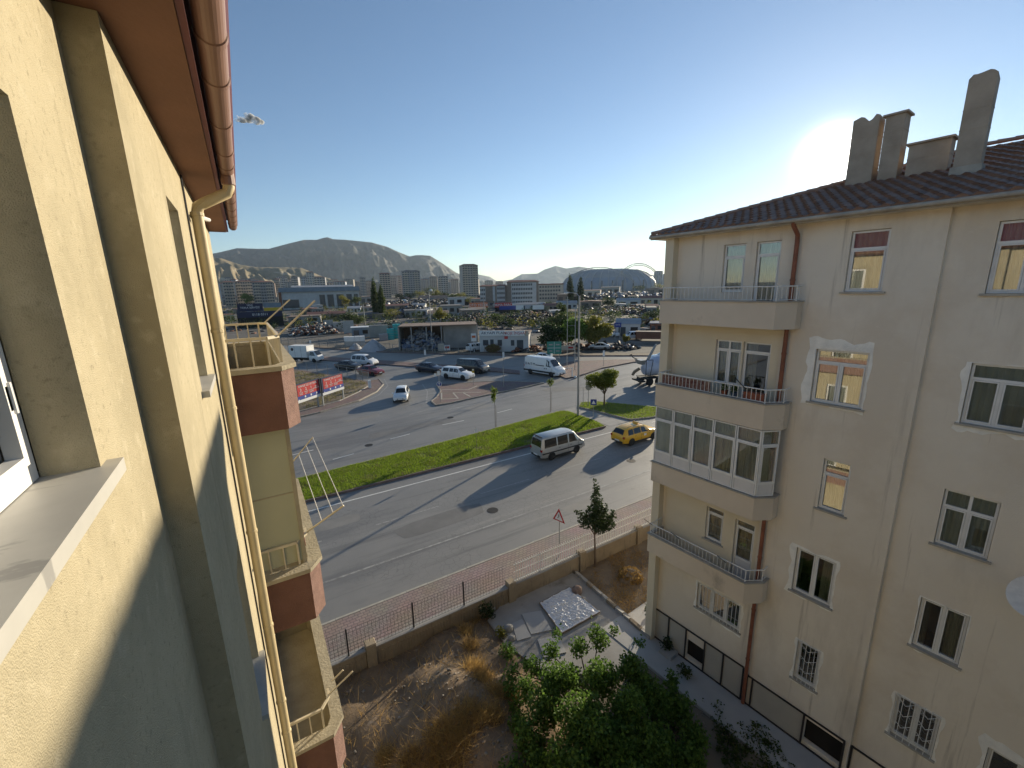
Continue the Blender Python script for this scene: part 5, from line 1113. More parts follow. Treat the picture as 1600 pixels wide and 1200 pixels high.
# little wall between patio and bare soil, boulder, plastic sheet, rubble
a, b = G(889,890,ZG), G(1008,995,ZG); d = b-a; lw = thing("low_wall", "low pale stone edging between patio and bare soil", "wall", a, math.atan2(d.y,d.x)); x = 0; i = 0
while x < d.length:
    l = random.uniform(.35,.7); m = MB(); m.hexa([(x,-.09,-.05),(x+l-.02,-.09,-.05),(x+l-.02,.09,-.05),(x,.09,-.05)],[(x+.01,-.07,.26+random.uniform(-.03,.03)),(x+l-.03,-.08,.26+random.uniform(-.03,.03)),(x+l-.03,.08,.25),(x+.01,.07,.26)]); ob("stone", m, "concrete" if i%3 else "old_wall", lw); x += l; i += 1
def boulder(label, p, r, m="concrete"):
    bmx = bmesh.new(); bmesh.ops.create_icosphere(bmx, subdivisions=3, radius=r)
    for v in bmx.verts: v.co = Vector((v.co.x*1.15, v.co.y*.95, v.co.z*.8))*(1+.10*math.sin(v.co.x*9/r*.3+2)+.07*math.sin(v.co.y*7/r*.4+v.co.z*5/r*.5))
    me = bpy.data.meshes.new("boulder"); bmx.to_mesh(me); bmx.free()
    for q in me.polygons: q.use_smooth = True
    return tag(ob("boulder", me, m, None, (p.x,p.y,p.z+r*.45)), label, "rock")
mat("boulder_stone", (0.22,0.16,0.13), 0.9, var=0.2, scale=5, bump=0.5)
boulder("round brown boulder beside the plastic sheet", G(902,925,ZG+.1), .24, "boulder_stone")
for i,(x,y,r,l) in enumerate(((795,985,.2,"largest grey rock on the broken patio edge"),(800,1000,.15,"middle grey rock on the broken patio edge"),(787,995,.12,"smallest grey rock on the broken patio edge"),(770,952,.14,"dark stone lying at the wall end of the patio"))): boulder(l, G(x,y,ZG+.05), r)
mat("plastic_sheet", (0.70,0.70,0.71), 0.35, var=0.06, scale=3, spec=0.6)
A_,B_,C_,D_ = (G(x,y,ZG+.14) for x,y in ((843,943),(890,918),(937,957),(878,990))); n = 110; V = []; FOLD = [(rng.uniform(.012,.032),rng.normal()*14,rng.normal()*14,rng.random()*6) for _ in range(14)]
for i in range(n+1):
    for j in range(n+1):
        u, v = i/n, j/n; p = (A_*(1-u)+B_*u)*(1-v)+(D_*(1-u)+C_*u)*v; e = min(u,1-u,v,1-v); k = min(1,e*9)
        V.append((p.x+.02*math.sin(v*23+u*4),p.y+.02*math.sin(u*19),p.z+k*sum(am*(1-abs(math.sin(kx*u+ky*v+ph_)))**3 for am,kx,ky,ph_ in FOLD)+(.04 if e < .02 else 0)))
idx = np.arange((n+1)**2).reshape(n+1,n+1); Fq = np.stack([idx[:-1,:-1],idx[:-1,1:],idx[1:,1:],idx[1:,:-1]],-1).reshape(-1,4); me = np_mesh("plastic_sheet", np.array(V), Fq, "plastic_sheet")
for q in me.polygons: q.use_smooth = True
tag(ob("plastic_sheet", me), "crinkled white plastic sheet spread out on the patio", "sheet")
m = MB()
for p,q in ((A_,B_),(B_,C_),(C_,D_),(D_,A_)): m.tube([p+Vector((0,0,.02)),q+Vector((0,0,.02))], .03, 6)
tag(ob("batten_frame", m, "wood_pole"), "wooden battens round the edge of the plastic sheet", "battens")
V = []; F = []
for i in range(420):
    x, y = rng.uniform(.2,7.2), rng.uniform(2,14.2)
    if rng.random() < .5: x, y = rng.normal(4.6,.9), rng.normal(10.8,1.3)
    if not (0 < x < 7.4 and 1.5 < y < 14.4): continue
    s = rng.uniform(.02,.075); mb = MB(); mb.obox((x,y,soil_z(x,y)-.01), s*rng.uniform(.7,1.6), s, s*.7, rng.random()*3); o_ = len(V); V += mb.v; F += [tuple(k+o_ for k in f) for f in mb.f]
mat("rubble", (0.22,0.19,0.155), 0.95, var=0.3, scale=5, island=0.8)
stuff("rubble", "small stones and rubble on the heaped earth", np.array(V), np.array(F), "rubble", "rubble")
V = []; F = []
for i in range(160):
    q = G(*[(1040,1035),(1330,1250)][0]).lerp(G(1330,1250), rng.random()); x = q.x+rng.normal()*.5-.3; y = q.y+rng.normal()*.4; s = rng.uniform(.02,.06); mb = MB(); mb.obox((x,y,ZG), s*1.4, s, s*.6, rng.random()*3); o_ = len(V); V += mb.v; F += [tuple(k+o_ for k in f) for f in mb.f]
stuff("rubble", "scraps and stones on the dark soil along the walkway", np.array(V), np.array(F), "rubble", "rubble")

# ------------------------------------------------------------------ street furniture
mat("sign_red", (0.45,0.03,0.03), 0.5, var=0.05); mat("sign_blue", (0.025,0.05,0.25), 0.5, var=0.05); mat("sign_green", (0.02,0.20,0.16), 0.5, var=0.1); mat("sign_white", (0.72,0.72,0.70), 0.5, var=0.05); mat("sign_navy", (0.018,0.022,0.06), 0.5, var=0.1); mat("sign_yellow", (0.55,0.38,0.03), 0.6, var=0.1); mat("sign_orange", (0.62,0.16,0.05), 0.6, var=0.1)
def mesh_text(parent, body, loc, size, m, rot, sx=1.0, name="lettering"):
    o = text3d(None, body, (0,0,0), size, m, (0,0,0), name); bpy.context.view_layer.update()
    me = bpy.data.meshes.new_from_object(o.evaluated_get(bpy.context.evaluated_depsgraph_get())); cu_ = o.data; bpy.data.objects.remove(o); bpy.data.curves.remove(cu_)
    if len(me.materials) == 0: me.materials.append(MATS[m])
    q = ob(name, me, None, parent, loc); q.rotation_euler = rot; q.scale = (sx,1,1); return q
RX = (rad(90),0,0)
mesh_text(pv, "D A T M", (-1.75,-1.024,1.48), .5, "car_navy", RX)
def hoarding(label, p0, p1, zb, zt, legs):
    rz = math.atan2(p1.y-p0.y,p1.x-p0.x); L_ = (p1-p0).length; t = thing("billboard", label, "billboard", p0, rz, "hoardings on the weedy plot")
    m = MB(); m.box(0,L_,-.05,.05,zb,zt); ob("board", m, "sign_navy", t)
    m = MB(); m.box(L_*.07,L_*.95,-.062,-.052,zb+(zt-zb)*.34,zt-(zt-zb)*.08); ob("red_field", m, "sign_red", t)
    m = MB(); m.box(L_*.05,L_*.98,-.062,-.052,zb+(zt-zb)*.145,zb+(zt-zb)*.335); ob("blue_band", m, "sign_blue", t)
    m = MB(); m.box(0,L_,-.064,-.052,zb,zb+(zt-zb)*.14); ob("white_band", m, "sign_white", t)
    h = zt-zb; mesh_text(t, "DAHLE İLE SATSUN", (L_*.5,-.07,zb+h*.83), h*.15, "sign_white", RX, 1.0*min(1,L_/(h*1.45)))
    for k,ch in enumerate(("2","2","1")): mesh_text(t, ch, (L_*(.2+.21*k),-.07,zb+h*.64), h*.2, "sign_white", RX)
    for k,ch in enumerate(("YILLIK\nVADE","TAKSİT\nALTI","KAPIDA\nÖDEME","YENİ\nKAMPANYA")): mesh_text(t, ch, (L_*(.2+.21*k),-.07,zb+h*(.46 if k < 3 else .58)), h*.085, "sign_white", RX)
    for k in (0,1,2): m = MB(); m.box(L_*(.33+.24*k),L_*(.38+.24*k),-.07,-.063,zb+h*.2,zb+h*.3); ob("icon", m, "sign_white", t)
    m = MB(); m.add([(L_*.02,-.068,zb+h*.02),(L_*.18,-.068,zb+h*.02),(L_*.09,-.068,zb+h*.2)],[(0,1,2)]); ob("logo", m, "sign_white", t)
    for x in legs: m = MB(); m.box(x-.09,x+.09,-.06,.06,-.1,zb+.2 if x not in (legs[0],) else zt); m.v = [(a_,b_+.12,c_) for a_,b_,c_ in m.v]; ob("leg", m, "galv", t)
    return t
hoarding("red and blue advertising hoarding nearest the balcony", G(466,648,.14), G(503,634,.14), 1.25, 3.45, (.08,3.4))
p0_, p1_ = G(506,634,.14), G(539,622,.14); hoarding("red and blue advertising hoarding farther from the balcony", p0_, p1_, 1.25, 3.4, (.1,(p1_-p0_).length-.1))
def pole(name, label, p, top, r=.05, cat="pole", m="galv"):
    t = thing(name, label, cat, p); q = MB(); q.tube([(0,0,-.1),(0,0,top)], [r,r*.75], 8); ob("pole", q, m, t, smooth=60); return t
def face(t, z, m, w, h, az=None, shape="rect", name="plate", off=.05):
    """flat sign plate turned towards the camera side"""
    a = math.atan2(-t.location.y,-t.location.x) if az is None else az
    d = Vector((math.cos(a),math.sin(a),0)); s = Vector((-d.y,d.x,0)); q = MB(); c = Vector((0,0,z))+d*off
    if shape == "rect": pts = [c-s*w/2-Vector((0,0,h/2)),c+s*w/2-Vector((0,0,h/2)),c+s*w/2+Vector((0,0,h/2)),c-s*w/2+Vector((0,0,h/2))]
    elif shape == "round": pts = [c+s*w/2*math.cos(k*math.pi/10)+Vector((0,0,w/2*math.sin(k*math.pi/10))) for k in range(20)]
    else: pts = [c-s*w/2-Vector((0,0,h*.33)),c+s*w/2-Vector((0,0,h*.33)),c+Vector((0,0,h*.67))]
    q.extrude(pts, d*.012); return ob(name, q, m, t)
def topz(p, px_, py_): return far(px_,py_,math.hypot(p.x,p.y)).z-p.z
p = G(903,650,.1); lp = pole("street_lamp", "tall grey lamp post at the tip of the green median", p, topz(p,905,462), .11, "street lamp"); zt = topz(p,905,462)
m = MB(); m.tube([(0,0,zt-.1),(0,.5,zt+.25),(0,1.8,zt+.3)], .045, 6); ob("arm", m, "galv", lp); m = MB(); m.hexa([(-.12,1.7,zt+.25),(.12,1.7,zt+.25),(.1,2.4,zt+.3),(-.1,2.4,zt+.3)],[(-.1,1.7,zt+.37),(.1,1.7,zt+.37),(.06,2.4,zt+.36),(-.06,2.4,zt+.36)]); ob("lamp_head", m, "sign_white", lp)
p = G(886,578,.1); up = pole("utility_pole", "grey double pole with crossbars behind the panel van", p, topz(p,893,470), .055, "pole", "grey_metal"); m = MB(); zt = topz(p,893,470); m.tube([(.9,-.9,-.1),(.9,-.9,zt*.92)], .06, 8)
for z in (zt*.35,zt*.5,zt*.65,zt*.8): m.tube([(0,0,z),(.9,-.9,z)], .025, 6)
ob("second_pole", m, "grey_metal", up)
p = G(676,549,.1); lp = pole("street_lamp", "tall lamp post with a bright white head by the scrapyard fence", p, topz(p,669,455), .10, "street lamp"); zt = topz(p,669,455); m = MB(); m.tube([(0,0,zt),(.1,-.3,zt+.3),(.2,-.8,zt+.25)], .05, 6); ob("arm", m, "galv", lp); m = MB(); m.lathe([(.001,0),(.28,.1),(.3,.35),(.12,.5),(.001,.52)], 12, Matrix.Translation((.2,-.8,zt-.1))); ob("lamp_head", m, "sign_white", lp)
p = G(874,868,.12); t = pole("road_sign", "triangular red-edged warning sign on the near pavement", p, 2.25, .03, "road sign"); az = rad(195); face(t,2.2,"sign_red",.75,.70,az,"tri","warning_triangle",.04); face(t,2.19,"sign_white",.5,.46,az,"tri","triangle_field",.055)
m = MB(); d_ = Vector((math.cos(az),math.sin(az),0)); s_ = Vector((-d_.y,d_.x,0)); c_ = Vector((0,0,2.15))+d_*.07; m.tube([c_-s_*.06,c_+s_*.02+Vector((0,0,.08)),c_+Vector((0,0,.2))], .02, 5); ob("symbol", m, "black_metal", t)
p = G(688,628,.11); t = pole("road_sign", "white arrow signs on a post at the nose of the triangular island", p, 3.9, .045, "road sign"); face(t,2.25,"sign_white",.62,.62,None,"round","arrow_disc"); face(t,2.25,"sign_blue",.5,.5,None,"round","blue_disc",.064)
a_ = math.atan2(-p.y,-p.x); d_ = Vector((math.cos(a_),math.sin(a_),0)); s_ = Vector((-d_.y,d_.x,0)); c_ = Vector((0,0,2.25))+d_*.085; m = MB(); m.extrude([c_-s_*.04+Vector((0,0,-.2)),c_+s_*.04+Vector((0,0,-.2)),c_+s_*.04+Vector((0,0,.06)),c_+s_*.15+Vector((0,0,.06)),c_+Vector((0,0,.22)),c_-s_*.15+Vector((0,0,.06)),c_-s_*.04+Vector((0,0,.06))], d_*.01); ob("arrow", m, "sign_white", t)
face(t,3.6,"sign_white",.34,.5,None,"rect","plate"); q = face(t,3.4,"sign_white",.28,.42,None,"rect","plate",.05); q.location = s_*-.42
p = G(740,602,.11); t = pole("road_sign", "small yellowish sign on a post on the triangular island behind the pickup", p, 2.4, .035, "road sign"); face(t,2.1,"sign_yellow",.32,.55); face(t,2.25,"sign_white",.22,.18,None,"rect","plate",.066)
p = G(787,604,.11); t = pole("post", "plain dark post at the far end of the triangular island", p, 2.8, .06, "post", "grey_metal")
p = G(927,652,.1); t = pole("road_sign", "blue pedestrian crossing sign at the crossing path", p, 2.0, .03, "road sign"); face(t,1.65,"sign_blue",.62,.62); face(t,1.6,"sign_white",.42,.4,None,"tri","white_triangle",.066)
p = G(919,634,.1); t = pole("road_sign", "round sign seen from its grey back under the round tree", p, 2.4, .04, "road sign","grey_metal"); face(t,2.2,"grey_metal",.7,.7,None,"round","disc")
p = G(911,634,.1); pole("post", "thin grey post next to the round sign", p, 2.2, .03, "post", "grey_metal")
p = G(745,706,.1); t = pole("stake", "thin stake with a small white plate in the grass near the minibus", p, 2.2, .02, "stake", "wood_pole"); face(t,1.95,"sign_white",.2,.32)
p = G(866,561,.1); t = thing("direction_sign", "large green direction sign on two legs beside the far road", "road sign", p, math.atan2(p.y,p.x)-math.pi/2)
m = MB(); m.box(-1.35,1.35,-.05,.03,.95,3.35); ob("board", m, "sign_green", t)
m = MB(); m.box(-.03,.03,-.058,-.051,1.0,3.3); m.box(-1.3,1.3,-.058,-.051,2.1,2.16); ob("line", m, "sign_white", t)
for x in (-.95,1.0): m = MB(); m.box(x-.06,x+.06,.03,.13,-.1,3.2); ob("leg", m, "galv", t)
for x,z,wd in ((-.65,2.75,.7),(.65,2.75,.7),(-.65,1.55,.6),(.65,1.55,.7)): m = MB(); m.box(x-wd/2,x+wd/2,-.058,-.051,z-.1,z+.1); ob("lettering", m, "galv", t)
p = G(741,549,.1); t = pole("sign_post", "tall post with a white and orange sign board before the white building", p, topz(p,741,534), .09, "sign","sign_white"); face(t,topz(p,741,527),"sign_white",1.1,1.7,None,"rect","board",.1); face(t,topz(p,741,526),"sign_orange",.8,.5,None,"rect","print",.115)
for (x,y,h,l) in ((665,566,1.9,"white marker board on the far median beside the navy saloon"),(787,572,2.0,"white marker board on the far median behind the black van"),(862,575,2.0,"white marker post on the island nose beside the panel van"),(943,572,2.2,"white marker post on the island nose above the round tree"),(487,552,2.6,"white diamond sign above the box truck")):
    p = G(x,y,.1); t = pole("marker_post", l, p, h*.8, .035, "road sign"); face(t,h,"sign_white",.36,1.0 if h < 2.5 else .8)
p = G(894,589,.1); t = pole("barrier", "white T-shaped post on the island nose", p, 1.35, .10, "post", "sign_white"); m = MB(); m.tube([(-.95,.75,1.35),(.1,-.1,1.4)], .05, 6); ob("arm", m, "sign_white", t)
p = G(899,590,.1); boulder("white painted stone on the island nose", p, .22, "sign_white")
def railing(label, pts, h=1.05, step=2.2, m="galv", bars=0):
    a = pts[0]; t = thing("railing", label, "railing", a)
    for i in range(len(pts)-1):
        p, q = pts[i]-a, pts[i+1]-a; n = max(1,round((q-p).length/step)); r = MB()
        for z in (h,h*.5): r.tube([p+Vector((0,0,z)),q+Vector((0,0,z))], .035, 5)
        ob("rail", r, m, t)
        for k in range(n+1 if i == len(pts)-2 else n): c = p.lerp(q,k/n); r = MB(); r.box(c.x-.05,c.x+.05,c.y-.05,c.y+.05,-.1,h+.08); ob("post", r, m, t)
        if bars:
            r = MB(); nb = int((q-p).length/bars)
            for k in range(nb): c = p.lerp(q,k/nb); r.tube([c+Vector((0,0,.1)),c+Vector((0,0,h))], .014, 4)
            tag(ob("bars", r, m, t), kind="stuff")
    return t
railing("grey railing along the weedy plot behind the hoardings", [G(x,y,.1) for x,y in ((425,573),(480,580.5),(530,588),(557,593.5))], 1.7, 2.6)
railing("close-barred grey railing end panel beside the red saloon", [G(x,y,.1) for x,y in ((557,593.5),(577,598))], 1.6, 2.4, bars=.3)
p = G(578,606,.15); m = MB(); m.obox((0,0,0),.35,.35,1.0); m.obox((0,0,1.0),.37,.37,.12); tag(ob("bollard", m, "sign_white", None, p), "short white and red post at the end of the railing", "bollard")
mat("fence_grey", (0.26,0.26,0.25), .7, var=.2)
railing("pale mesh fence between the far road and the stone yard", [G(x,y,0) for x,y in ((440,537.5),(540,546),(610,550))], 1.9, 3.2, "fence_grey", bars=.5)
railing("grey mesh fence in front of the open shed", [G(x,y,0) for x,y in ((614,550),(680,552.5),(735,553.5))], 1.7, 3.0, "fence_grey", bars=.5)
# ------------------------------------------------------------------ scrapyards and workshops beyond the road
mat("roof_pale", (0.27,0.275,0.28), .6, var=.2, scale=.3); mat("roof_brown", (0.22,0.155,0.12), .85, var=.25, scale=.3); mat("roof_dark", (0.10,0.10,0.105), .8, var=.25, scale=.3); mat("roof_red", (0.22,0.10,0.075), .85, var=.2, scale=.3)
mat("wall_white", (0.50,0.50,0.49), .85, var=.12, scale=.4); mat("wall_grey", (0.30,0.29,0.27), .9, var=.2, scale=.4); mat("wall_blue", (0.20,0.245,0.29), .8, var=.15, scale=.4); mat("wall_brown", (0.25,0.20,0.16), .9, var=.2, scale=.4); mat("wall_cream", (0.52,0.46,0.37), .9, var=.12, scale=.3)
mat("apt_a", (0.44,0.40,0.35), .9, var=.12, scale=.1); mat("apt_b", (0.50,0.44,0.38), .9, var=.12, scale=.1); mat("apt_c", (0.36,0.35,0.35), .9, var=.12, scale=.1); mat("apt_d", (0.52,0.40,0.32), .9, var=.12, scale=.1); mat("apt_e", (0.42,0.45,0.50), .9, var=.1, scale=.1)
mat("far_glass", (0.05,0.065,0.08), .2, var=.1, spec=.6); mat("dark_in", (0.03,0.028,0.026), .95, var=.2); mat("turquoise", (0.02,0.33,0.33), .5, var=.1); mat("scrap", (0.025,0.025,0.028), .7, scale=2, col2=(0.09,0.08,0.075), island=.9); mat("scrap_light", (0.28,0.28,0.29), .5, var=.2, island=.8); mat("scrap_blue", (0.10,0.14,0.22), .6, var=.3, island=.8); mat("scrap_rust", (0.20,0.09,0.055), .85, var=.3, island=.8)
mat("block_grey", (0.40,0.39,0.37), .9, var=.15, scale=1); mat("gravel", (0.42,0.42,0.43), .95, scale=1.2, col2=(0.32,0.32,0.33), bump=.6, bscale=6)
def facing(p): return math.atan2(p.y,p.x)-math.pi/2          # local -Y looks back to the camera
def bgbox(x0, x1, yt, yb, dist=None):
    """ground place, facing angle, width and height of something seen between those pixels, standing on the ground"""
    if dist is None: p = G((x0+x1)/2,yb,-.03); dist = math.hypot(p.x,p.y)
    a, b, c = far(x0,yt,dist), far(x1,yt,dist), far((x0+x1)/2,yt,dist); return Vector((c.x,c.y,-.03)), facing(c), Vector((b.x-a.x,b.y-a.y,0)).length, c.z+.03
def shed(name, label, x0, x1, yt, yb, dep, wall, roof, kind="gable", doors=2, cat="shed", group=None, dist=None, rot=0.0, hood=.0):
    p, rz, w, h = bgbox(x0,x1,yt,yb,dist); t = thing(name, label, cat, p, rz+rot, group); hw = h*(.72 if kind == "gable" else .93)
    m = MB(); m.box(-w/2,w/2,0,dep,-.1,hw); ob("wall", m, wall, t); o = .25; m = MB()
    if kind == "gable":
        m.extrude([(-w/2-o,-o,hw+.01),(-w/2-o,dep+o,hw+.01),(-w/2-o,dep/2,h)], (w+2*o,0,0))
    elif kind == "end": m.extrude([(-w/2-o,-o,hw+.01),(w/2+o,-o,hw+.01),(0,-o,h)], (0,dep+2*o,0))
    else: m.hexa([(-w/2-o,-o,hw+.01),(w/2+o,-o,hw+.01),(w/2+o,dep+o,hw+.01),(-w/2-o,dep+o,hw+.01)],[(-w/2-o,-o,hw+.2),(w/2+o,-o,hw+.2),(w/2+o,dep+o,h),(-w/2-o,dep+o,h)])
    ob("roof", m, roof, t)
    for k in range(doors):
        c = -w/2+w*(k+.5)/doors; q = MB(); q.box(c-w/doors*.3,c+w/doors*.3,-.04,.02,0 if k%2 == 0 else hw*.35,hw*.75); ob("door" if k%2 == 0 else "window", q, "dark_in" if k%3 else "far_glass", t)
    return t
# white building with its long sign
p, rz, w, h = bgbox(748,826,516,549.5); t = thing("workshop", "low white building with a long white and red sign above its windows", "building", p, rz-.12)
m = MB(); m.box(-w/2,w/2,0,7,-.1,h*.80); ob("wall", m, "wall_white", t); m = MB(); m.box(-w/2-.2,w/2+.2,-.25,7.2,h*.802,h*.85); ob("roof", m, "roof_brown", t)
m = MB(); m.box(-w/2,w*.03,-.32,-.26,h*.76,h); ob("sign_board", m, "sign_white", t); m = MB(); m.box(w*.035,w*.42,-.32,-.26,h*.74,h*.98); ob("sign_board", m, "sign_white", t); m = MB(); m.box(w*.43,w/2,-.32,-.26,h*.73,h*.97); ob("sign_board", m, "wall_cream", t)
mesh_text(t, "AKYAPI PLAN", (-w*.2,-.34,h*.88), h*.17, "sign_navy", RX, 1.15); mesh_text(t, "PROJE İNŞAAT", (w*.23,-.34,h*.86), h*.17, "sign_red", RX, .95)
for (a,b,z0,z1) in ((-.43,-.32,.30,.56),(-.28,-.21,.06,.58),(-.13,-.04,.28,.56),(.14,.21,.28,.54),(.26,.39,.10,.54)): m = MB(); m.box(w*a,w*b,-.05,.03,h*z0,h*z1); ob("window" if z0 > .2 else "door", m, "far_glass", t)
m = MB(); m.box(w*.01,w*.08,-.06,-.01,h*.60,h*.72); ob("badge", m, "sign_red", t)
# open concrete shed with goods
p, rz, w, h = bgbox(622,746,508,546); t = thing("open_shed", "long open concrete shed with a flat roof and stored goods", "shed", p, rz-.05)
m = MB(); m.box(-w/2,w/2,-.3,8.5,h-.22,h); ob("roof", m, "roof_brown", t); m = MB(); m.box(-w/2,w/2,8.0,8.3,-.1,h-.29); ob("back_wall", m, "wall_brown", t)
for x0,x1 in ((.06,.5),): m = MB(); m.box(w*x0,w*x1,1.5,7.9,-.1,h-.3); ob("wall", m, "wall_grey", t)
for x in (-.5,-.34,-.15,.04,.499): m = MB(); m.box(w*x-.12,w*x+.12,-.15,.15,-.1,h-.29); ob("post", m, "wall_grey", t)
m = MB(); m.box(-w*.5,-w*.499+.2,0,8,-.1,h-.29); ob("wall", m, "wall_grey", t)
def heap(label, x0, x1, yt, yb, n, mats, s=(.5,1.4), dep=6, name="scrap_heap"):
    p, rz, w, h = bgbox(x0,x1,yt,yb); co, si = math.cos(rz), math.sin(rz)
    for j,(mt,fr) in enumerate(mats):
        V = []; F = []
        for i in range(int(n*fr)):
            x, y = rng.uniform(-w/2,w/2), rng.uniform(0,dep); hh = h*(.25+.75*math.exp(-((x/(w*.42))**2)))*(y/dep*.7+.3); z = rng.uniform(0,hh)
            sz = rng.uniform(*s); mb = MB(); mb.obox((0,0,0), sz*rng.uniform(.5,1.7), sz*rng.uniform(.4,1.1), sz*rng.uniform(.2,.6), rng.random()*6.3)
            R_ = Matrix.Rotation(rng.normal()*.35,4,'X')@Matrix.Rotation(rng.normal()*.35,4,'Y'); o_ = len(V)
            for v in mb.v: q = R_@Vector(v); q = q+Vector((x,y,z)); V.append((p.x+q.x*co-q.y*si, p.y+q.x*si+q.y*co, p.z+q.z))
            F += [tuple(k+o_ for k in f) for f in mb.f]
        stuff(name, label if j == 0 else label+(" with pale panels among it" if j == 1 else " with coloured bits among it"), np.array(V), np.array(F), mt, "scrap")
heap("stacked goods and sacks under the open shed", 628,694,512,547,420,[("scrap_light",.6),("scrap_blue",.4)],(.4,1.1),4,"stored_goods")
heap("dark scrap heap behind the white building", 770,890,488,508,1100,[("scrap",.86),("scrap_light",.07),("scrap_rust",.07)],(.35,1.0),26)
heap("dark scrap heap behind the open shed", 690,790,492,509,900,[("scrap",.88),("scrap_light",.06),("scrap_rust",.06)],(.35,1.0),22)
heap("scrap heap near the poplars with car bodies", 622,672,474,492,320,[("scrap",.7),("scrap_light",.12),("scrap_blue",.18)],(.6,1.8),16)
heap("pale cluttered scrap heap near the stadium", 905,1045,480,492,800,[("scrap",.55),("scrap_light",.25),("scrap_rust",.2)],(.45,1.3),30)
heap("reddish scrap along the far verge", 965,1045,497,508,220,[("scrap_rust",.6),("scrap_light",.2),("scrap",.2)],(.5,1.6),10)
heap("rubble and rusty scrap behind the stone yard fence", 452,528,507,524,420,[("scrap_rust",.35),("block_grey",.4),("scrap",.25)],(.4,1.2),14)
heap("oddments in front of the white building", 800,845,541,550,90,[("scrap",.5),("scrap_rust",.5)],(.3,.9),3)
heap("dark clutter under the big trees", 845,1000,537,547,200,[("scrap",.6),("scrap_rust",.3),("scrap_light",.1)],(.3,1.0),4)
heap("far clutter of vehicles and sheds below the stadium", 880,1050,457,468,520,[("scrap",.5),("scrap_light",.25),("scrap_blue",.25)],(1.5,4),90)
heap("far dark clutter beside the white hall", 560,760,468,478,520,[("scrap",.75),("scrap_light",.12),("scrap_blue",.13)],(1.2,3),60)
# gravel heap, block stacks, walls of the stone yard
def cone_heap(label, x0, x1, yt, yb, m, cat="heap"):
    p, rz, w, h = bgbox(x0,x1,yt,yb); q = MB(); q.lathe([(w/2,-.1),(w*.40,h*.22),(w*.25,h*.6),(w*.1,h*.92),(.001,h)], 24); q.v = [(x*(1+.1*math.sin(y*1.3+2*z)),y*(1+.12*math.cos(x*1.1)),z*(1+.05*math.sin(3*x))) for x,y,z in q.v]; return tag(ob("gravel_heap", q, m, None, p, smooth=50), label, cat)
cone_heap("pale grey gravel heap behind the mesh fence", 560,604,530,548,"gravel"); cone_heap("smaller pale gravel heap beside the wrapped pallets", 543,566,536,546,"gravel")
def stack(name, label, x0, x1, yt, yb, m, nx, nz, dep=1.6, cat="pallet", rot=0, top=None):
    p, rz, w, h = bgbox(x0,x1,yt,yb); t = thing(name, label, cat, p, rz+rot); bw, bh = w/nx, h/nz; i_ = 0
    for k in range(nz):
        for j in range(nx): q = MB(); q.box(-w/2+j*bw+.02,-w/2+(j+1)*bw-.02,random.uniform(-.06,.06),dep,k*bh,(k+1)*bh-.02+ (random.uniform(-.05,.05) if k == nz-1 else 0)); ob("block", q, m if not (top and k == nz-1) else top, t)
    return t
stack("pallet_stack", "row of wrapped grey pallets behind the mesh fence", 537,570,526,541,"block_grey",4,2,top="sign_white")
stack("block_wall", "stacked grey concrete blocks left of the kiosk", 520,545,503,518,"block_grey",3,2,cat="blocks"); stack("block_wall", "large grey concrete slabs standing before the trees", 535,552,501,521,"block_grey",2,1,cat="blocks",dep=.6); stack("block_wall", "grey slab rack left of the rusty scrap", 505,520,500,512,"block_grey",2,2,cat="blocks",dep=.6); stack("block_wall", "grey concrete blocks between kiosk and turquoise tanks", 576,606,508,527,"wall_grey",3,2,cat="blocks")
shed("kiosk", "small green kiosk with a flat white roof in the stone yard", 549,577,511,527,4,"wall_blue","sign_white","flat",2,"kiosk")
for i,(x0,x1,yt,yb) in enumerate(((604,615,514,531),(613,625,507,529))):
    p, rz, w, h = bgbox(x0,x1,yt,yb); t = thing("tank", ("shorter turquoise tank beside the open shed","taller turquoise tank beside the open shed")[i], "tank", p, rz); m = MB(); m.box(-w/2,w/2,0,w,0,h); ob("body", m, "turquoise", t); m = MB(); m.lathe([(.3,h),(.3,h+.15),(.001,h+.16)],12,Matrix.Translation((0,w/2,0))); ob("lid", m, "turquoise", t)
    m = MB()
    for k in range(4): m.box(-w/2-.03,w/2+.03,-.03,-.001,h*(.15+.22*k),h*(.17+.22*k))
    ob("frame", m, "galv", t)
stack("crate_stack", "stack of white and blue crates in front of the turquoise tanks", 592,606,522,532,"scrap_light",3,2,cat="crates")
# roadside banner things
p, rz, w, h = bgbox(684,703,537,548); t = thing("banner_stand", "white and red display boxes beside the far fence", "sign", p, rz); m = MB(); m.box(-w/2,0,0,.5,0,h); ob("board", m, "wall_cream", t); m = MB(); m.box(.02,w/2,0,.5,0,h*.75); ob("board", m, "sign_white", t); m = MB(); m.box(w*.08,w*.42,-.03,-.005,h*.3,h*.6); ob("print", m, "sign_red", t)
p, rz, w, h = bgbox(873,898,540,549); t = thing("banner", "long pale banner with red print under the big trees", "banner", p, rz); m = MB(); m.box(-w/2,w/2,0,.06,.3,h); ob("cloth", m, "wall_cream", t); m = MB(); m.box(w*.1,w*.4,-.02,-.002,h*.5,h*.8); ob("print", m, "sign_red", t)
for x in (-.48,.48): pass
p, rz, w, h = bgbox(757,783,537,551); t = thing("wire_cage", "rusty wire cage full of cut hedge before the white building", "cage", p, rz); m = MB()
for x in np.linspace(-w/2,w/2,9): m.tube([(x,-.6,0),(x,-.6,h)], .03, 4)
for z in (.1,h*.5,h): m.tube([(-w/2,-.6,z),(w/2,-.6,z)], .03, 4)
ob("bars", m, "scrap_rust", t); V, F = leaf_quads(crown_points([(0,.4,h*.45,w*.48,.9,h*.45)],1500),.3); ob("cuttings", np_mesh("cuttings", V, F, "weed"), None, t)
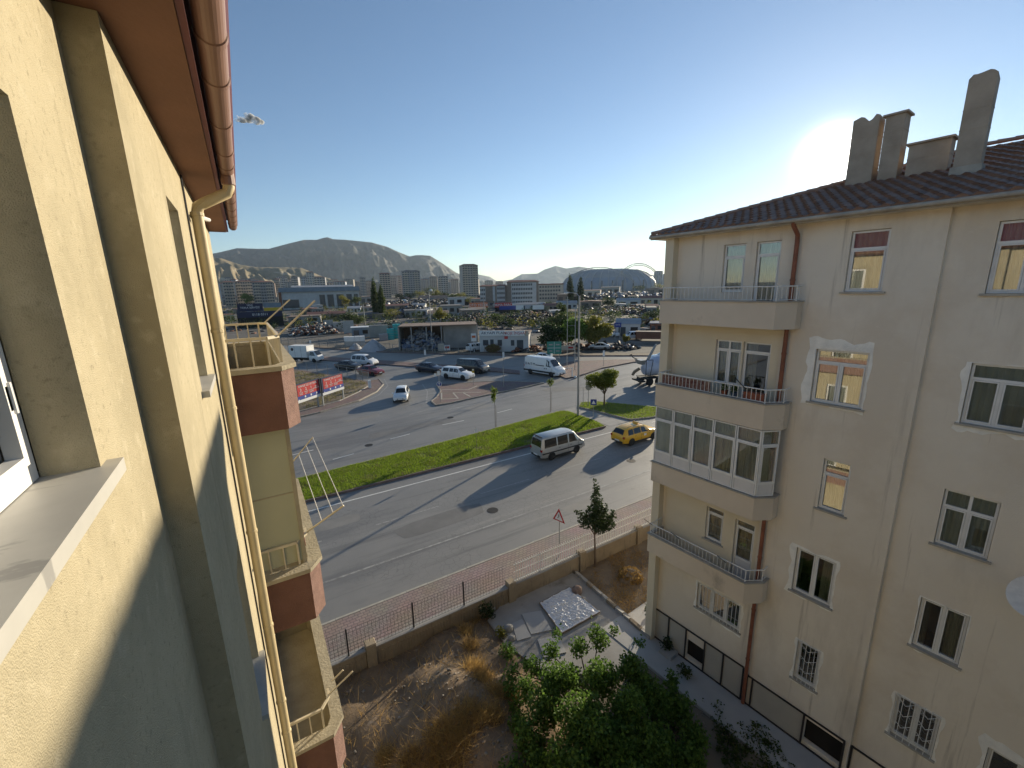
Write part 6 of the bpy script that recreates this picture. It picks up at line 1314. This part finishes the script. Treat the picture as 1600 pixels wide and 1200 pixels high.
# distant vehicles
def bgcar(name, label, kind, col, x, y, ang, sc=1.0, cat="car"):
    p = G(x,y,0); v = vehicle(name, label, kind, col, p, ang, sc, cat, parts=False); return v
bgcar("pickup_truck", "pale pickup parked at the corner of the white building", "pickup", "car_white", 746,547.5, rad(10), 1.0, "pickup")
bgcar("van", "white van parked below the blue-roofed house", "van", "car_white", 990,530, rad(160), 1.05, "van"); bgcar("sedan", "white car half hidden by the trees near the blue board", "sedan", "car_white", 953,526, rad(120), 1.1)
bgcar("sedan", "white car driving away at the end of the far road beside the mixer", "sedan", "car_white", 1036,563, rad(140), 1.05)
bgcar("van", "white delivery van parked among the workshops by the poplars", "panelvan", "car_white", 632,474, rad(200), 1.6, "van")
# trailer and red container
p, rz, w, h = bgbox(993,1042,519,533); t = thing("container", "long rusty red container beside the blue-roofed house", "container", p, rz); m = MB(); m.box(-w/2,w/2,0,2.4,.5,h); ob("box", m, "scrap_rust", t); m = MB(); m.box(-w/2,w/2,-.05,2.45,h+.005,h+.12); ob("top", m, "wall_brown", t)
m = MB()
for x in np.linspace(-w/2+.2,w/2-.2,22): m.box(x-.04,x+.04,-.06,-.002,.5,h)
ob("ribs", m, "scrap_rust", t)
shed("small_house", "small house with a pale blue tin roof", 963,1001,499,525,9,"wall_white","roof_pale","gable",2,"house")
p, rz, w, h = bgbox(960,971,504,530); t = thing("sign_post", "blue board on posts beside the small blue-roofed house", "sign", p, rz); m = MB(); m.box(-w/2,w/2,-.1,0,h*.72,h); ob("board", m, "sign_blue", t); m = MB(); m.box(-w*.4,-w*.3,0,.1,0,h*.8); m.box(w*.3,w*.4,0,.1,0,h*.8); ob("legs", m, "galv", t); mesh_text(t, "OTO", (0,-.12,h*.86), h*.12, "sign_white", RX)
shed("workshop", "dark red workshop with a navy fascia at the edge of the beige house", 1016,1046,505,519,8,"scrap_rust","sign_navy","flat",3,"workshop")
# tyre service with navy boards
p, rz, w, h = bgbox(368,440,474,511); t = thing("tyre_shop", "dark workshop under two navy boards with white lettering", "workshop", p, rz); m = MB(); m.box(-w/2,w/2,.3,9,-.1,h*.42); ob("wall", m, "dark_in", t); m = MB(); m.box(-w/2,w/2,0,.25,h*.42,h*.66); ob("sign_board", m, "sign_navy", t); m = MB(); m.box(-w*.47,w*.08,0,.25,h*.68,h); ob("sign_board", m, "sign_navy", t); m = MB(); m.box(w*.1,w*.5,0,.25,h*.67,h*.80); ob("sign_strip", m, "sign_yellow", t); m = MB(); m.box(w*.1,w*.5,0,.2,h*.81,h*1.0); ob("picture_board", m, "wall_blue", t)
mesh_text(t, "YENİ", (-w*.2,-.03,h*.93), h*.1, "sign_white", RX); mesh_text(t, "TOKA SERVİSİ", (-w*.2,-.03,h*.83), h*.11, "sign_white", RX); mesh_text(t, "0118 0311", (0,-.03,h*.53), h*.14, "sign_white", RX)
# white hall with glazed bays
p, rz, w, h = bgbox(437,562,446,482); t = thing("showroom", "long white hall with pale blue roof edge and tall glass bays", "building", p, rz+.06)
m = MB(); m.box(-w/2,w/2,0,30,-.1,h*.74); ob("wall", m, "wall_white", t); m = MB(); m.box(-w/2-.5,w/2+.5,-1.5,31,h*.742,h*.93); ob("roof_edge", m, "wall_blue", t); m = MB(); m.extrude([(-w*.35,2,h*.935),(-w*.35,28,h*.935),(-w*.35,15,h*1.02)],(w*.8,0,0)); ob("roof", m, "roof_pale", t)
m = MB(); m.box(-w/2-.7,-w/2+1.2,-.9,-.05,0,h*.74); ob("red_pylon", m, "scrap_rust", t)
for k,(a,b) in enumerate(((-.47,-.28),(-.02,.05),(.08,.16),(.20,.28),(.33,.40),(.43,.485))): m = MB(); m.box(w*a,w*b,-.12,.05,h*.06,h*(.6 if k else .42)); ob("window", m, "far_glass", t)
for a in (-.26,-.05,.06,.18,.30,.415): m = MB(); m.box(w*a-.5,w*a+.5,-.4,-.01,0,h*.738); ob("pier", m, "wall_white", t)
# school
p, rz, w, h = bgbox(749,841,437,480); t = thing("school", "brown and white four-storey school with red roofs", "building", p, rz)
def bands(parent, x0, x1, z0, z1, rows, cols, y=-.12, m="far_glass", fill=.7, name="windows"):
    q = MB(); cw = (x1-x0)/cols; ch = (z1-z0)/rows
    for r in range(rows):
        for c in range(cols): q.box(x0+cw*(c+.5-fill/2),x0+cw*(c+.5+fill/2),y,y+.16,z0+ch*(r+.3),z0+ch*(r+.8))
    o = ob(name, q, m, parent); tag(o, kind="stuff"); return o
for (a,b,hh,d) in ((-.5,-.03,.84,0),(-.03,.5,.98,-4)):
    m = MB(); m.box(w*a,w*b,d,22,-.1,h*hh*.93); ob("wall", m, "wall_brown", t); m = MB(); m.hexa([(w*a-.6,d-.8,h*hh*.932),(w*b+.6,d-.8,h*hh*.932),(w*b+.6,23,h*hh*.932),(w*a-.6,23,h*hh*.932)],[(w*a+2,d+6,h*hh),(w*b-2,d+6,h*hh),(w*b-2,16,h*hh),(w*a+2,16,h*hh)]); ob("roof", m, "roof_red", t)
for (a,b,z,y) in ((-.5,-.405,.76,-.2),(-.28,-.24,.78,-.2),(-.21,-.07,.78,-.2),(.04,.40,.88,-4.2),(.40,.46,.88,-4.2)): m = MB(); m.box(w*a,w*b,y,y+.19,h*.05,h*z); ob("white_bay", m, "wall_white", t)
bands(t,-w*.205,-w*.075,h*.1,h*.76,4,6,-.3); bands(t,w*.05,w*.395,h*.1,h*.88,5,12,-4.3); bands(t,-w*.495,-w*.41,h*.1,h*.72,4,3,-.3)
p, rz, w, h = bgbox(841,880,443,472); t = thing("office_block", "cream four-storey block with rows of dark windows beside the school", "building", p, rz); m = MB(); m.box(-w/2,w/2,0,16,-.1,h*.94); ob("wall", m, "wall_cream", t); m = MB(); m.box(-w/2-.4,w/2+.4,-.4,16.4,h*.942,h); ob("roof", m, "roof_red", t); bands(t,-w*.47,w*.4,h*.1,h*.92,4,8)
# low sheds among the yards
SH = [(600,640,475,484),(655,700,462,474),(700,735,464,477),(735,760,466,479),(760,800,458,470),(793,836,459,471),(836,870,456,470),(870,905,459,474),(905,938,453,466),(938,968,448,462),(690,722,477,492),(722,748,484,500),(800,850,473,483),(848,872,474,486),(905,940,470,482),(963,1000,466,478),(1000,1040,462,476),(870,902,470,484),(562,590,463,475),(345,372,462,476),(480,540,487,500),(450,500,494,506),(668,700,486,500),(740,772,470,481),(772,812,469,479),(1008,1044,450,460),(560,622,488,498)]
rs_ = np.random.default_rng(3)
for k in range(46):
    x_ = rs_.uniform(346,1035); y_ = rs_.uniform(459,503)
    if 740 < x_ < 850 and y_ > 484: continue
    ww = rs_.uniform(10,22)*(y_-430)/50; SH.append((x_,x_+ww,y_-rs_.uniform(6,9)*(y_-425)/50,y_))
cols_ = [("wall_grey","roof_brown"),("wall_brown","roof_dark"),("wall_white","roof_pale"),("wall_grey","roof_dark"),("wall_brown","roof_red"),("wall_cream","roof_red")]
OS = ["first","second","third","fourth","fifth","sixth","seventh","eighth","ninth","tenth","eleventh","twelfth","thirteenth","fourteenth","fifteenth","sixteenth","seventeenth","eighteenth","nineteenth","twentieth","twenty-first","twenty-second"]; cnt = {}
WC = {"wall_grey":"grey","wall_brown":"brown","wall_white":"white","wall_blue":"bluish","wall_cream":"cream"}; RN = {"roof_pale":"pale","roof_dark":"dark","roof_brown":"brown","roof_red":"red"}
for i,(x0,x1,yt,yb) in enumerate(sorted(SH)):
    c = cols_[(i*5+i//3)%6]; cnt[c] = cnt.get(c,-1)+1; shed("workshop_shed", f"low {WC[c[0]]} shed with a {RN[c[1]]} roof, {OS[cnt[c]]} such shed counted towards the stadium", x0,x1,yt,yb,rng.uniform(8,16),c[0],c[1],("gable","flat","end")[i%3 if (x1-x0) < 40 else i%2],random.choice((2,3,4)),"shed","low sheds of the workshop quarter",rot=rng.normal()*.12)
for i,(x0,x1,yt,yb,mt,l) in enumerate(((733,762,473,482,"sign_orange","long orange shop sign over a dark workshop"),(773,800,473,481,"sign_red","red shop sign with pale lettering over a dark workshop"),(806,818,477,485,"sign_white","small white hoarding at the scrap heap"),(832,850,477,484,"sign_white","pale shop sign right of the small white hoarding"),(780,806,478,484,"sign_blue","long blue awning over the scrap heap"))):
    p, rz, w, h = bgbox(x0,x1,yt,yb+6); t = thing("shop_sign", l, "sign", p, rz); z0 = h*.5; m = MB(); m.box(-w/2,w/2,0,.4,z0,h); ob("board", m, mt, t); m = MB(); m.box(-w/2,w/2,.5,5,0,z0-.01); ob("wall", m, "dark_in", t)
    if i < 2: mesh_text(t, "OTO YEDEK" if i == 0 else "ÇIKMA PARÇA", (0,-.05,(z0+h)/2), (h-z0)*.75, "sign_white", RX, 1.0)
# boundary wall above the stone yard
p, rz, w, h = bgbox(575,690,497,511); m = MB(); m.box(-w/2,w/2,0,.4,-.1,h*.5); m.box(-w/2,w/2,-.05,.45,h*.502,h*.56); tag(ob("boundary_wall", m, "wall_grey", None, p, rz-.05), "long grey boundary wall above the open shed", "wall")
# poles among the yards
for i,(x,yb,yt,l) in enumerate(((571,512,476,"concrete utility pole right of the kiosk trees"),(886,508,463,"thin lamp pole behind the big trees"),(757,505,463,"pair of pale poles beside the orange shop sign"),(970,470,418,"tall thin mast in front of the stadium"),(436,476,455,"thin pole beside the white hall"))):
    p = G(x,yb,0); t = pole("utility_pole", l, p, topz(p,x,yt), .16, "pole", "galv"); m = MB(); zt = topz(p,x,yt); m.box(-.9,.9,-.08,.08,zt*.88,zt*.9); ob("crossbar", m, "galv", t)

# clutter and scrub that nobody could count, all over the yards
def scatter_px(n, x0, x1, y0, y1):
    out = []
    for i in range(n): q = G(rng.uniform(x0,x1), y0+(y1-y0)*rng.random(), 0); out.append(q)
    return out
for (label,n,y0,y1,mt,s0,s1) in (("dark oddments strewn over the yards",900,458,520,"scrap",.5,1.8),("rusty oddments strewn over the yards",450,460,522,"scrap_rust",.4,1.4),("pale oddments strewn over the yards",150,456,520,"scrap_light",.4,1.5),("far dark roofs and yards between the sheds",500,452,466,"scrap",2.5,7),("far pale roofs between the sheds",160,452,462,"scrap_light",2.5,6)):
    V = []; F = []
    for q in scatter_px(n,345,1048,y0,y1):
        s_ = rng.uniform(s0,s1); mb = MB(); mb.obox((q.x,q.y,-.05), s_*rng.uniform(.7,2.4), s_*rng.uniform(.6,1.2), s_*rng.uniform(.15,.45), rng.random()*6.3); o_ = len(V); V += mb.v; F += [tuple(k+o_ for k in f) for f in mb.f]
    stuff("yard_clutter", label, np.array(V), np.array(F), mt, "clutter")
for (label,n,y0,y1,lf) in (("dark scrub growing between the yards",260,455,518,"leaf_dark"),("olive scrub growing between the yards",240,454,514,"leaf_mid"),("yellowing scrub growing between the yards",110,455,516,"leaf_yellow")):
    P = []
    for q in scatter_px(n,345,1048,y0,y1):
        r = rng.uniform(.9,2.6); P.append(crown_points([(q.x,q.y,r*.8,r*1.2,r*1.2,r*1.0)], 80))
    V, F = leaf_quads(np.concatenate(P), .5); stuff("shrubbery", label, V, F, lf, "shrubs")
# ------------------------------------------------------------------ trees of the middle distance
def bgtree(label, x, yb, yt, hw, leaf, n=1100, kind="round", group=None, dist=None, size=None):
    p, rz, w, h = bgbox(x-hw,x+hw,yt,yb,dist); r = w/2
    if kind == "poplar": bl_ = [(rng.normal()*.08*r,rng.normal()*.08*r,h*z,r*.75*s,r*.75*s,h*.16) for z,s in ((.14,.8),(.28,1.0),(.42,1.0),(.56,.95),(.70,.8),(.83,.55),(.93,.28))]
    else: bl_ = blobs_round(0,0,h*.56,r*.95,h*.40,16,.40)
    return tree("poplar" if kind == "poplar" else "tree", label, p, h, bl_, int(n*1.6), size if size else max(.30,h*.06), leaf, max(.12,h*.02), h*.5, kind != "poplar", "tree", group)
bgtree("tall dark poplar standing left in the pair by the white hall",583,497,437,9,"leaf_mid",3600,"poplar",size=.55); bgtree("slightly shorter poplar standing right in the pair by the white hall",594,497,446,9,"leaf_mid",3200,"poplar",size=.55)
bgtree("poplar left of the two in front of the stadium",891,478,430,8,"leaf_dark",2400,"poplar",size=.7); bgtree("poplar right of the two in front of the stadium",907,478,433,8,"leaf_dark",2400,"poplar",size=.7)
bgtree("big dark green tree left in the group beside the green direction sign",862,549,497,30,"leaf_dark",3200); bgtree("big leafy tree in the middle of the group behind the tall lamp post",893,548,492,26,"leaf_bush",3000); bgtree("big tree with yellowing leaves right in the group by the far road",930,546,487,32,"leaf_yellow",3800); bgtree("dark tree behind the group by the far road",880,530,482,26,"leaf_mid",2200)
bgtree("bright round tree above the tyre workshop boards",384,480,456,14,"leaf_bush",900); bgtree("low tree left of the kiosk",541,513,483,16,"leaf_dark",900); bgtree("low bright tree beside the kiosk slabs",558,513,489,15,"leaf_mid",900); bgtree("orange-tinged tree right of the poplars",612,498,480,16,"leaf_yellow",900); bgtree("slim tree with yellow top beside the lamp post",686,508,477,11,"leaf_yellow",900); bgtree("small tree right of the slim yellow-topped one",698,505,488,8,"leaf_mid",600)
bgtree("tree growing in the scrap heap above the white building sign",775,509,488,15,"leaf_mid",900); bgtree("small tree at the scrap heap above the white building roof",800,512,497,13,"leaf_mid",700); bgtree("young tree among the scrap right of the pale shop sign",878,505,470,12,"leaf_mid",900); bgtree("tree beside the pale sheds below the stadium",951,486,462,13,"leaf_dark",900); bgtree("tree behind the small blue-roofed house",1020,505,484,24,"leaf_dark",1400); bgtree("small tree before the white van at the verge",978,538,520,7,"leaf_yellow",500)
bgtree("tree in front of the glass bays of the white hall",536,482,458,12,"leaf_yellow",800); bgtree("yellowish tree at the end of the white hall",556,482,460,12,"leaf_mid",800); bgtree("dark tree left of the white hall",415,476,457,12,"leaf_dark",700); bgtree("tree under the school's left end",736,478,460,13,"leaf_yellow",700)
TL = [(625,471,457,12),(640,470,455,12),(655,468,452,13),(668,466,448,14),(682,470,450,12),(694,470,455,12),(706,472,456,12),(718,471,455,12),(728,473,458,10),(672,462,444,14),(1030,455,441,14),(1012,452,442,12),(1000,458,444,14),(985,452,438,9),(870,463,448,9),(465,470,452,9),(508,475,460,10),(985,444,437,10),(930,450,440,9),(950,449,441,8)]
ORD0 = ["first","second","third","fourth","fifth","sixth","seventh","eighth","ninth","tenth","eleventh","twelfth","thirteenth","fourteenth","fifteenth","sixteenth","seventeenth","eighteenth","nineteenth","twentieth"]
for i,(x,yb,yt,hw) in enumerate(sorted(TL)): bgtree(f"distant small tree before the skyline, {ORD0[i]} counted from the white hall to the stadium",x,yb,yt,hw,("leaf_mid","leaf_yellow","leaf_dark")[i%3],420,group="tree belt before the apartment blocks",size=1.1)

# ------------------------------------------------------------------ the city
def block(name, label, x0, x1, yt, dist, m, floors, cols, group=None, roof="roof_red", hip=True, rot=0.0):
    p, rz, w, h = bgbox(x0,x1,yt,None,dist); t = thing(name, label, "apartment block", p, rz+rot, group); dp_ = max(14,w*.7); hw = h*.955
    q = MB(); q.box(-w/2,w/2,0,dp_,-.1,hw); ob("wall", q, m, t)
    q = MB(); o = .8; q.hexa([(-w/2-o,-o,hw+.02),(w/2+o,-o,hw+.02),(w/2+o,dp_+o,hw+.02),(-w/2-o,dp_+o,hw+.02)],[(-w*.3,dp_*.3,h),(w*.3,dp_*.3,h),(w*.3,dp_*.7,h),(-w*.3,dp_*.7,h)]); ob("roof", q, roof, t)
    bands(t,-w*.48,w*.48,h*.03,hw,floors,cols,-.12,"far_glass",.74)
    q = MB(); ch = (hw-h*.03)/floors
    for f in range(floors):
        for c in (.22,.78): q.box(-w/2+w*c-w*.13,-w/2+w*c+w*.13,-1.8,-.13,h*.03+ch*(f+.02),h*.03+ch*(f+.36))
    tag(ob("balconies", q, "wall_cream" if m != "wall_cream" else "apt_a", t), kind="stuff"); return t
block("apartment_tower","tall grey-brown apartment tower standing alone before the mountain gap",721,747,412,640,"apt_b",14,6,rot=.25); block("apartment_tower","broad apartment tower with dark hipped roof right of the poplars",627,656,422,760,"apt_c",12,7,roof="roof_dark"); block("apartment_tower","narrow orange-brown apartment tower behind the poplars",592,609,426,780,"apt_d",12,4)
block("apartment_tower","small white block left of the tall lone tower",684,700,431,800,"wall_white",10,4,roof="roof_dark"); block("apartment_tower","blue-grey tower at the edge of the beige house by the stadium",1022,1036,423,1500,"apt_e",14,4,roof="roof_dark"); block("apartment_tower","farther blue-grey tower at the edge of the beige house",1036,1050,427,1500,"apt_e",13,4,roof="roof_dark")
block("apartment_block","pale block with dark window columns behind the white hall's left end",393,426,439,520,"apt_c",8,8); block("apartment_block","wide grey block left behind the tyre workshop",366,394,438,560,"apt_a",8,7); block("apartment_block","narrow pale block at the balcony edge",347,364,439,540,"apt_b",8,4); block("apartment_tower","tall thin white tower on the brown hillside",478,490,424,1300,"wall_white",14,3)
ORD = ["first","second","third","fourth","fifth","sixth","seventh","eighth","ninth","tenth","eleventh","twelfth","thirteenth","fourteenth","fifteenth","sixteenth","seventeenth","eighteenth","nineteenth","twentieth","twenty-first","twenty-second","twenty-third","twenty-fourth","twenty-fifth","twenty-sixth","twenty-seventh","twenty-eighth","twenty-ninth","thirtieth","thirty-first","thirty-second","thirty-third","thirty-fourth","thirty-fifth","thirty-sixth","thirty-seventh","thirty-eighth","thirty-ninth","fortieth","forty-first","forty-second","forty-third","forty-fourth","forty-fifth","forty-sixth"]
AC = {"apt_a":"beige","apt_b":"light beige","apt_c":"grey","apt_d":"pinkish","apt_e":"blue-grey"}; RC = {"roof_red":"red","roof_dark":"dark","roof_brown":"brown"}; nb = 0
random.seed(5); x = 342
while x < 735:
    wd = random.uniform(9,19); d = random.uniform(950,1500); yt = random.uniform(430,441)+(3 if x < 430 else 0)
    am, rm_ = random.choice(list(AC)), random.choice(list(RC))
    block("apartment_block",f"{AC[am]} skyline block with {RC[rm_]} roof, {ORD[nb]} of the front row counted from the balcony",x,x+wd,yt,d,am,random.randint(9,13),random.randint(3,5),"skyline row under the mountain",rm_,rot=random.uniform(-.3,.3)); x += wd*random.uniform(.65,1.1); nb += 1
for nb,(x0,x1,yt,d) in enumerate(((350,362,433,1800),(430,446,437,1700),(450,462,435,1750),(466,476,436,1800),(498,510,434,1700),(515,528,436,1800),(610,624,433,1500),(660,674,434,1500),(704,716,437,1300),(757,770,438,1800),(774,786,439,1900))):
    am, rm_ = random.choice(("apt_a","apt_b","apt_d","apt_e")), random.choice(("roof_red","roof_dark"))
    block("apartment_block",f"farther {AC[am]} tower with {RC[rm_]} roof, {ORD[nb]} of the back row counted from the balcony",x0,x1,yt,d,am,12,4,"back row under the mountain",rm_)
# stadium
p, rz, w, h = bgbox(868,1034,417,None,1000); t = thing("stadium", "large blue-grey stadium with a lattice roof and great arches", "stadium", p, rz); a_, b_ = w/2, w*.36
mat("stadium_skin", (0.24,0.29,0.36), .5, var=.15, scale=.03); mat("stadium_roof", (0.26,0.29,0.31), .5, var=.15, scale=.03); mat("stadium_steel", (0.36,0.37,0.38), .5, var=.1)
def ell(prof, n=72): 
    q = MB()
    for r,z in prof: q.v += [(a_*r*math.cos(2*math.pi*k/n), b_+b_*r*math.sin(2*math.pi*k/n), z) for k in range(n)]
    for i in range(len(prof)-1): q.f += [(i*n+k,i*n+(k+1)%n,(i+1)*n+(k+1)%n,(i+1)*n+k) for k in range(n)]
    return q
ob("facade", ell([(.96,-.1),(.98,h*.18),(.95,h*.40),(.88,h*.58)]), "stadium_skin", t, smooth=40); ob("roof", ell([(.88,h*.582),(.76,h*.76),(.58,h*.90),(.38,h*.96)]), "stadium_roof", t, smooth=40)
q = MB()
for k in range(36):
    c = 2*math.pi*k/36; q.tube([(a_*r*math.cos(c),b_+b_*r*math.sin(c),z) for r,z in ((.97,0),(.99,h*.18),(.96,h*.40),(.89,h*.59),(.77,h*.77),(.58,h*.91))], .8, 4)
tag(ob("ribs", q, "stadium_steel", t), kind="stuff")
for (x0,x1,hh,y) in ((-.5,.30,1.0,.2),(.02,.53,1.10,-6)):
    q = MB(); n = 26; P0 = []; P1 = []
    for k in range(n+1): u = k/n; z = hh*h*(1-(2*u-1)**2)**.7; P0.append((w*(x0+(x1-x0)*u),y,z)); P1.append((w*(x0+(x1-x0)*u),y-1,max(0,z-4.5)))
    q.tube(P0,.7,5); q.tube(P1,.6,5)
    for k in range(1,n): q.tube([P0[k],P1[k]],.3,4); q.tube([P0[k],P1[min(n,k+1)]],.3,4)
    ob("arch_truss", q, "stadium_steel", t)
for k in range(8): q = MB(); q.box(w*(-.36+.1*k)-1.2,w*(-.36+.1*k)+1.2,-1.2+b_*(1-math.sqrt(max(0,1-(2*(-.36+.1*k))**2))),.5+b_*(1-math.sqrt(max(0,1-(2*(-.36+.1*k))**2))),0,h*.45); ob("stair_fin", q, "far_glass", t)

# ------------------------------------------------------------------ hills and mountains
hm1 = mat("mountain_rock", (0.115,0.10,0.082), .95, scale=.0035, col2=(0.055,0.062,0.052), detail=9); mix_layer(hm1, (0.20,0.16,0.115), .004, .58, .70)
hm2 = mat("hill_dry", (0.30,0.23,0.14), .95, scale=.008, col2=(0.13,0.12,0.07), detail=9); mix_layer(hm2, (0.40,0.34,0.25), .012, .60, .68, streak=(1,1,3))
def noise2(A, R_, s):
    o = 0
    for k,(f,g,ph) in enumerate(((1,1,0.3),(2.1,1.7,1.9),(4.3,3.9,4.1),(8.9,7.7,2.2),(17,15,5.5))): o = o+np.sin(A*f*s+ph+1.3*np.sin(R_*g*s*.7+ph))*np.cos(R_*g*s+ph*2)/(1.55**k)
    return o/2
def ridge(label, sil, r0, rc, r1, m, rough=.10, na=420, nr=60, name="mountain", s=26):
    pts = []
    for x,y in sil: d = ray(x,y); pts.append((math.atan2(d.y,d.x), d.z/math.hypot(d.x,d.y)))
    pts.sort(); A = np.linspace(pts[0][0],pts[-1][0],na); E = np.interp(A,[q[0] for q in pts],[q[1] for q in pts]); R_ = np.concatenate([np.linspace(r0,rc,nr-8),np.linspace(rc,r1,9)[1:]]); AA, RR = np.meshgrid(A,R_)
    f = np.where(RR <= rc, ((RR-r0)/(rc-r0)), 1-(RR-rc)/(r1-rc)*1.1); f = np.clip(f,0,1); top = (HC+E*rc)[None,:]
    Z_ = top*f**1.25; nz = noise2(AA, RR/rc, s)+.22*(1-2*np.abs(np.sin(AA*s*2.3+2.2*np.sin(RR/rc*9)+1.5*np.sin(AA*s*.8))))+.10*(1-2*np.abs(np.sin(AA*s*5.9+3*np.sin(RR/rc*17)))); Z_ = Z_*(1+rough*nz*np.sin(np.pi*np.clip(f,0,1))*1.3) - 4
    V = np.stack([RR*np.cos(AA),RR*np.sin(AA),Z_],-1).reshape(-1,3); nr_ = len(R_); idx = np.arange(na*nr_).reshape(nr_,na); Fq = np.stack([idx[:-1,:-1],idx[:-1,1:],idx[1:,1:],idx[1:,:-1]],-1).reshape(-1,4)
    me = np_mesh(name, V, Fq, m)
    for q in me.polygons: q.use_smooth = True
    return struct(name, me, None, label)
ridge("long dark mountain with a small summit knob above the city", [(250,408),(300,402),(345,393),(370,387),(400,388),(420,388),(450,380),(475,374),(495,374),(505,371),(512,370),(520,373),(540,374),(580,378),(605,385),(625,394),(640,400),(650,398),(660,398),(672,399),(690,410),(712,425),(735,435),(775,441),(800,447)], 3700, 5000, 6600, "mountain_rock", .30, s=34)
ridge("brown dry hill with pale tracks behind the left city blocks", [(200,395),(300,398),(345,402),(375,412),(400,416),(440,416),(470,417),(485,423),(505,431),(540,441),(560,446)], 1800, 2300, 3000, "hill_dry", .34, 160, 36, "hill", 40)
ridge("pale far mountains on the horizon around the stadium", [(690,447),(715,436),(745,428),(765,432),(778,440),(800,436),(815,428),(840,427),(850,421),(868,415),(885,419),(905,416),(930,420),(960,424),(1000,428),(1050,430),(1100,434),(1200,440)], 6500, 8200, 9600, "mountain_rock", .14)

# ------------------------------------------------------------------ cloud and haze
cm_ = bpy.data.materials.new("cloud_white"); cm_.use_nodes = True; nt = cm_.node_tree; nt.nodes.clear(); o_ = nt.nodes.new("ShaderNodeOutputMaterial"); pv_ = nt.nodes.new("ShaderNodeVolumePrincipled"); pv_.inputs["Color"].default_value = (1,1,1,1); pv_.inputs["Anisotropy"].default_value = .4
tc = nt.nodes.new("ShaderNodeTexCoord"); nz = nt.nodes.new("ShaderNodeTexNoise"); nz.inputs["Scale"].default_value = .012; nz.inputs["Detail"].default_value = 5; mr = nt.nodes.new("ShaderNodeMapRange"); mr.inputs[1].default_value = .47; mr.inputs[2].default_value = .68; mr.inputs[4].default_value = .12; nt.links.new(tc.outputs["Object"],nz.inputs["Vector"]); nt.links.new(nz.outputs[0],mr.inputs[0]); nt.links.new(mr.outputs[0],pv_.inputs["Density"]); nt.links.new(pv_.outputs[0],o_.inputs["Volume"]); MATS["cloud_white"] = cm_
bmx = bmesh.new()
for (dx,dz,r) in ((-70,0,60),(0,18,75),(70,0,60),(120,-8,36),(-120,-12,36)):
    g_ = bmesh.ops.create_icosphere(bmx, subdivisions=3, radius=r)
    for v in g_["verts"]: v.co = Vector((v.co.x+dx, v.co.y, v.co.z*.7+dz))
me = bpy.data.meshes.new("cloud"); bmx.to_mesh(me); bmx.free(); c = far(389,187,6200); o = ob("cloud", me, "cloud_white", None, c, facing(c)); tag(o, "single small white cloud beside the eave", None, None, "structure")
hz = bpy.data.materials.new("haze_air"); hz.use_nodes = True; nt = hz.node_tree; nt.nodes.clear(); o_ = nt.nodes.new("ShaderNodeOutputMaterial"); pv_ = nt.nodes.new("ShaderNodeVolumePrincipled"); pv_.inputs["Color"].default_value = (.68,.83,1,1); pv_.inputs["Density"].default_value = HAZE; pv_.inputs["Anisotropy"].default_value = .35; nt.links.new(pv_.outputs[0],o_.inputs["Volume"])
m = MB(); m.box(-9900,9900,-9900,9900,-12,720); o = ob("haze", m, hz); tag(o, "thin pale haze in the evening air", None, None, "stuff")
